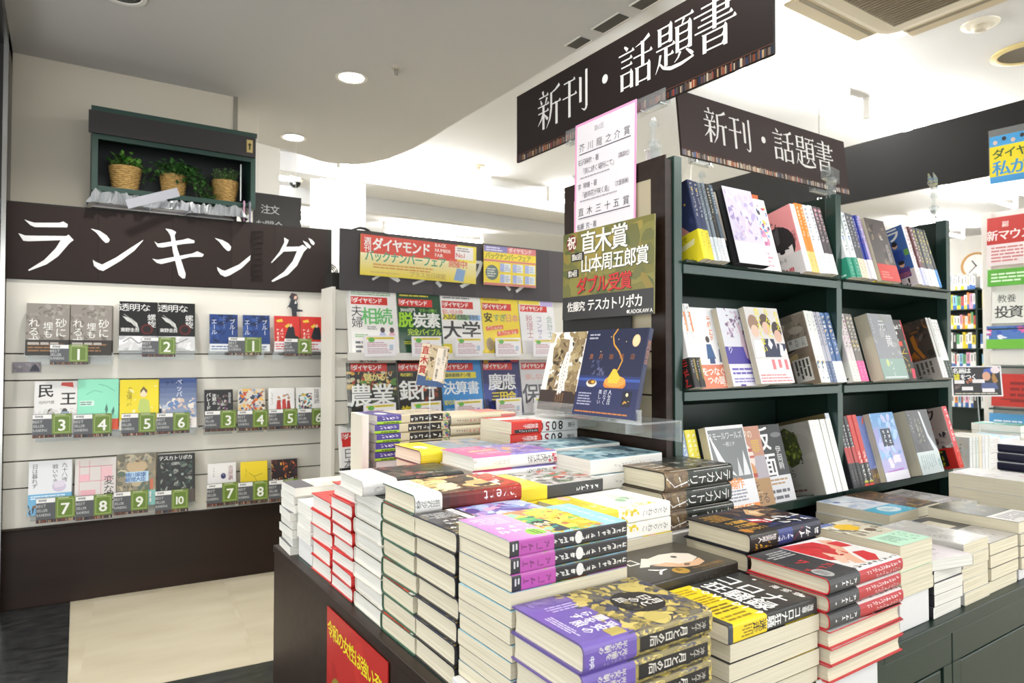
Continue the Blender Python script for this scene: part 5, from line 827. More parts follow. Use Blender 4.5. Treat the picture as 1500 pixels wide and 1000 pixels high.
book('ieyasu', 'novel with golden haired portrait and blue title box', 130, 194, 20, '8f8670', '8f8670', page=1, art=[('N', 0, 20, 100, 100, ['8f8670', 'a89a78', '6f6a58', 'b8a888', '5a6a5a', 'c4b89c'], 70, 16, 4), ('E', 50, 76, 26, 20, 'c0a884'), ('N', 20, 84, 84, 100, ['a8a490', '7a7460'], 14, 10, 4), ('R', 22, 46, 80, 66, 'b8d4e8'), ('T', 28, 60, 13, '徳川家康', '2a5a9a', 'b'), ('T', 28, 51, 13, '総理大臣', '2a5a9a', 'b'), ('T', 20, 38, 9, 'もしも', '2a2a2a', 'b'), ('R', 84, 30, 92, 50, 'c86a4a')], band=(56, '7fb8b0', [('D', 60, 10, 90, 90, 'e8ece8', 3, 'v')], []))
book('tescaf', 'black novel with dark green mask cover', 130, 188, 24, '1f211e', '1f211e', page=1, art=[('N', 8, 16, 92, 84, ['2a3a34', '3f5048', '6a7468', '1a1c1a', '8a8e84', '2f2a26'], 90, 10, 8), ('E', 34, 58, 9, 7, '0e100f'), ('E', 66, 58, 9, 7, '0e100f'), ('E', 34, 58, 4, 4, '8a9a90'), ('E', 66, 58, 4, 4, '8a9a90'), ('T', 10, 92, 13, 'テスカトリポカ', 'ebeae6', 'b', 0, .98), ('T', 40, 80, 8, '佐藤究', 'c8c8c4')], band=(50, '4f463c', [('T', 12, 60, 22, '直木賞', 'e8e4d8', 'B'), ('D', 6, 10, 90, 30, 'a89a84', 2)], []))
book('yoshi', 'small white pocket book with maroon title', 105, 150, 14, 'e9e6e3', 'e9e6e3', page=1, art=[('T', 80, 86, 18, '吉原裏', '8a2430', 'v'), ('E', 54, 66, 9, 11, '3a3a6a'), ('K', 54, 68, 8, 1, 'e9e6e3'), ('K', 20, 86, 9, 4, '7a7670', 'v'), ('D', 60, 20, 84, 44, '6a6660', 3, 'v')])
book('ye8', 'small yellow pocket book with sketched branch', 105, 150, 14, 'ecd02a', 'ecd02a', page=1, art=[('L', '4a4420', 1.2, [30, 70, 50, 60, 80, 66]), ('L', '4a4420', 1.2, [50, 60, 60, 44]), ('K', 20, 80, 8, 4, '8a7a1a', 'v'), ('R', 8, 24, 50, 40, 'e8e2cc'), ('D', 10, 26, 48, 38, '7a7460', 2)])
book('fire', 'small dark pocket book with fiery castle cover', 105, 150, 14, '2b2023', '2b2023', page=1, art=[('N', 0, 20, 100, 100, ['2b2023', '5a2e24', 'c0682a', 'e8a84a', '3a2a3a', '8a3a2a', '1c1618'], 90, 9, 12), ('T', 12, 40, 22, '剣', 'f2ece4', 'b'), ('T', 66, 44, 12, 'と城', 'f2ece4', 'b')])
rank(.044, .90, 'suna', 2, layers=2); rank(.329, .918, 'spiralface', 2)
rank(.640, .918, 'yell', 2, dt=.124); rank(.886, .918, 'redp', 2)
rank(.071, .62, 'tamioh'); rank(.201, .626, 'mintr'); rank(.334, .622, 'yelr'); rank(.466, .62, 'sky')
rank(.624, .616, 'b3'); rank(.748, .617, 'b4'); rank(.866, .617, 'b5'); rank(.976, .617, 'b6')
rank(.058, .336, 'k98'); rank(.196, .334, 'henna'); rank(.328, .335, 'ieyasu'); rank(.462, .332, 'tescaf')
rank(.639, .322, 'yoshi'); rank(.760, .32, 'ye8'); rank(.879, .32, 'fire')
for a in [(.118, .871, '1', .115, .072, 'under the grey brush title pair'), (.405, .899, '2', .113, .075, 'under the spiral novel pair'), (.707, .906, '1', .125, .072, 'under the small blue pair'), (.922, .903, '2', .11, .072, 'under the small red pair'),
          (.070, .612, '3', .116, .084, 'under the white novel with big characters'), (.192, .607, '4', .118, .084, 'under the mint green novel'), (.341, .604, '5', .113, .084, 'under the bright yellow novel'), (.457, .605, '6', .113, .08, 'under the blue sky novel'),
          (.624, .605, '3', .114, .082, 'under the robot pocket book'), (.744, .602, '4', .115, .082, 'under the collage pocket book'), (.864, .602, '5', .112, .082, 'under the red dressed trio'), (.98, .6, '6', .112, .082, 'under the colourful demon'),
          (.084, .312, '7', .116, .088, 'under the handwritten title novel'), (.202, .308, '8', .113, .088, 'under the floor plan novel'), (.32, .314, '9', .111, .085, 'under the portrait novel'), (.455, .304, '10', .113, .086, 'under the green mask novel'),
          (.634, .312, '7', .113, .088, 'under the white maroon-titled pocket book'), (.748, .308, '8', .113, .088, 'under the yellow pocket book'), (.866, .306, '9', .113, .088, 'under the fiery castle pocket book')]: ranktag(*a)
tag(panel('card', .084, .037, .001, '8a8288', [('N', 0, 0, 100, 100, ['8a8288', 'a49ca0', '7a7278'], 16, 14, 2), ('K', 10, 40, 10, 3, '4a4448', 'b'), ('P', '2a2c3a', [60, 10, 70, 60, 80, 80, 92, 50, 96, 10])], WF(0, .843, .003)), 'small grey strip card stuck on the slat wall at the far left', 'card')
mb = MB(); fg = lambda u, v, l: (u, v, l + .0012)
mb.add([(x * .0008, y * .001, z) for z in (0, .0012) for x, y in ((38, 0), (34, 42), (14, 50), (10, 38), (22, 56), (30, 78), (22, 92), (34, 104), (52, 98), (58, 76), (66, 64), (64, 40), (92, 36), (92, 30), (60, 28), (62, 0))], [tuple(range(16, 32)), tuple(range(16))[::-1]] + [(i, (i + 1) % 16, (i + 1) % 16 + 16, i + 16) for i in range(16)], lin('262a33'))
draw(mb, fg, .08, .104, [('P', '3a2226', [24, 90, 34, 104, 60, 99, 66, 84, 60, 70, 52, 80, 40, 92, 20, 84]), ('P', 'dbb39c', [44, 78, 60, 80, 62, 92, 48, 92]), ('P', 'e6e2de', [48, 60, 56, 76, 60, 60])])
tag(link('cutout_figure', mb.mesh('cutout_figure', M_INK), None, WF(.935, 1.063, .006)), 'paper cutout of a dark suited woman above the small red books', 'cutout')
# ---------------------------------------------------------------- magazines
def mag(key, desc, base, art, x, z, n=3, side='f2f0ec'):
    ops = [('R', 3, 79, 80, 91, 'd0302a'), ('T', 6, 87.5, 5, '週刊', 'f8f2ee', 'v'), ('T', 13, 85, 11, 'ダイヤモンド', 'f8f4f0', 'B', 0, .92)] + art
    book(key, desc, 206, 272, 4, base, side, page=1, art=ops)
    for i in range(n):
        put(key, frame((x - .004 * i, 2.60 + .0055 * i, z + .004), (1, 0, 0), (0, .17, 1)), desc + [', front copy', ', second copy behind', ', third copy behind'][i], cat='magazine')
    o = panel('price_card', .14, .086, .001, 'efe9ee', [('R', 3, 5, 97, 95, 'f5f2f4'), ('R', 8, 82, 94, 92, 'ecd94a'), ('E', 23, 80, 10, 7, '6fb858'), ('D', 36, 84, 90, 90, 'b8a030', 1), ('D', 10, 46, 76, 70, 'c88a98', 3), ('D', 10, 14, 90, 42, 'c8a0ac', 4), ('R', 78, 34, 90, 56, ['c0d0e0', 'f0c060', 'c0a8e0'][n % 3])], frame((x + .04, 2.571, z + .001), (1, 0, .02), (0, .04, 1)))
    tag(o, 'white price card before the ' + desc, 'card')
Z1, Z2 = .897, .622
mag('m_souzoku', 'white magazine with green inheritance headline', 'efece8', [('D', 4, 93, 90, 99, '7aa870', 2), ('T', 14, 68, 22, '夫婦', '3a3a3a', 'v'), ('T', 40, 61, 34, '相続', '6cc070', 'b', 0, .95), ('D', 34, 40, 60, 46, '8a8a8a', 2), ('E', 66, 40, 5, 6, '5a5054'), ('P', 'b8bcd8', [58, 18, 60, 36, 72, 36, 74, 18]), ('E', 86, 40, 5, 6, '5a4a44'), ('P', 'e0a8b8', [78, 18, 80, 36, 92, 36, 94, 18]), ('D', 8, 28, 40, 34, '8ac07a', 2), ('D', 8, 4, 26, 24, '6a6a70', 3)], .966, Z1)
mag('m_tanso', 'dark green decarbonisation magazine', '1e4a30', [('D', 6, 94, 90, 99, 'd8c84a', 1), ('T', 10, 73, 9, '3000兆円', 'f0f0e8', 'b', 0, .85), ('T', 52, 73, 8.5, 'マネーが動く', '8ac84a', 'b', 0, .85), ('T', 17, 57, 31, '脱', 'a4d83a', 'B'), ('T', 49, 57, 31, '炭素', 'f2f2ec', 'B'), ('T', 26, 38, 14, '完全バイブル', 'c0dc4a', 'b', 0, .92), ('N', 40, 0, 100, 20, ['3a7a3a', '8ac04a', '16381f'], 14, 12, 2), ('D', 10, 18, 60, 24, 'c8c83a', 2)], 1.175, Z1)
mag('m_daigaku', 'white magazine with huge black university headline', 'efedea', [('D', 6, 94, 90, 99, '8a8a8a', 1), ('T', 8, 73, 10, '狙い目お得', 'e08070', 'b'), ('R', 4, 60, 36, 69, 'ecdc3a'), ('R', 37, 60, 67, 69, '8ac48a'), ('R', 68, 60, 96, 69, '8ab0dc'), ('T', 9, 64.5, 12, '入試就職序列', '5a5a50', 'b', 0, 1.22), ('T', 25, 42, 40, '大学', '3a3838', 'b', 0, 1.15), ('R', 60, 0, 100, 10, 'e8d83a'), ('R', 0, 0, 20, 20, 'e8d83a')], 1.381, Z1)
mag('m_yasui', 'yellow magazine about cheap country', 'f3d83e', [('D', 6, 94, 60, 99, 'b89a20', 1), ('T', 16, 66, 21, '安', '3a3620', 'B'), ('T', 38, 66, 17, 'すぎ', '7a9a6a', 'b'), ('T', 70, 66, 18, '日本', 'e0988a', 'b'), ('P', 'e8785a', [8, 50, 54, 54, 54, 47, 8, 43]), ('P', 'e8785a', [36, 42, 94, 48, 94, 40, 36, 34]), ('K', 14, 48, 8, 5, 'f6eee0', 'b'), ('K', 42, 41, 8, 6, 'f6eee0', 'b'), ('E', 16, 20, 10, 15, 'b8a888'), ('P', '4a4a4c', [24, 4, 34, 4, 36, 20, 28, 26])], 1.588, Z1)
mag('m_zeiri', 'pale magazine naming three professions', 'efedee', [('R', 0, 92, 60, 99, 'ecd84a'), ('R', 62, 90, 98, 99, 'c0b0e0'), ('T', 26, 66, 18, '税理士', 'c08088', 'v'), ('T', 54, 66, 15, 'コンサル', '8a86b0', 'v'), ('T', 84, 66, 17, '会計士', '8fa89a', 'v'), ('P', '1a1a20', [28, 6, 36, 22, 40, 6])], 1.797, Z1)
mag('m_nougyou', 'magazine about profitable farming over a vegetable photo', '2a2a28', [('R', 0, 92, 100, 100, 'd8d0c8'), ('T', 26, 96, 9, '儲かる農業', '3a3028', 'b', 0, .85), ('N', 0, 50, 100, 79, ['d0a040', 'b84a2a', '5a8a3a', 'e0c070', '8a3a2a', 'c8c0a0'], 70, 8, 5), ('N', 0, 0, 100, 50, ['3a3a2c', '4a5a34', '2a2420', '5a4a3a'], 40, 14, 6), ('T', 38, 70, 15, '儲かる', 'ecdc8a', 'B'), ('T', 22, 42, 44, '農業', '1a1a18', 'B', 0, 1.05), ('T', 22, 42.6, 43, '農業', 'f2f2ee', 'b', 0, 1.07)], .966, Z2, 3)
mag('m_ginkou', 'black magazine about bank crisis with flames', '1f1d1c', [('D', 10, 94, 90, 99, 'c86a4a', 1), ('N', 20, 30, 90, 60, ['5a2a1c', 'c85a2a', '3a1a14', '8a3a20'], 30, 12, 3), ('T', 10, 73, 7, '地方銀行', 'e8d84a', 'b'), ('T', 24, 48, 40, '銀行', 'f2f2ee', 'b', 0, 1.05), ('T', 16, 16, 22, '複合', 'e8d43a', 'B'), ('T', 60, 16, 22, '危機', 'f0eee6', 'B')], 1.175, Z2, 2)
mag('m_kessan', 'bright blue magazine about financial statements', '3f8ed0', [('D', 10, 94, 90, 99, '1a3a6a', 1), ('R', 6, 66, 86, 76, 'ecdc3a'), ('T', 14, 71, 9, '最新鋭株チン理解'[:7], '2a3a5a', 'b'), ('T', 18, 50, 28, '決算書', 'f2f6f8', 'b', 0, 1.05), ('T', 10, 27, 13, '100本ノック!', 'ecdc3a', 'b', 0, .98), ('D', 6, 10, 60, 18, 'a8c8e8', 2)], 1.381, Z2, 2)
mag('m_keio', 'navy magazine with white headline and yellow subtitle', '272a66', [('D', 20, 94, 70, 99, 'd8b88a', 1), ('E', 12, 95, 7, 7, 'c8a03a'), ('R', 78, 92, 99, 100, 'c84a5a'), ('N', 0, 0, 100, 60, ['2f3a8a', '1c1e4c', '3a4a9a', '14142e'], 40, 20, 4), ('T', 32, 58, 36, '慶應', 'f2f2f4', 'b'), ('T', 30, 34, 20, '三田会', 'ecd43a', 'B', 0, 1.08)], 1.593, Z2, 3)
mag('m_hoken', 'pale grey insurance magazine', 'dddadc', [('D', 10, 94, 90, 99, 'c8b0b0', 1), ('T', 20, 66, 14, '損しない', 'e0a8a0', 'b'), ('T', 24, 36, 44, '保険', '55555a', 'b')], 1.803, Z2, 2)
mag('m_low', 'white magazine with black lettering on the lowest rack row', 'eceae8', [('T', 16, 60, 20, '日本', '4a4a4c', 'v'), ('R', 4, 70, 90, 80, 'd0302a'), ('T', 20, 24, 44, '王国', '1c1c1e', 'B')], .93, .345, 2)
for z, w in ((Z1, 'upper'), (Z2, 'middle'), (.345, 'lower')):
    o = tag(link('magazine_ledge', None, None, Matrix.Translation((.94, 2.58, z))), 'long clear ledge carrying the %s magazine row' % w, 'shelf')
    mb = MB(); mb.box(0, 0, -.003, 1.2, .07, 0); mb.box(0, -.003, -.012, 1.2, 0, .018); link('tray', mb.mesh('tray', M_WHITE if z == Z1 else M_ACR), o)
# ---------------------------------------------------------------- books on the sloping shelves
SN = ('upper', 'middle', 'lower')
def SM(a, s, n, spine): 
    z = SH[s]; P = (a, 1.0 - n * CT, z + n * ST + .0015)
    return frame(P, (0, -CT, ST), (0, ST, CT)) if spine else frame(P, (1, 0, 0), (0, ST, CT))
def sp(s, a, key, n=1, where='', ov=.03, gap=.0006):
    """n copies side by side, spines to the front"""
    d = DS[key]
    for i in range(n):
        lab = '%s%s, %s, %s shelf' % (d.desc, (', ' + ['first', 'second', 'third', 'fourth'][i] + ' copy') if n > 1 else '', where.split(',')[0].replace('at the ', ''), SN[s])
        put(d, SM(a + d.t + i * (d.t + gap), s, ov - d.w + RJ.uniform(-.002, .002), 1), lab, d.desc + ' row' if n > 1 else None)
    return a + n * (d.t + gap)
def fo(s, a, key, n=1, where='', ov=.03, slide=0):
    """n copies one behind the other, covers to the front"""
    d = DS[key]
    for i in range(n):
        put(d, SM(a + slide * i, s, ov - (i + 1) * (d.t + .0006), 0), '%s, %s, %s, %s shelf' % (d.desc, 'facing out' if i == 0 else ['', 'second', 'third'][i] + ' copy behind', where.split(',')[0], SN[s]))
def b_(k, desc, w, h, t, f, s=None, **kw): book(k, desc, w, h, t, f, s, **kw)
# upper shelf, left bay
b_('sama', 'navy novel with yellow band and drawn girl', 128, 188, 18, '2b3557', '27355c', art=[('N', 0, 30, 100, 90, ['2b3557', '35426a', '222b48'], 24, 14, 3), ('T', 20, 88, 13, '神さま', 'e9e6da', '', 0, .9), ('P', 'c88a84', [0, 30, 6, 54, 34, 62, 64, 52, 86, 34, 70, 30]), ('E', 16, 62, 16, 15, '3a2c2c'), ('P', 'dcb4a0', [30, 46, 44, 50, 48, 42, 36, 38]), ('E', 70, 82, 2, 2, 'd8b040'), ('E', 84, 72, 2, 2, 'd8b040')], sart=[('K', 50, 96, 50, 9, 'e9e6da', 'v'), ('E', 50, 88, 14, 14, 'd8b040')], band=(70, 'e2d22a', [('P', 'ebe6a8', [6, 40, 86, 58, 90, 76, 10, 56]), ('T', 10, 60, 10, 'いられるだけで', '3a3a1c', '', 12, 1), ('T', 10, 40, 10, 'だったよ', '3a3a1c', '', 12, 1), ('D', 8, 8, 90, 28, '6a6420', 2)], [('K', 50, 88, 40, 5, '6a6420', 'v')]))
def spd(k, desc, t, c, ink, band=None, bink='555', h=188, w=128, top=None, page=0, front=None, art=()):
    sa = [('K', 50, 93, 52, 9, ink, 'vb')]
    if top: sa.insert(0, ('N', 0, 50, 100, 100, top, 14, 34, len(desc)))
    b_(k, desc, w, h, t, front or c, c, page=page, art=list(art), sart=sa, band=(56, band, [('D', 10, 10, 90, 90, bink, 5)], [('K', 50, 86, 44, 6, bink, 'v')]) if band else None)
spd('t_pale', 'thin novel with pale blue and grey spine', 11, '7f8a94', '2c2c2c', 'dfe6ea', '3a6aa0', top=['b8c4cc', '4a4a44', 'd8dce0'])
spd('t_black', 'thin black spine novel', 13, '24241f', 'd8d4c0', 'e2e4e6', '4a8a9a', top=['5a5034', '1c1c1a', '8a7a50'])
spd('t_steel', 'thin steel blue spine novel', 13, '4f5e6c', 'd0d4d8', 'eceef0', '5aa0b0', top=['6a8aa8', '3a3a34', '8a8068'])
b_('lilac', 'white novel with lilac ink figures', 112, 190, 20, 'cfc8d8', 'd8d4dc', hard=1, board='161616', page=2, art=[('N', 4, 30, 96, 96, ['c4bad4', 'b0a2cc', 'dcd8e4', 'c8bed8', '988ab8'], 60, 13, 7), ('L', 'e0a0a8', 1, [10, 90, 30, 70]), ('L', 'e0a0a8', 1, [50, 40, 70, 60]), ('L', 'e0a0a8', 1, [20, 50, 44, 34]), ('R', 0, 0, 100, 28, 'eeecef')])
b_('cast', 'white novel with small colourful cast of figures', 130, 188, 12, 'eceaea', 'e4e2e2', art=[('N', 30, 50, 96, 92, ['4a6ac0', 'e0c040', 'd04a6a', 'e8d8d0', '8a5aa0', '5aa0c0', 'f0f0f0', '3a3a4a'], 60, 7, 5), ('N', 40, 34, 90, 60, ['d890b0', 'c070a0', 'f0e4e8', '5a9ad0'], 20, 10, 6), ('R', 0, 0, 100, 28, 'efe9ec'), ('D', 10, 4, 92, 26, 'd0a0b0', 4)])
b_('pink', 'pink novel with record player drawing and white band', 128, 182, 22, 'dc8f90', 'e6e2e4', art=[('E', 56, 48, 36, 40, '2a2728'), ('P', '4a4648', [50, 70, 62, 76, 60, 52, 52, 50]), ('P', 'd8d2ce', [28, 46, 60, 38, 84, 44, 84, 30, 58, 8, 40, 20]), ('L', '2a2728', 3, [34, 46, 76, 40]), ('E', 60, 38, 6, 4, '1c1a1a'), ('P', '6aa8c4', [76, 24, 90, 30, 84, 18])] + [('T', 8 + 13 * i, 80 - 1.8 * (i - 2) ** 2 + 4, 13, c, '3a2426', 'b') for i, c in enumerate('女のじかん')] + [('T', 92, 60, 8, '川野芽生'[:3], '5a3034', 'v')], sart=[('K', 50, 94, 44, 8, '7a9ad0', 'v')], band=(58, 'cfcac8', [('T', 8, 80, 9, '身体にまつわる', '3a3432'), ('T', 12, 56, 14, 'タブー、', '2a2624', 'b'), ('T', 8, 26, 18, 'とっぱれ!!!', 'b82a34', 'b', 0, .9)], [('K', 50, 80, 40, 5, '7a90b0', 'v')], 'e9e7e8'))
spd('t_orange', 'orange spine novel', 17, 'e8872a', 'f6ead8', 'ecc878', '8a5a2a')
spd('t_white', 'white spine novel', 19, 'e4e5e8', '5a5c60', 'e6e9f0', '7a90c0')
spd('t_rose', 'charcoal and rose spine novel', 19, '4a4448', 'd8c4c8', 'e8e4e6', 'b0a0a4', top=['c07a88', '3a3438', '6a5a60'])
# upper shelf, right bay
spd('u_teal', 'white spine novel with jade green band', 22, 'dfe4e4', '4a5a6a', '2f9478', 'cfe4da', top=['5a7ad0', 'e8ecec', 'a8b8d8'])
spd('u_grey', 'dark grey spine novel with cream band', 19, '53555a', 'c8c8cc', 'ddd3bc', '8a7a5a')
spd('u_blue', 'royal blue spine novel', 12, '2a3a98', 'dfe0f0', 'dcd8dc', '8a7a9a', top=['2a3a98', '1c2a78', 'b0303a'])
spd('u_violet', 'pale violet spine novel', 14, 'b8a8d0', '4a3a6a', 'efedf0', '9a8ab0', top=['c8b8dc', '8a70b8', 'e4dcec'])
b_('buddha', 'dark grey cover novel with vertical white title', 106, 188, 20, '5a5558', '4a4648', art=[('N', 0, 10, 100, 100, ['5a5558', '6a6468', '48444a', '7a7268'], 40, 16, 3), ('T', 50, 50, 20, '怖', 'e6e4e2', 'b'), ('K', 20, 70, 10, 5, 'c8c6c4', 'v')], band=(28, 'd0c43a', [('D', 6, 20, 90, 80, '5a5420', 2)], []))
b_('nebula', 'dark mottled cover novel with red band', 106, 188, 14, '57504e', '4a4442', art=[('N', 0, 20, 100, 100, ['57504e', '6a6058', '3e3a3a', '8a7a68'], 40, 14, 6), ('T', 60, 70, 14, '仏', 'e0dcd8', 'b'), ('D', 70, 30, 86, 60, 'a8a4a0', 2, 'v')], band=(50, 'c83a34', [('D', 10, 14, 60, 60, 'e08a80', 3)], []))
b_('lala', 'blue novel with drawn family and large white katakana', 128, 188, 24, '3f66a8', 'e4e2e2', art=[('T', 18, 74, 24, '中少年', '22304a', 'b', 0, .55), ('T', 74, 88, 32, 'ラ', 'ecebe6', 'B'), ('T', 22, 58, 30, 'モ', 'ecebe6', 'B'), ('T', 56, 58, 18, 'ー', 'ecebe6', 'B'), ('E', 72, 70, 6, 7, 'd8a888'), ('E', 72, 73, 6.5, 6, '2a2422'), ('P', '2c4a9a', [60, 62, 84, 62, 86, 44, 60, 42]), ('E', 46, 56, 6, 7, 'e0b090'), ('E', 46, 59, 6.5, 6, '33241e'), ('P', 'b07ab0', [34, 50, 58, 50, 58, 32, 34, 32]), ('E', 30, 40, 6, 7, 'e0b090'), ('P', 'c8402c', [18, 32, 42, 34, 44, 18, 18, 18]), ('E', 76, 38, 6, 7, 'e0b090'), ('E', 76, 41, 7, 5, '2a2422'), ('P', '5a3a7a', [64, 32, 90, 32, 90, 16, 62, 16]), ('P', '6aa050', [88, 50, 98, 50, 98, 60, 88, 60])], sart=[('K', 50, 94, 50, 5, 'c83a3a', 'vb'), ('K', 50, 60, 40, 5, 'c85a5a', 'vb')], band=(52, 'dcd0d0', [('P', 'b02a2c', [0, 0, 30, 0, 30, 70, 14, 96, 0, 80]), ('E', 20, 70, 9, 9, 'e0b090'), ('T', 46, 30, 22, 'なし!', '2a2426', 'B'), ('D', 34, 62, 94, 90, 'c06a6a', 3)], [('K', 50, 80, 36, 4, 'b05a5a', 'v')], 'e4dedf'))
spd('u_maroon', 'maroon spine novel', 22, '6a3f42', 'e0d8d8', 'cfd0ec', '6a6ab0', top=['6a3f42', 'b8b0b0', '4a3034'])
spd('u_char', 'charcoal spine novel with yellow dots', 22, '55575a', 'd8c84a', 'e4e4e8', '8a8a90')
spd('u_star', 'dark green starry spine novel with bright blue band', 14, '2c3838', 'd8d0a0', '3a8ad0', 'dfeaf4', top=['a03a40', '2c3838', 'c8b040'])
a = sp(0, 1.143, 'sama', 2, 'at the far left'); a = sp(0, a, 't_pale', 2, 'left bay'); a = sp(0, a, 't_black', 1, 'left bay'); a = sp(0, a, 't_steel', 1, 'left bay')
fo(0, 1.258, 'lilac', 1, 'left bay', .034); fo(0, 1.315, 'cast', 2, 'left bay', .012)
a = sp(0, 1.519, 'pink', 1, 'left bay'); a = sp(0, a + .001, 't_orange', 2, 'left bay'); a = sp(0, a, 't_white', 2, 'left bay'); a = sp(0, a, 't_rose', 2, 'left bay')
a = sp(0, 1.722, 'u_teal', 2, 'right bay'); a = sp(0, a, 'u_grey', 2, 'right bay'); a = sp(0, a, 'u_blue', 2, 'right bay'); a = sp(0, a, 'u_violet', 1, 'right bay')
fo(0, 1.848, 'buddha', 1, 'right bay', .012); fo(0, 1.868, 'nebula', 1, 'right bay', .03)
a = sp(0, 2.065, 'lala', 1, 'right bay', .034); a = sp(0, a, 'u_maroon', 2, 'right bay'); a = sp(0, a, 'u_char', 3, 'right bay'); a = sp(0, a, 'u_star', 1, 'right bay')
# middle shelf, left bay
book('m_wob', 'white spine novel with black band', 128, 188, 18, 'e2e0de', 'e6e4e2', sart=[('K', 50, 95, 50, 8, '4a4844', 'v'), ('R', 60, 66, 90, 90, 'e07a2a')], band=(66, '1d1a19', [('K', 60, 84, 22, 3, 'b02a28', 'vb'), ('K', 86, 84, 16, 4, 'b02a28', 'vb')], [('D', 60, 6, 94, 94, 'c0a84a', 2, 'v'), ('K', 30, 86, 30, 5, 'c8c8c8', 'v')]))
book('duo', 'white novel with two suited men and salmon band', 128, 188, 18, 'e6e6e8', 'e0e0e0', art=[('T', 84, 88, 14, 'かぞくの', 'e08a5a', 'vb'), ('K', 56, 88, 13, 4, 'e08a5a', 'vb'), ('E', 44, 60, 5, 6, '3a2a22'), ('P', '2f5a8c', [34, 36, 38, 54, 50, 54, 56, 36]), ('P', '2a4a78', [38, 30, 40, 38, 52, 38, 52, 30]), ('E', 74, 54, 5, 6, '6a5a50'), ('P', '6a7084', [64, 32, 68, 48, 82, 48, 84, 32]), ('E', 82, 34, 6, 6, 'e08a5a')], band=(54, 'dd8062', [('T', 20, 70, 15, 'をつなぐ', 'f4ece4', 'b'), ('T', 30, 34, 15, 'つの謎', 'f4ece4', 'b'), ('D', 60, 6, 96, 18, 'f0c8b0', 1)], []))
book('yoru', 'white novel with inverted dancer over purple band', 128, 184, 16, 'd9dae2', 'd0d0d8', art=[('N', 14, 62, 90, 100, ['a08aa8', 'c4b0c4', '8a7090', 'd8c8d8', '7a6080'], 70, 6, 3), ('P', 'c8b0bc', [44, 82, 54, 78, 58, 64, 66, 50, 62, 34, 82, 26, 92, 20, 88, 18, 70, 26, 54, 36, 46, 52, 50, 66]), ('R', 0, 28, 100, 50, '4a3f9a'), ('P', 'c4a8b8', [50, 52, 66, 52, 64, 38, 84, 24, 94, 20, 88, 18, 72, 26, 54, 36]), ('T', 14, 46, 15, 'り', 'e2e0ec'), ('T', 90, 47, 15, '夜に', 'e2e0ec', 'v')], band=(50, 'e4e2ea', [('D', 6, 50, 90, 88, '6a5ab8', 2), ('D', 6, 14, 80, 40, '8a80c8', 2), ('R', 20, 0, 34, 8, '4a3f9a')], []))
book('seifuku', 'novel with three uniformed youths and yellow vertical title', 128, 184, 14, 'd8d4d2', 'e0dedc', art=[('E', 18, 78, 15, 17, '9a7a64'), ('E', 18, 68, 11, 12, 'e0c0ac'), ('E', 52, 80, 15, 17, '5a4438'), ('E', 52, 72, 11, 13, 'dcb8a4'), ('E', 82, 70, 14, 17, '3a2a26'), ('E', 82, 62, 11, 12, 'd8b09c'), ('P', 'e8e8ec', [4, 34, 8, 56, 30, 56, 36, 34]), ('P', '232a48', [30, 34, 36, 58, 66, 58, 72, 34]), ('P', 'e8e8ec', [46, 50, 52, 60, 60, 50, 52, 44]), ('P', '232a48', [66, 34, 72, 52, 98, 52, 100, 34]), ('P', 'f0f0f2', [76, 36, 80, 52, 88, 50, 88, 36]), ('T', 90, 92, 13, 'おまえ', 'e8dc2a', 'vb'), ('T', 62, 94, 14, 'なんかに', 'e8dc2a', 'vb'), ('T', 34, 94, 14, '会いたくない', 'e8dc2a', 'vb')], band=(58, 'eceaec', [('D', 40, 50, 96, 98, 'd87a80', 3, 'v'), ('D', 4, 4, 96, 40, 'd88a8c', 3)], []))
book('natsu', 'brown novel with white paper slips and lighthouse', 130, 188, 22, '8a7a68', 'dfe0dc', art=[('G', 0, 30, 100, 100, '7a6a5a', 'a89a88'), ('N', 0, 66, 100, 100, ['a89a88', '8f8474', 'c0b4a4', '7c7468'], 24, 20, 3), ('R', 24, 56, 29, 78, 'd8d4ca'), ('P', '2c2622', [0, 50, 40, 50, 90, 58, 100, 70, 100, 40, 0, 42]), ('P', 'b8a070', [0, 0, 100, 0, 100, 44, 60, 46, 30, 38, 0, 40]), ('R', 50, 52, 92, 66, 'dedcd4'), ('T', 84, 62, 8, 'これ', '2a2826', 'v'), ('T', 70, 62, 8, 'ただ', '2a2826', 'v'), ('T', 56, 62, 8, '夏', '2a2826', 'v'), ('R', 50, 6, 88, 38, 'd9d6cc'), ('D', 53, 8, 86, 36, '4a4640', 4, 'v'), ('R', 10, 8, 40, 32, 'd2cec2'), ('D', 12, 10, 38, 30, '5a564e', 4, 'v')], sart=[('N', 0, 0, 100, 40, ['4a6a8a', 'c8a870', 'd8d8d4', '3a5a7a'], 14, 30, 3), ('K', 50, 94, 40, 5, '4a6a7a', 'v')])
spd('n_grey', 'lavender grey spine novel', 17, 'b0b0bc', '4a4a5a', '5a6a8a', 'd0d4e0'); spd('n_sky', 'blue sky spine novel with white band', 22, '4a6a9a', 'e8e4dc', 'e8e8e8', 'b8b8b8', top=['6a90c8', 'e0a850', '2a3a4a', 'c8d4e4'])
spd('p_pink', 'white and hot pink spine novel', 18, 'd8d0d0', '4a3a3a', 'dedcd4', '3a3a3a', top=['e070b0', 'd890b8', '8a7a40']); spd('p_gold', 'grey spine novel with yellow flecks and pink band', 20, '77726c', 'e0dcd4', 'e0609a', 'f0c8dc', top=['d8b83a', '77726c', '8a8680'])
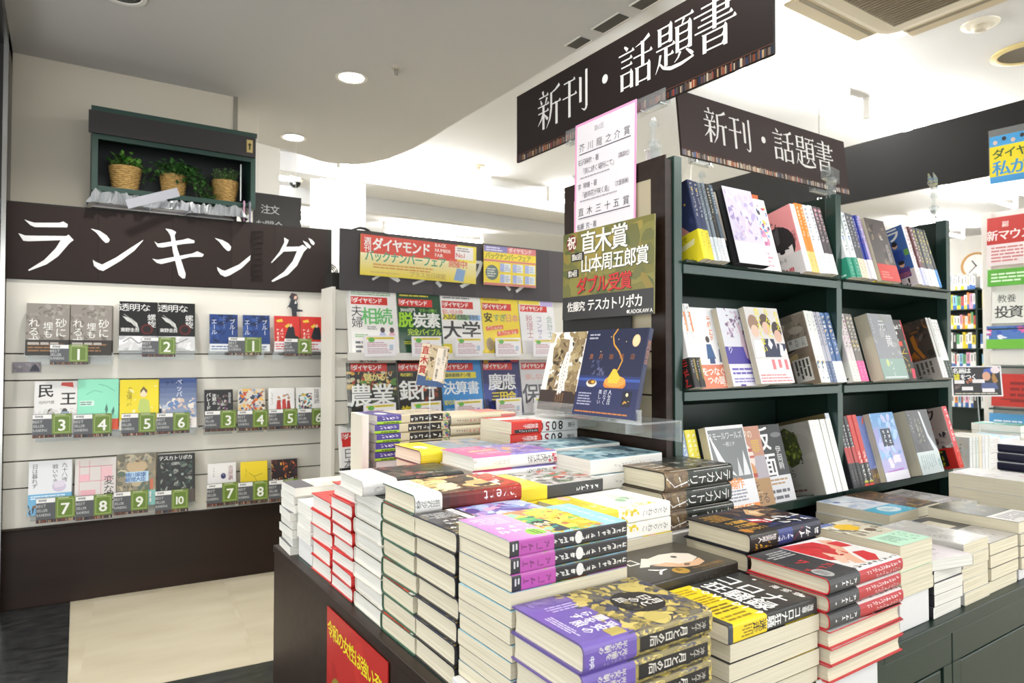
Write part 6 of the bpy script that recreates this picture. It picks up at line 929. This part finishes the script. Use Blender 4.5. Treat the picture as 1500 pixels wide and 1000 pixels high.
book('senpai', 'very thick silver grey novel with green band', 132, 188, 38, '8f9196', '9a9ca0', page=0, art=[('N', 0, 30, 100, 100, ['8f9196', '7f8288', 'a0a0a4', '8a8f8a'], 30, 18, 3), ('T', 46, 82, 24, '元', 'd8d8d8', 'v'), ('T', 60, 58, 26, '黄', 'd8d8d8', 'v'), ('K', 60, 38, 10, 3, 'c8c8cc', 'v'), ('K', 10, 92, 7, 5, 'd8d8d8', 'v')], band=(58, '8fa8a0', [('K', 44, 80, 12, 4, 'd8dcd4', 'v'), ('E', 30, 80, 6, 8, 'c0cc8a'), ('D', 6, 4, 96, 16, 'dfe4e0', 1)], []))
book('anchor', 'black and red novel with yellow crossed lines', 100, 184, 16, '221e20', '8a2024', art=[('K', 16, 88, 16, 5, 'ecebe6', 'b'), ('K', 50, 76, 18, 2, 'ecebe6', 'vb'), ('R', 14, 56, 70, 64, 'd8482c'), ('L', 'd8b82a', 2, [20, 52, 76, 30]), ('L', 'd8b82a', 2, [76, 52, 20, 30]), ('L', 'd8b82a', 2, [16, 44, 84, 44]), ('P', '3f8a68', [84, 66, 98, 66, 98, 48, 88, 48]), ('R', 92, 30, 100, 100, 'c02a30')], band=(56, '2a2824', [('K', 20, 76, 16, 4, '9a8c2c', 'b'), ('K', 20, 50, 16, 4, '9a8c2c', 'b'), ('P', 'c83250', [74, 10, 90, 10, 98, 60, 80, 64])], []))
book('rust', 'dark rust-coloured painting cover novel with grey band', 150, 188, 16, '4a3f38', 'c8c8c4', art=[('N', 0, 24, 100, 100, ['4a3f38', '5c4c40', '8a5a2c', '35302c', '6a6058', 'a8682a', '3a3836', '7a4a30'], 110, 11, 14), ('P', 'b8742c', [60, 74, 68, 78, 70, 56, 80, 38, 74, 36, 62, 56])], sart=[('K', 50, 95, 40, 8, '6a6a68', 'v')], band=(64, 'a9a39c', [('D', 20, 14, 90, 90, '55504a', 8, 'v'), ('E', 12, 20, 3, 3, 'a83a34')], [('K', 50, 80, 30, 5, '8a8884', 'v')], 'e2e0de'))
spd('w_band', 'white spine novel with black striped band', 17, 'e4e2e0', '9a9896', '2a3a34', 'd8dcd8')
a = sp(1, 1.112, 'm_wob', 2, 'at the far left')
fo(1, 1.152, 'duo', 1, 'left bay', .012); fo(1, 1.242, 'yoru', 2, 'left bay', .028); fo(1, 1.316, 'seifuku', 1, 'left bay', .046)
a = sp(1, 1.568, 'natsu', 2, 'left bay', .034); a = sp(1, a, 'n_grey', 2, 'left bay'); a = sp(1, a, 'n_sky', 2, 'left bay')
a = sp(1, 1.722, 'p_pink', 2, 'right bay'); a = sp(1, a, 'p_gold', 2, 'right bay'); fo(1, 1.85, 'senpai', 1, 'right bay', .045); fo(1, 1.985, 'anchor', 1, 'right bay', .018)
a = sp(1, 2.188, 'rust', 2, 'right bay', .04); a = sp(1, a, 'w_band', 4, 'right bay')
# lower shelf
spd('l_blue', 'pale blue spine paperback', 18, '8fa4cc', 'f0e8c0'); spd('l_yellow', 'bright yellow spine paperback', 19, 'e6d840', 'f4f0e4')
book('small', 'white bordered grey novel with orange foot band', 130, 188, 20, 'dedede', 'd0d0d0', art=[('R', 4, 34, 96, 96, '707475'), ('T', 8, 88, 13, 'スモールワールズ', 'd6d6d6', '', 0, .85), ('T', 40, 78, 8, '一穂ミチ', 'c8c8c8'), ('P', 'e8e8ea', [4, 92, 30, 60, 56, 40, 20, 50]), ('P', 'c8cacc', [60, 40, 66, 62, 72, 40]), ('P', 'd8dadc', [74, 40, 84, 70, 92, 40])], band=(66, 'e0e0e4', [('T', 6, 90, 18, '賞候補作', 'e88a2a', 'b'), ('D', 6, 30, 90, 72, '8a8c98', 4), ('R', 0, 0, 100, 20, 'e8861e'), ('T', 34, 10, 11, 'プラチナ本', 'f4ead8', 'b')], []))
book('lepiof', 'orange brown novel with striped bandaged head', 126, 184, 18, 'b8836a', 'b08068', art=[('T', 10, 90, 16, 'レピオフの', 'e0dcc8', '', 0, .9), ('T', 78, 74, 24, '罪', 'c8a040', 'b'), ('R', 40, 10, 100, 62, 'a8a0a8'), ('E', 42, 60, 26, 28, 'e0cfc4'), ('R', 18, 68, 66, 72, 'a84a34'), ('R', 16, 60, 68, 63, 'b8584a'), ('E', 42, 42, 24, 22, 'c88a50'), ('R', 20, 36, 66, 41, 'a83a24'), ('P', 'b04a2c', [20, 0, 24, 30, 62, 30, 70, 0])], band=(62, 'a8804e', [('T', 16, 74, 20, 'が人を', '4a3420'), ('T', 16, 28, 20, 'こわせる', '4a3420'), ('D', 10, 48, 90, 54, 'd0b890', 1)], []))
book('kamen', 'black novel with two large white characters', 128, 186, 18, '17181c', '1a1b20', art=[('P', 'a8b4d0', [0, 100, 20, 100, 30, 60, 14, 70]), ('P', 'dfe2ea', [0, 100, 10, 100, 18, 74]), ('T', 36, 82, 44, '仮', 'ecebe8', 'b'), ('T', 42, 48, 44, '面', 'ecebe8', 'b'), ('T', 78, 66, 15, '伊岡瞬', 'd8d8d6', 'v'), ('E', 80, 86, 16, 5, '6a6a6c')], band=(62, 'd6d5d8', [('D', 10, 64, 90, 92, 'a8845a', 2), ('D', 10, 6, 94, 54, '55555e', 2)], []))
book('kuni', 'grey cover novel with green painted leaf shape', 132, 184, 24, 'a5a298', 'e6e5e0', page=1, art=[('N', 0, 0, 100, 100, ['a5a298', 'aeaba1', '9c998f'], 14, 26, 2), ('P', '4a5230', [30, 92, 44, 96, 66, 84, 70, 56, 58, 44, 40, 40, 26, 60]), ('N', 28, 44, 68, 92, ['8a9a3a', '3a4028', '6a7434', '2a2a20', 'a0ac50', '5a5a40'], 50, 7, 4), ('T', 14, 32, 16, '国から', '55534c', '', 0, .85), ('T', 14, 18, 10, '本聡', '3a3834'), ('D', 14, 6, 80, 11, '6a4a44', 1)], sart=[('K', 50, 92, 40, 5, 'b8b6ae', 'v'), ('K', 50, 50, 26, 4, 'a8a69e', 'v')])
book('talbot', 'tall novel with olive cover, jade and orange spine foot', 150, 200, 20, '7a6c48', 'd6dce6', page=1, art=[('R', 60, 88, 76, 96, '9a8c68')], sart=[('K', 50, 70, 50, 5, '3a3a4a', 'vb'), ('R', 0, 0, 100, 30, '9ad0c0'), ('R', 20, 20, 80, 27, 'e86a3a'), ('R', 0, 6, 70, 9, 'e86a3a')])
book('mocha', 'black and red spine novel with white capitals', 128, 188, 17, '2c2a2c', '37363a', sart=[('R', 0, 34, 100, 56, 'b03430'), ('K', 50, 86, 52, 7, 'dedcdc', 'vb')], band=(62, '242426', [], [('K', 50, 70, 30, 7, 'a8a8a8', 'v')]))
book('redsp', 'red spine novel with black band', 128, 190, 22, 'c0302a', 'c43a32', sart=[('K', 50, 92, 30, 4, 'd87a70', 'v'), ('K', 50, 46, 50, 3, 'efe0dc', 'vb')], band=(60, '262a28', [], [('K', 50, 84, 50, 7, 'e4e2de', 'vb'), ('R', 0, 0, 100, 10, 'c8402c'), ('R', 10, 14, 90, 22, 'b8b83a')]))
book('planet', 'periwinkle novel with small orange planets', 128, 186, 18, '6878b0', '6070a8', art=[('E', 60, 76, 8, 7, 'e8a850'), ('E', 64, 46, 9, 10, 'e89a2a'), ('E', 64, 48, 5, 4, 'f2d48a'), ('P', 'c86a4a', [24, 86, 30, 96, 38, 100, 34, 90]), ('E', 50, 30, 6, 6, 'd8b8a0'), ('D', 34, 56, 56, 72, 'aab4d8', 3, 'v'), ('D', 30, 22, 90, 26, 'a8b0d0', 2)], band=(40, '6a5648', [('K', 20, 50, 12, 3, 'c8a83a', 'b'), ('D', 60, 20, 94, 80, '8a7464', 3)], []))
book('aqua', 'pale blue watercolour novel with black title block', 128, 188, 18, '8ab0d4', '7a9ac4', art=[('G', 0, 0, 100, 100, 'c4b4dc', '5f98c8'), ('N', 0, 30, 100, 100, ['8ab8dc', 'a8c4e4', '6a9ccc', 'b8bce0', '9a98cc'], 50, 16, 7), ('R', 26, 50, 68, 76, '2a3444'), ('K', 56, 71, 10, 4, 'dfe8f0', 'vb'), ('K', 38, 71, 10, 4, 'dfe8f0', 'vb'), ('N', 20, 18, 80, 36, ['e4e0ec', 'ecdcf0'], 8, 16, 2), ('L', 'b070c0', 3, [14, 13, 80, 15])], band=(24, 'e6e4ec', [], []))
book('thick', 'very thick slate grey novel with white rift', 130, 186, 48, '5f6064', '55565a', page=0, art=[('N', 0, 30, 100, 100, ['5f6064', '68696c', '54555a'], 24, 18, 3), ('P', 'd4d8dc', [56, 98, 64, 96, 74, 60, 98, 34, 80, 34, 66, 56]), ('K', 12, 92, 7, 6, 'c8c8c4', 'v'), ('K', 34, 84, 11, 5, 'c4c0a0', 'v'), ('K', 48, 84, 9, 6, 'c4c0a0', 'v')], band=(64, 'cdd6d6', [('D', 10, 14, 76, 86, 'a8b8b8', 7, 'v'), ('D', 84, 14, 94, 60, '5aa89a', 2, 'v')], []))
book('kkku', 'grey and red novel with brushed katakana and red band', 130, 190, 30, 'a89890', 'd0404a', art=[('T', 44, 86, 26, 'ック', '241e1e', 'B', 10, .95), ('N', 10, 56, 70, 76, ['b04a4a', 'c06a64'], 8, 8, 2), ('N', 0, 10, 100, 60, ['3a2c30', '6a5a58', 'c8c0bc', '4a3a40', '2a2226', '8f8480'], 60, 12, 5)], sart=[('K', 50, 92, 56, 6, 'ece0e0', 'vb')], band=(64, 'c42a22', [('R', 26, 14, 80, 92, '1c1a16'), ('K', 66, 84, 14, 5, 'c8c41c', 'vb'), ('K', 46, 84, 14, 5, 'c8c41c', 'vb')], [('K', 50, 80, 40, 4, 'f0c0b8', 'v')], 'dd3a30'))
a = sp(2, 1.112, 'l_blue', 1, 'at the far left'); a = sp(2, a, 'l_yellow', 2, 'left bay')
fo(2, 1.175, 'small', 1, 'left bay', .052); fo(2, 1.262, 'lepiof', 1, 'left bay', .031); fo(2, 1.368, 'kamen', 2, 'left bay', .012)
a = sp(2, 1.568, 'kuni', 4, 'left bay', .045, .0005); sp(2, a + .001, 'talbot', 1, 'left bay', .034)
a = sp(2, 1.722, 'mocha', 3, 'right bay', .028); a = sp(2, a, 'redsp', 2, 'right bay', .03)
fo(2, 1.80 + .02, 'planet', 2, 'right bay', .02); fo(2, 1.868, 'aqua', 1, 'right bay', .038); fo(2, 2.04, 'thick', 1, 'right bay', .05); a = sp(2, 2.268, 'kkku', 1, 'right bay', .05)
o = boxob('leaflet_box', (1.43, 1.14, 1.20), (1.56, 1.19, 1.335), mat('beige_card', 'c9c2b4', .6), bev=.001); tag(o, 'beige leaflet box with orange stripe on top behind the upper shelf books', 'box')
mb = MB(); draw(mb, lambda u, v, l: (1.43 + u, 1.1399 - l, 1.20 + v), .13, .135, [('R', 0, 86, 100, 100, 'd0642a'), ('R', 10, 70, 90, 82, '2c2624'), ('K', 20, 76, 8, 7, 'e0d8cc', 'b'), ('P', 'd8642a', [60, 40, 70, 44, 90, 40, 84, 48, 70, 50]), ('P', 'd8642a', [10, 46, 24, 50, 34, 44, 20, 42])]); link('print', mb.mesh('print', M_INK), o)
# ---------------------------------------------------------------- far right: second table, posters, far bookcase, clock
t2 = tag(link('display_table', None, None, Matrix.Translation((0, 0, 0))), 'second low display table partly seen beyond the bookcase on the right', 'table')
boxob('tabletop', (2.72, 1.06, .42), (3.9, 2.1, .45), M_WHITE, t2, 'eee', .002); boxob('plinth', (2.76, 1.1, 0), (3.86, 2.06, .42), M_GREEN, t2)
def simple(key, desc, w, h, t, c, sc_=None, page=1): book(key, desc, w, h, t, c, sc_ or c, page=page, art=[('N', 0, 0, 100, 100, [c, 'e4e0da', '9a9894'], 8, 20, 2), ('K', 70, 80, 12, 4, '55524e', 'v')], sart=[('K', 50, 90, 40, 6, '6a4a20', 'v')])
simple('orangeb', 'orange paperback', 128, 188, 28, 'c8762a'); simple('greyb', 'white paperback with grey page edges', 150, 210, 20, 'd8d6d4'); simple('cyanb', 'white book with sky blue foot', 150, 210, 22, 'a8d0e4', 'dfe4e6'); simple('tealb', 'teal and black spined book', 130, 188, 30, '3a9a8c', '2c6a62')
stack('orangeb', 11, 3.18, 1.42, 'second table beside the bookcase', o='S', rot=.02)
stack('greyb', 6, 2.98, 1.19, 'beside the orange pile', o='E', rot=.02)
stack('cyanb', 5, 3.2, 1.2, 'under the portrait card', o='E', rot=.02)
stack('tealb', 5, 3.42, 1.2, 'at the back of the second table', o='N')
stack('greyb', 5, 3.42, 1.0 + .08, 'at the right of the second table', o='W', rot=.02)
for i in range(7):
    dd = ['e4e6e4', 'dfe0dc', 'cfd6d2', 'e2d9c0', 'd9dade', 'e8e8e6', 'd6d8d4'][i]; k = 'wh%d' % i
    simple(k, '%s spined pocket book' % ['white', 'pale grey', 'mint white', 'cream', 'silver grey', 'bright white', 'dull white'][i], 105, 150, 22, dd)
    put(k, frame((2.78 + .024 + i * .026, 1.24, .4515), (0, -1, 0), (0, 0, 1)), '%s standing in the row on the second table' % DS[k].desc)
o = panel('card', .18, .125, .002, 'e6e4e6', [('R', 3, 4, 97, 96, '201e22'), ('T', 10, 84, 12, '名画は', 'f0f0f0', 'B'), ('T', 10, 64, 14, '嘘', 'e8dc2a', 'B'), ('T', 24, 64, 12, 'をつく', 'f0f0f0', 'B', 0, .9), ('P', '3f5ab0', [62, 70, 66, 88, 80, 94, 90, 84, 84, 74, 70, 78]), ('E', 70, 66, 8, 10, 'd8a488'), ('P', 'a87838', [84, 80, 92, 50, 84, 36, 80, 60]), ('P', '4a5a8c', [60, 44, 88, 44, 92, 24, 58, 24]), ('E', 88, 86, 9, 8, 'e8d8dc'), ('R', 6, 42, 26, 54, 'e9e4e6'), ('R', 42, 44, 66, 56, 'e9e4e6'), ('R', 20, 20, 42, 32, 'e9e4e6'), ('R', 60, 14, 84, 26, 'e9e4e6'), ('N', 28, 34, 42, 60, ['8a4a3a', 'b86a4a'], 6, 5, 2), ('N', 6, 16, 18, 38, ['6a5a50', 'a88a7a'], 6, 5, 3), ('D', 6, 6, 94, 13, 'c8c6b0', 1)], frame((3.06, 1.31, .735), (.62, -.75, .02), (.1, .05, 1)))
tag(o, 'black card with a blue turbaned portrait standing on the second table', 'card'); boxob('rod', (.088, -.16, -.002), (.092, .0, 0), M_ACR, o)
o = panel('card', .11, .07, .001, 'e6d82a', [('K', 14, 60, 14, 5, 'c84a2a', 'b'), ('K', 20, 30, 16, 4, 'c8302a', 'b')], frame((2.86, 1.33, .56), (.8, -.6, 0), (0, .1, 1))); tag(o, 'yellow card with red marks standing among the second table books', 'card')
# poster rack at the right edge
pr_ = tag(link('poster_rack', None, None, Matrix.Translation((4.2, .7, 0))), 'tall white rack of magazines and posters at the right edge', 'rack')
boxob('panel', (0, 0, 0), (.04, .9, 1.68), M_WHITE, pr_, bev=.002); boxob('post', (-.03, .885, 0), (.02, .93, 1.68), M_WHITE, pr_, bev=.002); 
for z in (.62, .84, 1.04): boxob('shelf', (-.1, 0, z), (0, .88, z + .008), M_GREENL, pr_)
for i, (z, h, c, ops) in enumerate([(1.38, .26, 'b8342e', [('T', 40, 84, 14, '副', 'f0e4e0', 'b'), ('T', 12, 62, 26, '新マウス', 'f4ecea', 'b', 0, .95), ('R', 0, 0, 100, 44, 'e8dcdc'), ('D', 10, 6, 90, 40, 'c87a7a', 5)]), (1.27, .09, '5aa83a', [('D', 8, 20, 90, 80, 'd8ecd0', 3)]), (1.075, .17, 'e2e2dc', [('T', 22, 76, 20, '教養', '4a4c48'), ('T', 22, 34, 30, '投資', '4a4c48', 'b')]), (.94, .12, '4a70b0', [('N', 0, 40, 100, 100, ['c85a9a', '3a5ab0', 'e0e4ec'], 14, 12, 2), ('R', 0, 0, 100, 42, '6ab03a')]), (.855, .08, 'dcdad4', []), (.64, .17, 'b02c22', [('D', 40, 10, 90, 80, '7a1c18', 4), ('R', 20, 20, 60, 24, '7a1c18')]), (.50, .1, '4a94c8', [('D', 10, 20, 90, 70, 'd8e8f0', 3)])]):
    o = panel('magazine' if i % 2 == 0 else 'card', .21, h, .006, c, ops, frame((4.12 - .02 * (i % 2), 1.585 - .01 * (i % 3), z), (0, -1, 0), (.06, 0, 1)))
    tag(o, ['red and white magazine', 'green strip card under the red magazine', 'white magazine with large black characters', 'blue and green card', 'white strip card', 'dark red booklet', 'small sky blue card'][i] + ' on the white rack at the right edge', 'magazine' if i % 2 == 0 else 'card')
o = panel('hanging_poster', .26, .2, .003, 'ecd92a', [('R', 0, 78, 100, 100, '4aa0d8'), ('T', 12, 61, 16, 'ダイヤモンド', '3a5a34', 'b'), ('T', 16, 30, 24, '私が選', '3f94d0', 'b'), ('R', 0, 0, 100, 14, '4a9ad4')] + [('E', 8 + 12 * i, 86 + (i % 2) * 6, 3, 3.4, ['e0c0b0', '3a2c2c'][i % 2]) for i in range(8)], frame((3.28, 1.245, 1.632), (.1, -1, 0), (.0, 0, 1)))
tag(o, 'blue and yellow poster hanging under the dark board at the right edge', 'poster'); boxob('clear_sleeve', (-.004, -.004, -.001), (.264, .23, 0), M_ACR, o)
# clock
ck = tag(link('wall_clock', None, None, frame((9.38, 3.72, 2.02), (0, -1, 0), (0, 0, 1))), 'round white wall clock with wooden rim on the far wall', 'clock')
mb = MB(); mb.lathe([(.15, 0), (.165, .01), (.165, .03), (.148, .035), (.14, .02)], 40, 'd8a86a', close=False); link('rim', mb.mesh('rim', M_PAINT), ck)
mb = MB(); mb.lathe([(.145, .012), (.145, .015)], 36, 'f4f2ee'); link('dial', mb.mesh('dial', M_PAINT), ck)
for l, w, an in ((.08, .012, .6), (.12, .008, 2.4)): mb = MB(); mb.box(-w / 2, -.01, .017, w / 2, l, .02, '2a2a2a'); link('hand', mb.mesh('hand', M_PAINT), ck, Matrix.Rotation(an, 4, 'Z'))
# far bookcase
fb = tag(link('bookcase', None, None, Matrix.Translation((9.0, 3.0, 0))), 'distant dark green bookcase full of colourful spines at the far wall', 'bookcase')
FZ = [.28 + .235 * i for i in range(7)]
boxob('back_panel', (.24, 0, 0), (.26, 1.3, 1.72), M_GREEN, fb)
for y in (0, .57, 1.28): boxob('side_panel', (0, y, 0), (.24, y + .022, 1.72), M_GREEN, fb)
for z in FZ: boxob('shelf', (0, .022, z), (.24, 1.28, z + .012), M_GREEN, fb)
q = random.Random(77)
FC = ['e8e8e6'] * 6 + ['e0d8c0', '9a9c9e', '3a6ab0', 'e6d02a', '5aa86a', 'c83a34', '2a2a2c', 'e09ab8', 'e08a3a', '8ac0e0']
for r_, z in enumerate(FZ):
    y = .3; mb = MB()
    while y < 1.25:
        if .53 < y < .6: y = .6
        t = q.uniform(.02, .042); h = q.uniform(.15, .2); c = q.choice(FC); d0 = q.uniform(0, .012)
        mb.box(.02 + d0, y, z + .0125, .16, y + t, z + .0125 + h, c); mb.box(.0195 + d0, y, z + .0125, .02 + d0, y + t, z + .0125 + h * .3, q.choice(['e8e8e6', c, 'e6d02a', '3a6ab0'])); mb.box(.0195 + d0, y + t * .35, z + .0125 + h * .45, .02 + d0, y + t * .65, z + .0125 + h * .9, '5a5a5a' if c != '2a2a2c' else 'ddd')
        y += t + .001
    o = link('book_row', mb.mesh('book_row', M_INK), None, Matrix.Translation((9.0, 3.0, 0))); o['kind'] = 'stuff'
    tag(o, 'row of colourful book spines on the %s shelf of the distant bookcase' % ['lowest', 'second', 'third', 'fourth', 'fifth', 'sixth', 'top'][r_], 'books')
